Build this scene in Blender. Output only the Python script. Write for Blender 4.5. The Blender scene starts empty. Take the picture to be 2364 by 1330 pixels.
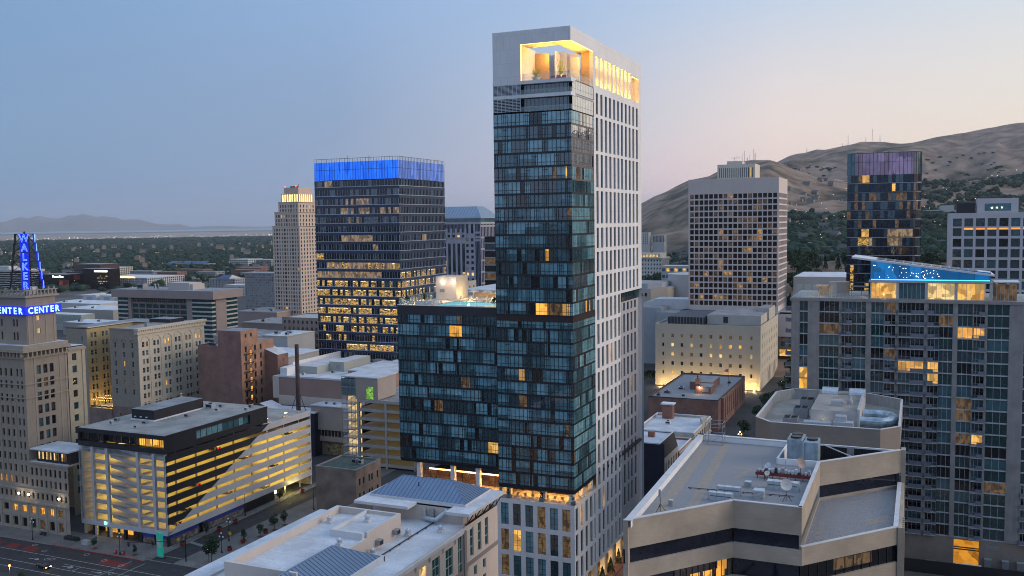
import bpy, bmesh, math, random
import numpy as np
from mathutils import Matrix, Vector, noise as mnoise
R = math.radians
S = bpy.context.scene
COL = S.collection
rng = random.Random(7)

# ---------------------------------------------------------------- camera
YAW, PITCH, ROLL, CAMH = 0.409967, 0.0706979, -0.0132956, 92.6
cd = bpy.data.cameras.new("camera")
cam = bpy.data.objects.new("camera", cd)
COL.objects.link(cam)
fw = Vector((-math.sin(YAW)*math.cos(PITCH), math.cos(YAW)*math.cos(PITCH), -math.sin(PITCH)))
rt0 = Vector((math.cos(YAW), math.sin(YAW), 0))
up0 = rt0.cross(fw)
rt = math.cos(ROLL)*rt0 + math.sin(ROLL)*up0
up = -math.sin(ROLL)*rt0 + math.cos(ROLL)*up0
cam.matrix_world = Matrix(((rt.x, up.x, -fw.x, 0), (rt.y, up.y, -fw.y, 0), (rt.z, up.z, -fw.z, CAMH), (0, 0, 0, 1)))
cd.sensor_width = 36.0
cd.lens = 36.0*2156.6/2364.0
cd.clip_start = 1.0
cd.clip_end = 120000.0
S.camera = cam

def lin(c):
    return tuple((v/255/12.92 if v/255 <= 0.04045 else ((v/255+0.055)/1.055)**2.4) for v in c)

# ---------------------------------------------------------------- world: dawn sky, glow in the north-east
SUN_AZ, SUN_EL = R(62), R(4)
world = bpy.data.worlds.new("World")
S.world = world
world.use_nodes = True
nt = world.node_tree
nt.nodes.clear()
N = nt.nodes.new
out = N('ShaderNodeOutputWorld'); bg = N('ShaderNodeBackground')
tc = N('ShaderNodeTexCoord'); nrm = N('ShaderNodeVectorMath'); nrm.operation = 'NORMALIZE'
nt.links.new(tc.outputs['Generated'], nrm.inputs[0])
flat = N('ShaderNodeVectorMath'); flat.operation = 'MULTIPLY'; flat.inputs[1].default_value = (1, 1, 0)
nt.links.new(nrm.outputs[0], flat.inputs[0])
fn = N('ShaderNodeVectorMath'); fn.operation = 'NORMALIZE'; nt.links.new(flat.outputs[0], fn.inputs[0])
dot = N('ShaderNodeVectorMath'); dot.operation = 'DOT_PRODUCT'
dot.inputs[1].default_value = (math.sin(SUN_AZ), math.cos(SUN_AZ), 0)
nt.links.new(fn.outputs[0], dot.inputs[0])
mp = N('ShaderNodeMapRange'); mp.inputs[1].default_value = -1; mp.inputs[2].default_value = 1
nt.links.new(dot.outputs['Value'], mp.inputs[0])
def ramp(stops, k=1.0):
    r = N('ShaderNodeValToRGB'); cr = r.color_ramp; cr.interpolation = 'B_SPLINE' if False else 'EASE'
    cr.interpolation = 'LINEAR'
    while len(cr.elements) > 1: cr.elements.remove(cr.elements[-1])
    for i, (c, rgb) in enumerate(stops):
        e = cr.elements[0] if i == 0 else cr.elements.new((c+1)/2)
        e.position = (c+1)/2
        e.color = tuple(v*k for v in lin(rgb)) + (1,)
    nt.links.new(mp.outputs[0], r.inputs[0])
    return r
rh = ramp([(-1, (146, 152, 176)), (-.7, (116, 138, 172)), (-.4, (90, 122, 158)), (-.15, (112, 134, 168)), (.08, (166, 160, 178)), (.26, (216, 184, 182)), (.55, (226, 196, 166)), (1, (255, 222, 176))])
rm = ramp([(-1, (138, 160, 194)), (-.7, (132, 158, 196)), (-.4, (104, 132, 166)), (-.1, (118, 138, 168)), (.12, (158, 164, 182)), (.35, (206, 192, 186)), (.6, (206, 197, 186)), (1, (250, 232, 205))])
rt_ = ramp([(-1, (168, 178, 206)), (-.6, (140, 160, 196)), (-.4, (106, 136, 172)), (-.1, (122, 150, 186)), (.12, (138, 163, 195)), (.35, (158, 178, 200)), (.6, (178, 190, 200)), (1, (222, 224, 220))])
zen = N('ShaderNodeRGB'); zen.outputs[0].default_value = lin((148, 176, 212)) + (1,)
sep = N('ShaderNodeSeparateXYZ'); nt.links.new(nrm.outputs[0], sep.inputs[0])
def mixel(a, b, e0, e1):
    m = N('ShaderNodeMapRange'); m.interpolation_type = 'SMOOTHSTEP'
    m.inputs[1].default_value = e0; m.inputs[2].default_value = e1
    nt.links.new(sep.outputs['Z'], m.inputs[0])
    x = N('ShaderNodeMix'); x.data_type = 'RGBA'
    nt.links.new(m.outputs[0], x.inputs[0]); nt.links.new(a, x.inputs[6]); nt.links.new(b, x.inputs[7])
    return x.outputs[2]
c1 = mixel(rh.outputs[0], rm.outputs[0], -0.02, 0.12)
c2 = mixel(c1, rt_.outputs[0], 0.08, 0.27)
c3 = mixel(c2, zen.outputs[0], 0.3, 0.95)
sky = N('ShaderNodeTexSky'); sky.sky_type = 'NISHITA'; sky.sun_disc = False
sky.sun_elevation = SUN_EL; sky.sun_rotation = SUN_AZ; sky.altitude = 1300; sky.dust_density = 2.5
sk = N('ShaderNodeVectorMath'); sk.operation = 'SCALE'; sk.inputs[3].default_value = 0.012
nt.links.new(sky.outputs[0], sk.inputs[0])
add = N('ShaderNodeVectorMath'); add.operation = 'ADD'
nt.links.new(c3, add.inputs[0]); nt.links.new(sk.outputs[0], add.inputs[1])
nt.links.new(add.outputs[0], bg.inputs['Color']); bg.inputs['Strength'].default_value = 1.0
nt.links.new(bg.outputs[0], out.inputs[0])

sl = bpy.data.lights.new("sun", 'SUN'); sl.energy = 1.5; sl.angle = R(35); sl.color = (1.0, .82, .72)
so = bpy.data.objects.new("sun", sl); COL.objects.link(so)
sd = Vector((math.sin(R(72))*math.cos(R(14)), math.cos(R(72))*math.cos(R(14)), math.sin(R(14))))
so.rotation_euler = sd.to_track_quat('Z', 'Y').to_euler()
S.view_settings.view_transform = 'Standard'
S.view_settings.look = 'None'
S.view_settings.exposure = 0.5
S.view_settings.gamma = 1.0
S.cycles.max_bounces = 6
S.cycles.diffuse_bounces = 2
S.cycles.glossy_bounces = 3
S.cycles.transmission_bounces = 4
S.cycles.volume_bounces = 0
S.cycles.sample_clamp_indirect = 4.0
S.cycles.use_denoising = True
S.cycles.filter_width = 1.0

# ---------------------------------------------------------------- materials
MATS = {}
def mat(name, col, rough=.75, metal=0., var=0., vscale=1., bump=0., spec=None, emis=None, ior=None, streak=0., srgb=False, coat=0.):
    """principled material; var = dirt variation of the base colour, streak = vertical weathering"""
    if name in MATS: return MATS[name]
    m = bpy.data.materials.new(name); m.use_nodes = True
    t = m.node_tree; b = t.nodes['Principled BSDF']
    c = lin(col) if srgb else col
    b.inputs['Base Color'].default_value = tuple(c) + (1,)
    b.inputs['Roughness'].default_value = rough
    b.inputs['Metallic'].default_value = metal
    if spec is not None: b.inputs['Specular IOR Level'].default_value = spec
    if ior: b.inputs['IOR'].default_value = ior
    if coat: b.inputs['Coat Weight'].default_value = coat; b.inputs['Coat Roughness'].default_value = .03; b.inputs['Coat IOR'].default_value = 1.7
    if emis:
        b.inputs['Emission Color'].default_value = tuple(emis[0]) + (1,)
        b.inputs['Emission Strength'].default_value = emis[1]
    if var or bump or streak:
        g = t.nodes.new('ShaderNodeNewGeometry')
        n1 = t.nodes.new('ShaderNodeTexNoise'); n1.inputs['Scale'].default_value = vscale; n1.inputs['Detail'].default_value = 5
        t.links.new(g.outputs['Position'], n1.inputs['Vector'])
        val = n1.outputs['Fac']
        if streak:
            vm = t.nodes.new('ShaderNodeVectorMath'); vm.operation = 'MULTIPLY'; vm.inputs[1].default_value = (1.3, 1.3, .06)
            t.links.new(g.outputs['Position'], vm.inputs[0])
            n2 = t.nodes.new('ShaderNodeTexNoise'); n2.inputs['Scale'].default_value = 1.0; n2.inputs['Detail'].default_value = 4
            t.links.new(vm.outputs[0], n2.inputs['Vector'])
            mm = t.nodes.new('ShaderNodeMath'); mm.operation = 'MULTIPLY_ADD'; mm.inputs[1].default_value = streak; mm.inputs[2].default_value = 0
            t.links.new(n2.outputs['Fac'], mm.inputs[0])
            m2 = t.nodes.new('ShaderNodeMath'); m2.operation = 'MULTIPLY_ADD'; m2.inputs[1].default_value = 1-streak
            t.links.new(n1.outputs['Fac'], m2.inputs[0]); t.links.new(mm.outputs[0], m2.inputs[2]); val = m2.outputs[0]
        if var:
            mr = t.nodes.new('ShaderNodeMapRange'); mr.inputs[1].default_value = .3; mr.inputs[2].default_value = .7
            mr.inputs[3].default_value = 1-var; mr.inputs[4].default_value = 1+var
            t.links.new(val, mr.inputs[0])
            sc = t.nodes.new('ShaderNodeVectorMath'); sc.operation = 'SCALE'; sc.inputs[0].default_value = c
            t.links.new(mr.outputs[0], sc.inputs[3]); t.links.new(sc.outputs[0], b.inputs['Base Color'])
        if bump:
            bp = t.nodes.new('ShaderNodeBump'); bp.inputs['Strength'].default_value = bump; bp.inputs['Distance'].default_value = .05
            n3 = t.nodes.new('ShaderNodeTexNoise'); n3.inputs['Scale'].default_value = vscale*6; n3.inputs['Detail'].default_value = 4
            t.links.new(g.outputs['Position'], n3.inputs['Vector'])
            t.links.new(n3.outputs['Fac'], bp.inputs['Height']); t.links.new(bp.outputs[0], b.inputs['Normal'])
    MATS[name] = m
    return m

def brick(name, c1, c2, mortar, scale=1., bw=.6, bh=.2, msize=.012, var=.25, rough=.85):
    if name in MATS: return MATS[name]
    m = bpy.data.materials.new(name); m.use_nodes = True
    t = m.node_tree; b = t.nodes['Principled BSDF']; b.inputs['Roughness'].default_value = rough
    g = t.nodes.new('ShaderNodeNewGeometry'); s = t.nodes.new('ShaderNodeSeparateXYZ'); t.links.new(g.outputs['Position'], s.inputs[0])
    a = t.nodes.new('ShaderNodeMath'); a.operation = 'ADD'; t.links.new(s.outputs[0], a.inputs[0]); t.links.new(s.outputs[1], a.inputs[1])
    cb = t.nodes.new('ShaderNodeCombineXYZ'); t.links.new(a.outputs[0], cb.inputs[0]); t.links.new(s.outputs[2], cb.inputs[1])
    br = t.nodes.new('ShaderNodeTexBrick'); t.links.new(cb.outputs[0], br.inputs['Vector'])
    br.inputs['Scale'].default_value = scale; br.inputs['Brick Width'].default_value = bw; br.inputs['Row Height'].default_value = bh
    br.inputs['Mortar Size'].default_value = msize
    br.inputs['Color1'].default_value = tuple(c1)+(1,); br.inputs['Color2'].default_value = tuple(c2)+(1,); br.inputs['Mortar'].default_value = tuple(mortar)+(1,)
    n1 = t.nodes.new('ShaderNodeTexNoise'); n1.inputs['Scale'].default_value = .25; n1.inputs['Detail'].default_value = 6; t.links.new(g.outputs['Position'], n1.inputs['Vector'])
    mr = t.nodes.new('ShaderNodeMapRange'); mr.inputs[1].default_value = .3; mr.inputs[2].default_value = .7; mr.inputs[3].default_value = 1-var; mr.inputs[4].default_value = 1+var
    t.links.new(n1.outputs['Fac'], mr.inputs[0])
    sc = t.nodes.new('ShaderNodeVectorMath'); sc.operation = 'SCALE'; t.links.new(br.outputs['Color'], sc.inputs[0]); t.links.new(mr.outputs[0], sc.inputs[3])
    t.links.new(sc.outputs[0], b.inputs['Base Color'])
    MATS[name] = m
    return m

def seamed(name, c, bw, bl, dark, var, rough=.75):
    """flat roofing laid in sheets: lapped seams, ponding stains, patches"""
    if name in MATS: return MATS[name]
    m = bpy.data.materials.new(name); m.use_nodes = True
    t = m.node_tree; b = t.nodes['Principled BSDF']; b.inputs['Roughness'].default_value = rough
    g = t.nodes.new('ShaderNodeNewGeometry'); br = t.nodes.new('ShaderNodeTexBrick'); t.links.new(g.outputs['Position'], br.inputs['Vector'])
    br.inputs['Scale'].default_value = 1; br.inputs['Brick Width'].default_value = bl; br.inputs['Row Height'].default_value = bw; br.inputs['Mortar Size'].default_value = .035
    br.inputs['Color1'].default_value = tuple(c)+(1,); br.inputs['Color2'].default_value = tuple(v*.93 for v in c)+(1,); br.inputs['Mortar'].default_value = tuple(v*(1-dark*3) for v in c)+(1,)
    n1 = t.nodes.new('ShaderNodeTexNoise'); n1.inputs['Scale'].default_value = .16; n1.inputs['Detail'].default_value = 7; n1.inputs['Roughness'].default_value = .6; t.links.new(g.outputs['Position'], n1.inputs['Vector'])
    n2 = t.nodes.new('ShaderNodeTexNoise'); n2.inputs['Scale'].default_value = 2.2; n2.inputs['Detail'].default_value = 4; t.links.new(g.outputs['Position'], n2.inputs['Vector'])
    mr = t.nodes.new('ShaderNodeMapRange'); mr.inputs[1].default_value = .38; mr.inputs[2].default_value = .62; mr.inputs[3].default_value = 1-var; mr.inputs[4].default_value = 1.06
    t.links.new(n1.outputs['Fac'], mr.inputs[0])
    m2 = t.nodes.new('ShaderNodeMapRange'); m2.inputs[1].default_value = .3; m2.inputs[2].default_value = .7; m2.inputs[3].default_value = .9; m2.inputs[4].default_value = 1.06
    t.links.new(n2.outputs['Fac'], m2.inputs[0]); mu = t.nodes.new('ShaderNodeMath'); mu.operation = 'MULTIPLY'; t.links.new(mr.outputs[0], mu.inputs[0]); t.links.new(m2.outputs[0], mu.inputs[1])
    sc = t.nodes.new('ShaderNodeVectorMath'); sc.operation = 'SCALE'; t.links.new(br.outputs['Color'], sc.inputs[0]); t.links.new(mu.outputs[0], sc.inputs[3])
    t.links.new(sc.outputs[0], b.inputs['Base Color']); MATS[name] = m
    return m

def litmat(name, c1, c2, strength, scale=(1.2, 1.2, 1.6), lo=.25):
    """a lit interior seen through a pane: emission broken up by furniture-sized noise"""
    if name in MATS: return MATS[name]
    m = bpy.data.materials.new(name); m.use_nodes = True
    t = m.node_tree; b = t.nodes['Principled BSDF']
    b.inputs['Base Color'].default_value = (.03, .03, .035, 1); b.inputs['Roughness'].default_value = .08
    g = t.nodes.new('ShaderNodeNewGeometry'); v = t.nodes.new('ShaderNodeVectorMath'); v.operation = 'MULTIPLY'; v.inputs[1].default_value = scale
    t.links.new(g.outputs['Position'], v.inputs[0])
    vo = t.nodes.new('ShaderNodeTexVoronoi'); vo.distance = 'CHEBYCHEV'; t.links.new(v.outputs[0], vo.inputs['Vector']); vo.inputs['Scale'].default_value = 1
    n1 = t.nodes.new('ShaderNodeTexNoise'); n1.inputs['Scale'].default_value = 1.5; n1.inputs['Detail'].default_value = 4; t.links.new(v.outputs[0], n1.inputs['Vector'])
    s = t.nodes.new('ShaderNodeSeparateColor'); t.links.new(vo.outputs['Color'], s.inputs[0])
    mu = t.nodes.new('ShaderNodeMath'); mu.operation = 'MULTIPLY'; t.links.new(s.outputs[0], mu.inputs[0]); t.links.new(n1.outputs['Fac'], mu.inputs[1])
    mr = t.nodes.new('ShaderNodeMapRange'); mr.inputs[1].default_value = .08; mr.inputs[2].default_value = .42; mr.inputs[3].default_value = strength*lo; mr.inputs[4].default_value = strength*1.25
    t.links.new(mu.outputs[0], mr.inputs[0])
    mx = t.nodes.new('ShaderNodeMix'); mx.data_type = 'RGBA'; t.links.new(s.outputs[1], mx.inputs[0])
    mx.inputs[6].default_value = tuple(c1)+(1,); mx.inputs[7].default_value = tuple(c2)+(1,)
    t.links.new(mx.outputs[2], b.inputs['Emission Color']); t.links.new(mr.outputs[0], b.inputs['Emission Strength'])
    MATS[name] = m
    return m

def glassmat(name, col, rough=.05, ior=1.9, var=.3, vscale=.5, wobble=.012):
    """coated dark glazing: sky and city reflect in it, slightly uneven from pane to pane"""
    if name in MATS: return MATS[name]
    m = mat(name, col, rough, 0, var, vscale, ior=ior)
    t = m.node_tree; b = t.nodes['Principled BSDF']
    g = t.nodes.new('ShaderNodeNewGeometry')
    n3 = t.nodes.new('ShaderNodeTexNoise'); n3.inputs['Scale'].default_value = .9; n3.inputs['Detail'].default_value = 1
    t.links.new(g.outputs['Position'], n3.inputs['Vector'])
    bp = t.nodes.new('ShaderNodeBump'); bp.inputs['Strength'].default_value = 1; bp.inputs['Distance'].default_value = wobble
    t.links.new(n3.outputs['Fac'], bp.inputs['Height']); t.links.new(bp.outputs[0], b.inputs['Normal'])
    return m

WARM, AMBER, PALE = (1, .62, .22), (1, .45, .08), (1, .83, .5)
G_dark = glassmat('glass_dark', (.018, .048, .062), ior=2.1)
G_deep = glassmat('glass_deep', (.004, .006, .009), ior=1.7)
G_mid = glassmat('glass_mid', (.045, .12, .145))
G_blind = glassmat('glass_blind', (.12, .275, .33), rough=.08)
G_blind2 = glassmat('glass_blind_pale', (.18, .36, .42), rough=.1)
G_brown = glassmat('glass_brown', (.035, .022, .018))
G_green = glassmat('glass_green', (.01, .07, .06), ior=1.7)
G_curtain = mat('window_curtain', (.22, .2, .17), .6, var=.3, vscale=2)
L_warm = litmat('lit_warm', (1, .6, .16), AMBER, .6, (.55, .55, .5), lo=.5)
L_pale = litmat('lit_pale', (1, .74, .34), (1, .62, .2), .6, (.55, .55, .6), lo=.5)
L_dim = litmat('lit_dim', (1, .62, .25), (.9, .5, .18), .08, (1.3, 1.3, .8), lo=.35)
L_amber = litmat('lit_amber', (1, .5, .08), (1, .38, .04), .75, (.6, .6, .4), lo=.5)
L_office = litmat('lit_office', (1, .72, .2), (1, .48, .06), .42, (1.5, 1.5, 2.2), lo=.03)
L_office2 = litmat('lit_office_tan', (1, .7, .4), (.8, .5, .25), .22, (1.1, 1.1, .5), lo=.3)
M_bulb = mat('bulb_white', (1, 1, 1), emis=((1, .85, .6), 14))
M_tube = mat('office_tube_light', (1, 1, 1), emis=((1, .8, .42), 1.6))
M_bulbw = mat('bulb_amber', (1, .8, .5), emis=((1, .55, .15), 10))
M_black = mat('black_metal', (.012, .013, .016), .45)
M_dark = mat('dark_panel', (.022, .022, .03), .5, var=.2, vscale=.6)
M_grey = mat('grey_metal', (.3, .31, .33), .45, .4, var=.15, vscale=2)
M_lgrey = mat('galvanised', (.5, .54, .58), .4, .5, var=.15, vscale=2)
M_white = mat('white_paint', (.72, .72, .73), .6, var=.06, vscale=.4)
M_membrane = seamed('roof_membrane', (.62, .64, .68), 3.0, 12.0, .08, .2)
M_roofgrey = seamed('roof_grey', (.3, .3, .31), 1.0, 9.0, .12, .3)
M_gravel = mat('roof_gravel', (.25, .25, .265), .95, var=.4, vscale=7, bump=.8)
M_rooftan = seamed('roof_tan', (.36, .34, .31), 2.0, 9.0, .12, .28)
M_concrete = mat('concrete', (.33, .33, .33), .85, var=.2, vscale=.5, streak=.5, bump=.1)

# ---------------------------------------------------------------- mesh toolkit
class MB:
    def __init__(s): s.v = []; s.f = []; s.m = []; s.mats = []
    def mi(s, m):
        if m not in s.mats: s.mats.append(m)
        return s.mats.index(m)
    def face(s, pts, m):
        n = len(s.v); s.v += [tuple(p) for p in pts]; s.f.append(tuple(range(n, n+len(pts)))); s.m.append(s.mi(m))
    def box(s, x0, x1, y0, y1, z0, z1, m, top=None, bottom=True):
        n = len(s.v); k = s.mi(m); kt = s.mi(top) if top else k
        s.v += [(x0, y0, z0), (x1, y0, z0), (x1, y1, z0), (x0, y1, z0), (x0, y0, z1), (x1, y0, z1), (x1, y1, z1), (x0, y1, z1)]
        fs = [(0, 1, 5, 4), (1, 2, 6, 5), (2, 3, 7, 6), (3, 0, 4, 7)]
        for f in fs: s.f.append(tuple(n+i for i in f)); s.m.append(k)
        s.f.append((n+4, n+5, n+6, n+7)); s.m.append(kt)
        if bottom: s.f.append((n+3, n+2, n+1, n)); s.m.append(k)
    def prism(s, poly, z0, z1, m, top=None, bottom=False):
        n = len(s.v); c = len(poly)
        s.v += [(p[0], p[1], z0) for p in poly] + [(p[0], p[1], z1) for p in poly]
        for i in range(c):
            j = (i+1) % c; s.f.append((n+i, n+j, n+c+j, n+c+i)); s.m.append(s.mi(m))
        s.f.append(tuple(n+c+i for i in range(c))); s.m.append(s.mi(top or m))
        if bottom: s.f.append(tuple(n+c-1-i for i in range(c))); s.m.append(s.mi(m))
    def cyl(s, x, y, z0, z1, r, m, n=10, r2=None, cap=True):
        r2 = r if r2 is None else r2; b = len(s.v); k = s.mi(m)
        for z, q in ((z0, r), (z1, r2)):
            s.v += [(x+q*math.cos(2*math.pi*i/n), y+q*math.sin(2*math.pi*i/n), z) for i in range(n)]
        for i in range(n):
            j = (i+1) % n; s.f.append((b+i, b+j, b+n+j, b+n+i)); s.m.append(k)
        if cap:
            s.f.append(tuple(b+n+i for i in range(n))); s.m.append(k)
            s.f.append(tuple(b+n-1-i for i in range(n))); s.m.append(k)
    def tube(s, p, q, r, m, n=6, r2=None):
        p = Vector(p); q = Vector(q); d = (q-p)
        if d.length < 1e-6: return
        a = d.normalized(); u = a.orthogonal().normalized(); w = a.cross(u); b = len(s.v); k = s.mi(m); r2 = r if r2 is None else r2
        for c, rr in ((p, r), (q, r2)):
            for i in range(n):
                t = 2*math.pi*i/n; s.v.append(tuple(c + rr*(math.cos(t)*u + math.sin(t)*w)))
        for i in range(n):
            j = (i+1) % n; s.f.append((b+i, b+j, b+n+j, b+n+i)); s.m.append(k)
        s.f.append(tuple(b+n+i for i in range(n))); s.m.append(k); s.f.append(tuple(b+n-1-i for i in range(n))); s.m.append(k)
    def ball(s, x, y, z, r, m, n=8, sz=1.):
        b = len(s.v); k = s.mi(m); h = n//2
        for i in range(1, h):
            t = math.pi*i/h
            for j in range(n):
                a = 2*math.pi*j/n; s.v.append((x+r*math.sin(t)*math.cos(a), y+r*math.sin(t)*math.sin(a), z+r*sz*math.cos(t)))
        s.v += [(x, y, z+r*sz), (x, y, z-r*sz)]; T_ = len(s.v)-2; B_ = T_+1
        for i in range(h-2):
            for j in range(n):
                j2 = (j+1) % n; s.f.append((b+i*n+j, b+(i+1)*n+j, b+(i+1)*n+j2, b+i*n+j2)); s.m.append(k)
        for j in range(n):
            j2 = (j+1) % n; s.f.append((T_, b+j, b+j2)); s.m.append(k); s.f.append((B_, b+(h-2)*n+j2, b+(h-2)*n+j)); s.m.append(k)
    def fbox(s, F, u0, u1, z0, z1, d0, d1, m):
        """box in a face frame: u along the wall, d into the wall (negative = proud of it)"""
        P = [fp(F, u, z, d) for z in (z0, z1) for u, d in ((u0, d0), (u1, d0), (u1, d1), (u0, d1))]
        n = len(s.v); s.v += P; k = s.mi(m)
        for f in ((0, 1, 5, 4), (1, 2, 6, 5), (2, 3, 7, 6), (3, 0, 4, 7), (4, 5, 6, 7), (3, 2, 1, 0)):
            s.f.append(tuple(n+i for i in f)); s.m.append(k)
    def fquad(s, F, u0, u1, z0, z1, d, m):
        s.face([fp(F, u0, z0, d), fp(F, u1, z0, d), fp(F, u1, z1, d), fp(F, u0, z1, d)], m)
    def mesh(s, name, off=(0, 0, 0)):
        me = bpy.data.meshes.new(name)
        ox, oy, oz = off
        me.from_pydata([(a-ox, b-oy, c-oz) for a, b, c in s.v], [], s.f)
        for m in s.mats: me.materials.append(m)
        me.polygons.foreach_set('material_index', s.m)
        me.update()
        return me
    def build(s, name, parent=None, label=None, kind=None, loc=None, under=None):
        if not s.f: return None
        off = parent['_o'] if parent is not None else (loc or (0, 0, 0))
        o = bpy.data.objects.new(name, s.mesh(name, off)); COL.objects.link(o)
        if under is not None: o.parent = under
        elif parent is not None: o.parent = parent.id
        else: o.location = off
        if label: o['label'] = label
        if kind: o['kind'] = kind
        return o

def fp(F, u, z, d=0.):
    ox, oy, r = F; c, s = math.cos(r), math.sin(r)
    return (ox+u*c-d*s, oy+u*s+d*c, z)

class Thing:
    def __init__(s, name, label, cat, x, y, z=0, group=None, sub=None):
        o = bpy.data.objects.new(name, None); COL.objects.link(o); o.empty_display_size = .5
        s.id = o; s.o = (x, y, z); o.location = s.o
        if sub is not None: o.parent = sub.id; o.location = (x-sub.o[0], y-sub.o[1], z-sub.o[2])
        else:
            o['label'] = label; o['category'] = cat
            if group: o['group'] = group
        s.wins = []
    def __getitem__(s, k): return s.o
    def window(s, F, u, z, w, h, d, me, kind='window'):
        s.wins.append((fp(F, u, z, d), F[2], me, kind))
    def finish(s, cap=100):
        """nearest hundred of each kind of opening as parts of their own, the rest as one part"""
        kinds = {}
        for w in s.wins: kinds.setdefault(w[3], []).append(w)
        for kd, ws in kinds.items():
            ws.sort(key=lambda w: w[0][0]**2 + w[0][1]**2 + (w[0][2]-CAMH)**2)
            for p, r, me, _ in ws[:cap]:
                o = bpy.data.objects.new(kd, me); COL.objects.link(o); o.parent = s.id
                o.location = (p[0]-s.o[0], p[1]-s.o[1], p[2]-s.o[2]); o.rotation_euler = (0, 0, r)
            if ws[cap:]:
                mb = MB()
                for p, r, me, _ in ws[cap:]:
                    c, sn = math.cos(r), math.sin(r); n = len(mb.v)
                    mb.v += [(p[0]+v.co.x*c-v.co.y*sn, p[1]+v.co.x*sn+v.co.y*c, p[2]+v.co.z) for v in me.vertices]
                    for q in me.polygons:
                        mb.f.append(tuple(n+i for i in q.vertices)); mb.m.append(mb.mi(me.materials[q.material_index]))
                mb.build('distant_' + kd, s, kind='stuff')
        s.wins = []

def tag(o, label, cat, group=None, kind=None):
    if label: o['label'] = label
    if cat: o['category'] = cat
    if group: o['group'] = group
    if kind: o['kind'] = kind
    return o

WM = {}
def wmesh(w, h, glass, frame=M_black, nv=1, nh=1, t=.07, sill=None):
    """one window: pane and frame, origin at the middle of its foot, outside = -y"""
    key = (round(w, 2), round(h, 2), glass.name, frame.name, nv, nh, t, sill.name if sill else None)
    if key in WM: return WM[key]
    mb = MB(); F = (0, 0, 0)
    mb.fquad(F, -w/2, w/2, 0, h, .05, glass)
    for i in range(nv+1):
        u = -w/2 + w*i/nv; a = max(u-t/2, -w/2); b = min(u+t/2, w/2); mb.fbox(F, a, b, 0, h, -.01, .05, frame)
    for j in range(nh+1):
        z = h*j/nh; a = max(z-t/2, 0); b = min(z+t/2, h); mb.fbox(F, -w/2+t/2, w/2-t/2, a, b, -.004, .05, frame)
    if sill: mb.fbox(F, -w/2-.1, w/2+.1, -.16, -.003, -.22, .06, sill)
    WM[key] = mb.mesh('window'); return WM[key]

def wall(mb, F, u0, u1, z0, z1, holes, m, depth=.3, mr=None):
    """wall face with real openings (u0,u1,z0,z1) and their reveals"""
    mr = mr or m
    us = sorted({u0, u1} | {a for h in holes for a in h[:2] if u0 < a < u1})
    zs = sorted({z0, z1} | {a for h in holes for a in h[2:4] if z0 < a < z1})
    for j in range(len(zs)-1):
        zc = (zs[j]+zs[j+1])/2; row = [h for h in holes if h[2] < zc < h[3]]; st = None
        for i in range(len(us)-1):
            uc = (us[i]+us[i+1])/2; hole = any(h[0] < uc < h[1] for h in row)
            if hole:
                if st is not None: mb.fquad(F, st, us[i], zs[j], zs[j+1], 0, m); st = None
            elif st is None: st = us[i]
        if st is not None: mb.fquad(F, st, u1, zs[j], zs[j+1], 0, m)
    for a, b, c, d in [h[:4] for h in holes]:
        if a > u0+.01: mb.face([fp(F, a, c), fp(F, a, c, depth), fp(F, a, d, depth), fp(F, a, d)], mr)
        if b < u1-.01: mb.face([fp(F, b, c, depth), fp(F, b, c), fp(F, b, d), fp(F, b, d, depth)], mr)
        mb.face([fp(F, a, c), fp(F, b, c), fp(F, b, c, depth), fp(F, a, c, depth)], mr)
        mb.face([fp(F, a, d, depth), fp(F, b, d, depth), fp(F, b, d), fp(F, a, d)], mr)

def pick(d, r=None):
    r = r or rng
    t = r.random()*sum(d.values())
    for k, v in d.items():
        t -= v
        if t <= 0: return k
    return k

def facade(T, mb, F, u0, u1, z0, z1, cols, rows, wmat, glass, frame=M_black, nv=1, nh=1, depth=.3, lit=None, sill=None, kind='window', t=.07):
    """cols = [(u_centre, width)], rows = [(z_foot, height)]; glass = {material: weight}; lit = {(col,row): material}"""
    holes = []
    for j, (z, h) in enumerate(rows):
        for i, (u, w) in enumerate(cols):
            holes.append((u-w/2, u+w/2, z, z+h))
            g = (lit or {}).get((i, j)) or pick(glass)
            T.window(F, u, z, w, h, depth-.06, wmesh(w, h, g, frame, nv, nh, t, sill), kind)
    wall(mb, F, u0, u1, z0, z1, holes, wmat, depth)

def even(u0, u1, n, w, margin=0.):
    s = (u1-u0-2*margin)/n
    return [(u0+margin+s*(i+.5), w) for i in range(n)]

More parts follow.
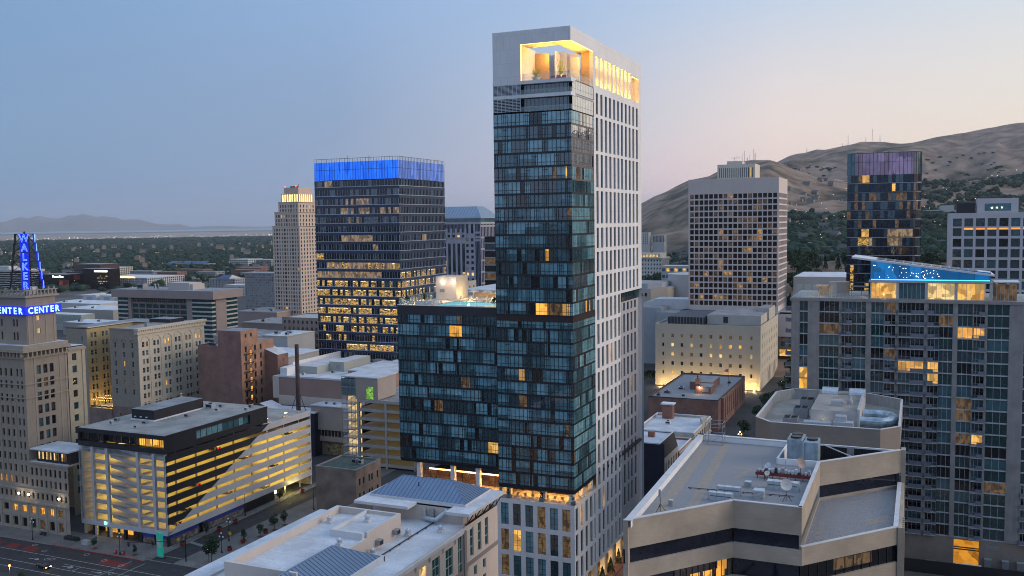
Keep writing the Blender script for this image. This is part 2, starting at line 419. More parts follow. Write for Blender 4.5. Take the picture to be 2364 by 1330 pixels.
def shell(T, x0, x1, y0, y1, z0, z1, wmat, roofmat, par=.9, pt=.35, cap=None, sides=('W', 'N')):
    """plain walls on the sides named, roof slab and a parapet ring standing 2 mm proud"""
    mb = MB()
    if 'S' in sides: mb.fquad((x0, y0, 0), 0, x1-x0, z0, z1, 0, wmat)
    if 'E' in sides: mb.fquad((x1, y0, R(90)), 0, y1-y0, z0, z1, 0, wmat)
    if 'W' in sides: mb.fquad((x0, y1, R(-90)), 0, y1-y0, z0, z1, 0, wmat)
    if 'N' in sides: mb.fquad((x1, y1, R(180)), 0, x1-x0, z0, z1, 0, wmat)
    mb.build('wall', T)
    r = MB(); r.face([(x0+.02, y0+.02, z1-par), (x1-.02, y0+.02, z1-par), (x1-.02, y1-.02, z1-par), (x0+.02, y1-.02, z1-par)], roofmat); r.build('roof', T)
    p = MB(); c = cap or wmat
    for a, b, e, f in ((x0, x1, y0, y0+pt), (x0, x1, y1-pt, y1), (x0, x0+pt, y0+pt, y1-pt), (x1-pt, x1, y0+pt, y1-pt)):
        p.box(a-.03*(a == x0), b+.03*(b == x1), e-.03*(e == y0), f+.03*(f == y1), z1-.28, z1+.06, c)
        # inner face of the parapet
    q = pt-.01
    for pts in (((x0+q, y0+q), (x1-q, y0+q)), ((x1-q, y0+q), (x1-q, y1-q)), ((x1-q, y1-q), (x0+q, y1-q)), ((x0+q, y1-q), (x0+q, y0+q))):
        (a, b), (c_, d_) = pts; p.face([(c_, d_, z1-par), (a, b, z1-par), (a, b, z1-.27), (c_, d_, z1-.27)], wmat)
    p.build('parapet', T)

def units(T, spots, z, name='rooftop_unit', m=None):
    """mechanical boxes and vents fixed to a roof"""
    for i, (x, y, w, l, h) in enumerate(spots):
        mb = MB(); mm = m or (M_lgrey if i % 2 else M_grey)
        mb.box(x-w/2, x+w/2, y-l/2, y+l/2, z, z+h, mm)
        mb.box(x-w/2+.1*w, x+w/2-.1*w, y-l/2-.02, y-l/2+.05, z+h*.3, z+h*.8, M_black)
        if min(w, l) > 1.2:
            mb.cyl(x, y, z+h, z+h+.25, min(w, l)*.32, M_black, 10)
        mb.build(name, T)

# ================================================================= ground, hills, far land
def sstep(a, b, x):
    t = min(1, max(0, (x-a)/(b-a))); return t*t*(3-2*t)
def interp(x, tab):
    if x <= tab[0][0]: return tab[0][1]
    for (a, b), (c, d) in zip(tab, tab[1:]):
        if x <= c: return b + (d-b)*(x-a)/(c-a)
    return tab[-1][1]
BASE = [(0, 0), (560, 0), (700, 26), (820, 44), (1000, 54), (1300, 66), (1900, 90), (2600, 135)]
RA = [(-24, -.02), (-19, .004), (-15.5, .0184), (-14.8, .025), (-14, .0302), (-13.5, .0346), (-12.75, .0406), (-11.5, .0442), (-10.7, .0497), (-9.97, .0547), (-8.98, .0577), (-8.1, .0578), (-7.5, .0545), (-6.8, .047), (-5, .036), (-2, .030), (2, .034), (8, .04), (20, .045)]
RB = [(-24, -.02), (-16, .0), (-12.5, .030), (-11.5, .0433), (-8.5, .0518), (-7.75, .0558), (-7, .0624), (-6.5, .0647), (-5.1, .0657), (-4.4, .0669), (-3.1, .0712), (-1.85, .0712), (-.95, .0709), (.6, .0726), (1.7, .075), (3, .078), (4, .0818), (5.1, .0827), (12, .09), (25, .085), (40, .08), (60, .075), (80, .06)]
def terrain(x, y):
    d = math.hypot(x, y); az = math.degrees(math.atan2(x, y))
    w = sstep(-13.5, -8, az) * (1 if az < 90 else 0)
    z = interp(d, BASE)*w
    if d > 1700:
        gul = mnoise.noise(Vector((x*.0016, y*.0016, 1.3)))*.5 + mnoise.noise(Vector((x*.004, y*.004, 5.1)))*.3 + mnoise.noise(Vector((x*.010, y*.010, 9.1)))*.14
        rg = 1-abs(gul)*2
        zr = max(0, CAMH + 3300*interp(az, RA)); zb = interp(1900, BASE)*w
        t = sstep(1750, 3300, d) if d < 3300 else 1-.75*sstep(3300, 4300, d)
        za = zb + (zr-zb)*(t**1.15) + (rg-.55)*62*math.sin(math.pi*min(1, max(0, (d-1800)/1500)))*sstep(-17, -13, az)
        zr2 = max(0, CAMH + 4900*interp(az, RB))
        t2 = sstep(2500, 4900, d) if d < 4900 else 1-.6*sstep(4900, 6500, d)
        zb2 = zb + (zr2-zb)*(t2**1.3) + (rg-.55)*100*math.sin(math.pi*min(1, max(0, (d-2400)/2500)))*sstep(-16, -11, az)
        z = max(z if d < 1900 else 0, za if d < 4300 else 0, zb2)
    return z - 1.2*(1-w)*0

M_ground = mat('ground_soil', (.07, .068, .06), .95, var=.5, vscale=.02)
mb = MB()
Bg = 80000
for a, b, c, d in ((-Bg, Bg, -Bg, 214), (-Bg, -3, 214, 284), (400, Bg, 214, 284), (-Bg, Bg, 284, Bg)): mb.face([(a, c, -.6), (b, c, -.6), (b, d, -.6), (a, d, -.6)], M_ground)
tag(mb.build('ground'), 'open ground of the valley', None, kind='structure')

def hillmat():
    m = bpy.data.materials.new('dry_grass_hill'); m.use_nodes = True
    t = m.node_tree; b = t.nodes['Principled BSDF']; b.inputs['Roughness'].default_value = .95; b.inputs['Specular IOR Level'].default_value = .1
    g = t.nodes.new('ShaderNodeNewGeometry')
    n1 = t.nodes.new('ShaderNodeTexNoise'); n1.inputs['Scale'].default_value = .0035; n1.inputs['Detail'].default_value = 9; n1.inputs['Roughness'].default_value = .62
    n2 = t.nodes.new('ShaderNodeTexNoise'); n2.inputs['Scale'].default_value = .02; n2.inputs['Detail'].default_value = 9
    t.links.new(g.outputs['Position'], n1.inputs['Vector']); t.links.new(g.outputs['Position'], n2.inputs['Vector'])
    r = t.nodes.new('ShaderNodeValToRGB'); cr = r.color_ramp
    cr.elements[0].position = .38; cr.elements[0].color = (.04, .045, .036, 1); cr.elements[1].position = .52; cr.elements[1].color = (.27, .19, .145, 1)
    e = cr.elements.new(.45); e.color = (.2, .145, .1, 1)
    t.links.new(n1.outputs['Fac'], r.inputs[0])
    r2 = t.nodes.new('ShaderNodeMapRange'); r2.inputs[1].default_value = .35; r2.inputs[2].default_value = .65; r2.inputs[3].default_value = .6; r2.inputs[4].default_value = 1.25
    t.links.new(n2.outputs['Fac'], r2.inputs[0])
    sc = t.nodes.new('ShaderNodeVectorMath'); sc.operation = 'SCALE'; t.links.new(r.outputs[0], sc.inputs[0]); t.links.new(r2.outputs[0], sc.inputs[3])
    bp = t.nodes.new('ShaderNodeBump'); bp.inputs['Strength'].default_value = .5; bp.inputs['Distance'].default_value = 9; t.links.new(n2.outputs['Fac'], bp.inputs['Height']); t.links.new(bp.outputs[0], b.inputs['Normal'])
    t.links.new(sc.outputs[0], b.inputs['Base Color'])
    return m
NA, ND = 330, 130
azs = [-36+126*(i/(NA-1)) if False else (-36+46*(i/250) if i <= 250 else 10+80*((i-250)/(NA-251))) for i in range(NA)]
ds = [540*(12000/540)**(j/(ND-1)) for j in range(ND)]
vs = []
for a in azs:
    sa, ca = math.sin(R(a)), math.cos(R(a))
    for d in ds: vs.append((d*sa, d*ca, terrain(d*sa, d*ca)-.9))
fs = [(i*ND+j, (i+1)*ND+j, (i+1)*ND+j+1, i*ND+j+1) for i in range(NA-1) for j in range(ND-1)]
me = bpy.data.meshes.new('hills'); me.from_pydata(vs, [], fs); me.materials.append(hillmat())
me.polygons.foreach_set('use_smooth', [True]*len(fs)); me.update()
o = bpy.data.objects.new('hills', me); COL.objects.link(o); tag(o, 'dry brown foothills rising behind the city', None, kind='structure')

# far island mountain and salt flats across the lake
ISL = [(-62, .004), (-56, .009), (-52.1, .0101), (-51.5, .0112), (-50.5, .0144), (-49.3, .0121), (-48, .0169), (-46.7, .0126), (-45.6, .0102), (-44.7, .0088), (-43.9, .0048), (-43, .0054), (-42.4, .0022), (-40.5, .0031), (-39.5, .002), (-37.8, .0), (-36, 0)]
vs, fs = [], []
n = 160; rows = 14
for i in range(n):
    a = -62 + 26*i/(n-1)
    for j in range(rows):
        f = j/(rows-1); d = 27000 + 9000*f
        h = interp(a, ISL)*30000*math.sin(math.pi*min(1, f*1.05))**1.1*(1+.25*(mnoise.noise(Vector((a*1.7, f*5, 0))))) - 3
        vs.append((d*math.sin(R(a)), d*math.cos(R(a)), h))
for i in range(n-1):
    for j in range(rows-1): fs.append((i*rows+j, (i+1)*rows+j, (i+1)*rows+j+1, i*rows+j+1))
me = bpy.data.meshes.new('distant_mountain'); me.from_pydata(vs, [], fs); me.materials.append(mat('far_rock', (.16, .14, .13), .95, var=.3, vscale=.0005))
me.polygons.foreach_set('use_smooth', [True]*len(fs))
o = bpy.data.objects.new('mountain', me); COL.objects.link(o); tag(o, 'long low mountain island across the lake', None, kind='structure')

def sector(name, label, d0, d1, a0, a1, m, z=-.4):
    mb = MB(); k = 24
    for i in range(k):
        p, q = R(a0+(a1-a0)*i/k), R(a0+(a1-a0)*(i+1)/k)
        mb.face([(d0*math.sin(p), d0*math.cos(p), z), (d1*math.sin(p), d1*math.cos(p), z), (d1*math.sin(q), d1*math.cos(q), z), (d0*math.sin(q), d0*math.cos(q), z)], m)
    tag(mb.build(name), label, None, kind='structure')
sector('plain', 'pale dry plain beyond the trees', 7900, 14500, -66, -24, mat('dry_plain', (.28, .22, .165), .95, var=.25, vscale=.0007))
sector('marsh', 'dark marsh strip beyond the plain', 14500, 17500, -66, -24, mat('marsh', (.09, .095, .085), .95, var=.3, vscale=.0008))
sector('lake', 'pale lake water under the mountain', 17500, 27500, -66, -24, mat('lake_water', (.16, .19, .23), .25))

# ---------------------------------------------------------------- foliage
M_leaf = mat('foliage', (.034, .062, .03), .85, var=.55, vscale=.12, spec=.2)
M_leafd = mat('foliage_dark', (.016, .038, .026), .85, var=.5, vscale=.05, spec=.15)
M_bark = mat('bark', (.09, .07, .05), .9)
M_needle = mat('needles', (.022, .045, .024), .9, var=.4, vscale=.3, spec=.1)

def ico():
    p = (1+5**.5)/2
    v = np.array([(-1, p, 0), (1, p, 0), (-1, -p, 0), (1, -p, 0), (0, -1, p), (0, 1, p), (0, -1, -p), (0, 1, -p), (p, 0, -1), (p, 0, 1), (-p, 0, -1), (-p, 0, 1)], float)
    v /= np.linalg.norm(v[0])
    f = np.array([(0, 11, 5), (0, 5, 1), (0, 1, 7), (0, 7, 10), (0, 10, 11), (1, 5, 9), (5, 11, 4), (11, 10, 2), (10, 7, 6), (7, 1, 8), (3, 9, 4), (3, 4, 2), (3, 2, 6), (3, 6, 8), (3, 8, 9), (4, 9, 5), (2, 4, 11), (6, 2, 10), (8, 6, 7), (9, 8, 1)])
    return v, f
IV, IF = ico()
def npmesh(name, V, Fc, mats, midx=None):
    me = bpy.data.meshes.new(name); n = len(V); k = Fc.shape[1]
    me.vertices.add(n); me.vertices.foreach_set('co', V.astype(np.float32).ravel())
    me.loops.add(Fc.size); me.loops.foreach_set('vertex_index', Fc.astype(np.int32).ravel())
    me.polygons.add(len(Fc)); me.polygons.foreach_set('loop_start', np.arange(0, Fc.size, k, dtype=np.int32))
    me.polygons.foreach_set('loop_total', np.full(len(Fc), k, dtype=np.int32))
    for m in mats: me.materials.append(m)
    if midx is not None: me.polygons.foreach_set('material_index', midx.astype(np.int32))
    me.update(calc_edges=True); me.validate()
    return me
nr = np.random.default_rng(11)
def wood(name, label, pts, mats):
    """far-off wood: ragged crowns, several lumps each; pts = (x,y,z,r,h)"""
    P = np.array(pts); n = len(P); K = 3
    V = np.zeros((n*K, 12, 3)); midx = np.zeros((n*K, 20))
    off = nr.normal(size=(n, K, 3))*.42; off[:, 0] = 0
    sc = nr.uniform(.45, .8, size=(n, K)); sc[:, 0] = .85
    jit = nr.uniform(.7, 1.3, size=(n*K, 12, 1))
    r = (P[:, 3, None]*sc).reshape(-1); hh = (P[:, 4, None]*sc).reshape(-1)
    c = np.repeat(P[:, :3], K, axis=0)
    o = off.reshape(-1, 3)*np.repeat(np.stack([P[:, 3], P[:, 3], P[:, 4]*.5], 1), K, axis=0)
    V = IV[None]*jit; V[:, :, :2] *= r[:, None, None]; V[:, :, 2] *= hh[:, None]*.55
    V += (c+o)[:, None, :]; V[:, :, 2] += (hh*.5)[:, None]
    Fc = (IF[None] + (np.arange(n*K)*12)[:, None, None]).reshape(-1, 3)
    midx = np.repeat(nr.integers(0, len(mats), size=n*K), 20)
    me = npmesh(name, V.reshape(-1, 3), Fc, mats, midx)
    o = bpy.data.objects.new(name, me); COL.objects.link(o); tag(o, label, None, kind='stuff'); return o
WMATS = [M_leafd, mat('foliage_far_a', (.02, .042, .03), .9, var=.3, vscale=.01, spec=.1), mat('foliage_far_b', (.028, .05, .032), .9, var=.3, vscale=.01, spec=.1)]
pts = []
d = 1500.
while d < 7900:
    s = max(13, d*.0052); k = int(R(62)*d/s)
    for i in range(k):
        a = R(-66) + R(62)*(i+nr.uniform(-.5, .5))/k
        dd = d*nr.uniform(.985, 1.015)
        if math.degrees(a) > -33 and d < 3000: continue
        if d < 2150 and nr.random() < .45: continue
        r = s*nr.uniform(.35, .75)
        pts.append((dd*math.sin(a), dd*math.cos(a), -1, r, min(r*1.3, nr.uniform(8, 14))))
    d *= 1.021
wood('wood', 'dark green tree cover over the flat city', pts, WMATS)
# lights scattered in the trees and at the airfield
def lights(name, label, pts, m):
    P = np.array(pts); n = len(P)
    V = IV[None]*P[:, 3][:, None, None] + P[:, None, :3]
    Fc = (IF[None] + (np.arange(n)*12)[:, None, None]).reshape(-1, 3)
    o = bpy.data.objects.new(name, npmesh(name, V.reshape(-1, 3), Fc, [m])); COL.objects.link(o); tag(o, label, None, kind='stuff')
M_far1 = mat('far_lamp_white', (1, 1, 1), emis=((1, .9, .75), 1.3)); M_far2 = mat('far_lamp_amber', (1, 1, 1), emis=((1, .55, .2), 1.6))
lp = []
for i in range(220):
    a = R(nr.uniform(-54, -36.5)); d = nr.normal(7900, 200)
    lp.append((d*math.sin(a), d*math.cos(a), nr.uniform(3, 20), d*.00028*nr.uniform(.3, 1.4)))
lights('lamp_glow_far', 'row of white airfield lights beyond the trees', lp, M_far1)
lp = []
for i in range(90):
    a = R(nr.uniform(-54, -34)); d = 1300*(5200/1300)**nr.random()
    lp.append((d*math.sin(a), d*math.cos(a), 14, d*.0003*nr.uniform(.3, 1.4)))
lights('lamp_glow_town', 'amber street lights among the flat city trees', lp, M_far2)

# ================================================================= haze placed last (see end)
HC = mat('house_wall', (.2, .19, .18), .85); HD = mat('house_wall_tan', (.24, .19, .15), .85); HR = mat('house_roof', (.07, .068, .075), .85); HG = mat('house_glass', (.03, .04, .05), .1)
def house_mesh(w, l, h, wm, lit):
    mb = MB(); mb.box(-w/2, w/2, -l/2, l/2, -3, h, wm)
    mb.face([(-w/2-.4, -l/2-.4, h), (w/2+.4, -l/2-.4, h), (w/2+.4, 0, h+l*.3), (-w/2-.4, 0, h+l*.3)], HR)
    mb.face([(w/2+.4, l/2+.4, h), (-w/2-.4, l/2+.4, h), (-w/2-.4, 0, h+l*.3), (w/2+.4, 0, h+l*.3)], HR)
    mb.face([(w/2, -l/2, h), (w/2, l/2, h), (w/2, 0, h+l*.28)], wm); mb.face([(-w/2, l/2, h), (-w/2, -l/2, h), (-w/2, 0, h+l*.28)], wm)
    for i in range(3):
        u = -w/2 + w*(i+.5)/3
        for z in ((.8, 2.2), (3.6, 5.0)) if h > 5 else ((.8, 2.2),):
            mb.box(u-w*.1, u+w*.1, -l/2-.06, -l/2+.1, z[0], z[1], L_pale if lit and i == 1 else HG)
    return mb.mesh('house')
HM = [house_mesh(13, 9, 6, HC, 0), house_mesh(16, 9, 4, HD, 1), house_mesh(10, 10, 7, HC, 1), house_mesh(18, 10, 6, HD, 0), house_mesh(14, 8, 5, HC, 0)]
def houses(n, az0, az1, d0, d1, lab, grp, zmax=1e9):
    k = 0
    while k < n:
        a = R(rng.uniform(az0, az1)); d = d0*(d1/d0)**rng.random(); x, y = d*math.sin(a), d*math.cos(a); z = terrain(x, y)
        if z > zmax: k += .2; continue
        o = bpy.data.objects.new('house', HM[rng.randrange(5)]); COL.objects.link(o)
        o.location = (x, y, z); o.rotation_euler = (0, 0, R(rng.choice((0, 90, 10, -15)))+a); s = rng.uniform(.8, 1.3); o.scale = (s, s, s)
        tag(o, lab, 'house', grp); k += 1
houses(80, -7.3, 5.6, 2250, 3050, 'small house among trees high on the hillside right of the tan tower', 'houses high on the hillside')
houses(70, -8, 5.6, 900, 2100, 'small house among the trees on the lower slope right of the tan tower', 'houses on the lower slope')
houses(14, -15.4, -12.8, 1600, 2100, 'small house at the foot of the hill left of the tan tower', 'houses left of the tan tower')
houses(60, -53, -37, 1700, 3600, 'small building half hidden in the flat city tree belt', 'buildings in the tree belt')

# hillside trees: the nearest as things, the rest as woods
def leafcrown(seed, rx, rz, n, leaf, m, zc, conical=False, clumps=14):
    g = np.random.default_rng(seed)
    C = g.normal(size=(clumps, 3)); C /= np.linalg.norm(C, axis=1)[:, None]; C *= g.uniform(.35, .8, size=(clumps, 1)); 
    which = g.integers(0, clumps, n)
    L = g.normal(size=(n, 3)); L /= np.linalg.norm(L, axis=1)[:, None]; L *= g.uniform(.6, 1, size=(n, 1))*g.uniform(.28, .5, size=(clumps,))[which][:, None]
    P = (C[which]+L)
    if conical:
        t = g.random(n); rr = (1-t)**.9*g.uniform(.55, 1.1, n); a = g.uniform(0, 2*np.pi, n)
        P = np.stack([rr*np.cos(a), rr*np.sin(a), t*2-1], 1)
    P *= np.array([rx, rx, rz]); P[:, 2] += zc
    A = g.normal(size=(n, 3)); A /= np.linalg.norm(A, axis=1)[:, None]
    B = np.cross(A, g.normal(size=(n, 3))); B /= np.linalg.norm(B, axis=1)[:, None]
    s = leaf*g.uniform(.6, 1.4, (n, 1)); A *= s; B *= s*.7
    V = np.stack([P-A, P-B*.9, P+A, P+B], 1).reshape(-1, 3); Fc = np.arange(n*4).reshape(-1, 4)
    return npmesh('crown', V, Fc, [m])
def trunkmesh(h, r, rx, rz, zc, seed):
    mb = MB(); g = random.Random(seed); mb.tube((0, 0, -.5), (0, 0, zc-rz*.3), r, M_bark, 7, r*.65); mb.tube((0, 0, zc-rz*.3), (0, 0, zc+rz*.4), r*.65, M_bark, 6, r*.2)
    for i in range(6):
        a = i*1.1+g.random(); z = zc-rz*.6+rz*.18*i; mb.tube((0, 0, z), (rx*.6*math.cos(a), rx*.6*math.sin(a), z+rz*.35), r*.35, M_bark, 5, r*.1)
    return mb.mesh('trunk')
TV = {}
def tree(x, y, z, h, label, grp, kind='big', name='tree', cat='tree'):
    if kind not in TV:
        TV[kind] = []
        for sd in range(3):
            if kind == 'big': TV[kind].append((leafcrown(sd, 4.6, 4.2, 900, .55, M_leaf, 6.2), trunkmesh(10, .28, 4.6, 4.2, 6.2, sd), 10.))
            elif kind == 'street': TV[kind].append((leafcrown(sd+9, 1.9, 2.6, 900, .22, M_leaf, 4.2), trunkmesh(7, .12, 1.9, 2.6, 4.2, sd), 7.))
            elif kind == 'cone': TV[kind].append((leafcrown(sd+19, 2.6, 5.2, 600, .45, M_needle, 6.0, True), trunkmesh(11, .2, 1.5, 3, 6, sd), 11.))
    cr, tr, H0 = TV[kind][rng.randrange(3)]
    r = bpy.data.objects.new(name, None); COL.objects.link(r); r.location = (x, y, z); s = h/H0; r.scale = (s*rng.uniform(.85, 1.2), s*rng.uniform(.85, 1.2), s); r.rotation_euler = (0, 0, rng.uniform(0, 6.3))
    tag(r, label, cat, grp)
    for nm, me in (('trunk', tr), ('crown', cr)):
        c = bpy.data.objects.new(nm, me); COL.objects.link(c); c.parent = r
    return r
k = 0
while k < 130:
    a = R(rng.uniform(-7.2, 5.8)); d = 660+300*rng.random()
    x, y = d*math.sin(a), d*math.cos(a)
    if -40 < x < 2 and y < 520: continue
    tree(x, y, terrain(x, y)-1, rng.uniform(9, 17), 'leafy green tree in the grove between the tan tower and the white gridded block', 'trees of the grove behind the towers', 'big' if rng.random() < .8 else 'cone'); k += 1
for k in range(26):
    a = R(rng.uniform(-15.3, -12.9)); d = rng.uniform(1150, 1500)
    x, y = d*math.sin(a), d*math.cos(a); tree(x, y, terrain(x, y)-1, rng.uniform(14, 24), 'dark tree in the grove left of the tan tower', 'trees left of the tan tower', 'big' if k % 3 else 'cone')
pts = []
for i in range(7500):
    a = R(nr.uniform(-17.5, 12)); d = 950*(3150/950)**nr.random()
    x, y = d*math.sin(a), d*math.cos(a); z = terrain(x, y); ad = math.degrees(a)
    if ad < -7.6 and d > 2000: continue
    n1 = mnoise.noise(Vector((x*.0024, y*.0024, 3)))
    lim = 2050 + 700*n1 + (500 if ad > -3.5 else 0)
    if d > lim or (d > 1500 and n1 < -.18): continue
    r = nr.uniform(3.5, 7.5)*(1+d*.00012); pts.append((x, y, z-1, r, r*1.5))
wood('hillside_wood', 'dark trees covering the lower hillside', pts, WMATS)
pts = []
for i in range(900):
    a = R(nr.uniform(-7, 12)); d = nr.uniform(2700, 4100); x, y = d*math.sin(a), d*math.cos(a)
    if mnoise.noise(Vector((x*.0018, y*.0018, 7))) < .12: continue
    r = nr.uniform(5, 12); pts.append((x, y, terrain(x, y)-3, r, r*.7))
for i in range(1500):
    a = R(nr.uniform(12, 62)); d = nr.uniform(2600, 4800); x, y = d*math.sin(a), d*math.cos(a); r = nr.uniform(16, 30); pts.append((x, y, terrain(x, y)-6, r, r))
if pts: wood('hillside_scrub', 'dark scrub oak in the folds of the upper hills', pts, [M_leafd])
lp = []
for i in range(60):
    a = R(nr.uniform(-7.4, 5.6)); d = nr.uniform(1000, 3000); x, y = d*math.sin(a), d*math.cos(a); lp.append((x, y, terrain(x, y)+14, d*.0003*nr.uniform(.4, 1.4)))
lights('lamp_glow_hill', 'amber lights among the hillside houses', lp, M_far2)
# masts on the ridge
for i, (az, dd, h) in enumerate(((-4.05, 4850, 30), (-3.75, 4850, 62), (-2.8, 4850, 40), (-2.45, 4850, 75), (-2.05, 4850, 45), (-8.9, 3290, 34), (-9.35, 3290, 22), (-6.0, 4850, 30))):
    x, y = dd*math.sin(R(az)), dd*math.cos(R(az)); z = terrain(x, y)-3; mb = MB()
    for q in range(3):
        a = q*2.094; mb.tube((x+3*math.cos(a), y+3*math.sin(a), z), (x+.6*math.cos(a), y+.6*math.sin(a), z+h), .45, M_grey, 4)
    for q in range(4): mb.tube((x-2, y, z+h*(.3+.18*q)), (x+2, y, z+h*(.35+.18*q)), .35, M_grey, 4)
    tag(mb.build('radio_mast', loc=(x, y, z)), 'thin radio mast standing on the hill ridge', 'mast', 'radio masts on the ridge')

# ================================================================= the tall hotel tower
def point(name, x, y, z, e, col, r=.3):
    l = bpy.data.lights.new(name, 'POINT'); l.energy = e; l.color = col; l.shadow_soft_size = r
    o = bpy.data.objects.new(name, l); COL.objects.link(o); o.location = (x, y, z); return o
def area(name, x, y, z, w, h, e, col, rot=(0, 0, 0)):
    l = bpy.data.lights.new(name, 'AREA'); l.shape = 'RECTANGLE'; l.size = w; l.size_y = h; l.energy = e; l.color = col
    o = bpy.data.objects.new(name, l); COL.objects.link(o); o.location = (x, y, z); o.rotation_euler = rot; return o

M_tw = brick('tower_white_panel', (.68, .67, .675), (.70, .69, .695), (.46, .46, .48), 1., 1.8, 3.165, .02, .05, .55)
M_tg = mat('tower_grey_panel', (.40, .39, .41), .55, var=.05, vscale=.2)
M_span = mat('tower_spandrel', (.008, .012, .018), .35)
M_brown = mat('tower_brown_band', (.028, .014, .012), .4)
M_soff = mat('lamp_tinted_soffit', (.75, .68, .5), .6)
M_led = mat('led_strip', (1, .9, .6), emis=((1, .62, .12), 2.6))
M_wood = mat('timber_wall', (.5, .33, .18), .6, var=.15, vscale=2)
M_deck = mat('deck_tile', (.42, .36, .3), .8, var=.15, vscale=1)
def clear_glass(name, tint, a):
    m = bpy.data.materials.new(name); m.use_nodes = True; b = m.node_tree.nodes['Principled BSDF']
    b.inputs['Base Color'].default_value = tuple(tint)+(1,); b.inputs['Roughness'].default_value = .04; b.inputs['Alpha'].default_value = a
    return m
G_rail = clear_glass('guard_glass', (.55, .68, .68), .14)

X0, X1, Y0, Y1 = -93.1, -73.5, 204.5, 263.8
FH = 3.193; Z0 = 28.6
HT = Thing('hotel_tower', 'tallest tower, black glass left and white grid right, glowing open corner on top', 'tower', (X0+X1)/2, (Y0+Y1)/2)
FS = (X0, Y0, 0); FE = (X1, Y0, R(90))
PAT = [1.07, 1.07, .5, .38, .5, 1.07, 1.07, 1.07, 1.07, .5, .38, .5, 1.07]
def widths(L, off=0):
    o = []; s = 0; i = off
    while s < L-.35:
        w = PAT[i % len(PAT)]; 
        if s+w > L-.35: w = L-s
        o.append((s, w, PAT[i % len(PAT)] < 1)); s += w; i += 1
    return o
r3 = random.Random(21)
G_east = glassmat('glass_mirror', (.62, .62, .63), rough=.03, ior=1.5, var=.08); G_east.node_tree.nodes['Principled BSDF'].inputs['Metallic'].default_value = .72
M_brownband = mat('east_slab_band', (.10, .08, .075), .5)
def band(T, F, u0, L, z, fh, off, lit=(), upper=False, name='window_band'):
    """one storey of curtain wall: panes, mullions, rail and the dark slab edge"""
    mb = MB(); ws = widths(L, off)
    gd_, pd_ = (.02, -.006) if upper else (.1, -.02)
    mb.fbox(F, u0, u0+L, z, z+.46, -.08*(upper < 1)-.02, .25, M_brownband if upper == 2 else M_span)
    i = 0; cur = None; left = 0
    for s, w, op in ws:
        if left <= 0:
            cur = pick({'d': 1.7, 'b': 4, 'p': 1.8, 'm': 3.4, 'br': .12}, r3); left = r3.choice((3, 4, 5, 6, 8))
            cut = r3.random() < .4; drop = r3.choice((.32, .32, .45, .6))
        left -= 1; a = u0+s; g = {'d': G_dark, 'b': G_blind, 'p': G_blind2, 'm': G_mid, 'br': G_brown}[cur]
        if upper == 2 and cur != 'p': g = G_east
        for la, lb, lm in lit:
            if la <= s < lb: g = lm
        zc = z+.42+(fh-.42)*drop
        lo = G_mid if not upper and (cur in 'bp' and cut and g in (G_blind, G_blind2)) else g
        if r3.random() < .07 and g not in (L_warm, L_amber, L_pale, L_dim): g = lo = G_deep
        mb.fquad(F, a, a+w, z+.42, zc, gd_, lo); mb.fquad(F, a, a+w, zc, z+fh, gd_, g)
        mb.fbox(F, a-.035 if s else a, a+.03-.015*(upper > 0), z+.42, z+fh, pd_, gd_, M_black)
        if op: mb.fbox(F, a+.045, a+w-.035, z+fh-.62, z+fh-.55, pd_/2, gd_, M_black)
    mb.fbox(F, u0, u0+L, z+.42+.75, z+.42+.82, pd_/3, gd_, M_black)
    mb.build(name, T)
for k in range(28):
    z = Z0+FH*k; top = k >= 27
    litS = {13: [(9.4, 13.2, L_amber), (16.6, 18.6, L_warm), (13.2, 16.6, L_dim)], 23: [(14, 15.2, L_dim), (17.2, 18.3, L_warm)], 17: [(12.6, 13.6, L_amber)], 6: [(5.6, 7.4, L_dim)], 8: [(5.2, 7.2, L_warm)], 4: [(17, 18, L_dim)], 20: [(17.5, 19, L_dim)]}.get(k, [])
    litE = {13: [(8.6, 10, L_amber), (11.5, 12.4, L_warm), (14, 14.8, L_amber)], 23: [(3, 5.2, L_dim)], 2: [(0, .6, L_dim)]}.get(k, [])
    band(HT, FS, 0, X1-X0, z, FH, k*5 if k % 4 == 0 else 0, litS)
    band(HT, FE, 0, 16.4, z, FH, k % 4, litE, 2 if k > 22 else 1)
mb = MB(); mb.fbox(FS, 0, 19.6, 68.9, 70.2, -.06, .02, M_brown); mb.fbox(FE, .03, 16.4, 68.9, 70.2, -.06, .02, M_brown); mb.build('service_band', HT)
# slab soffit under the glass, and the core it hangs from
mb = MB(); mb.box(X0+.02, X1-.02, Y0+.02, Y1-.3, Z0-.55, Z0-.004, M_span); mb.build('soffit', HT)
mb = MB(); mb.box(X0+.3, X1-1.6, Y0+.3, Y1-.3, Z0, 118, M_span); mb.fquad((X0, Y1, R(-90)), 0, Y1-Y0, 0, 118.4, 0, M_tw); mb.fquad((X1, Y1, R(180)), 0, X1-X0, 0, 118.4, 0, M_tw); mb.build('core', HT)
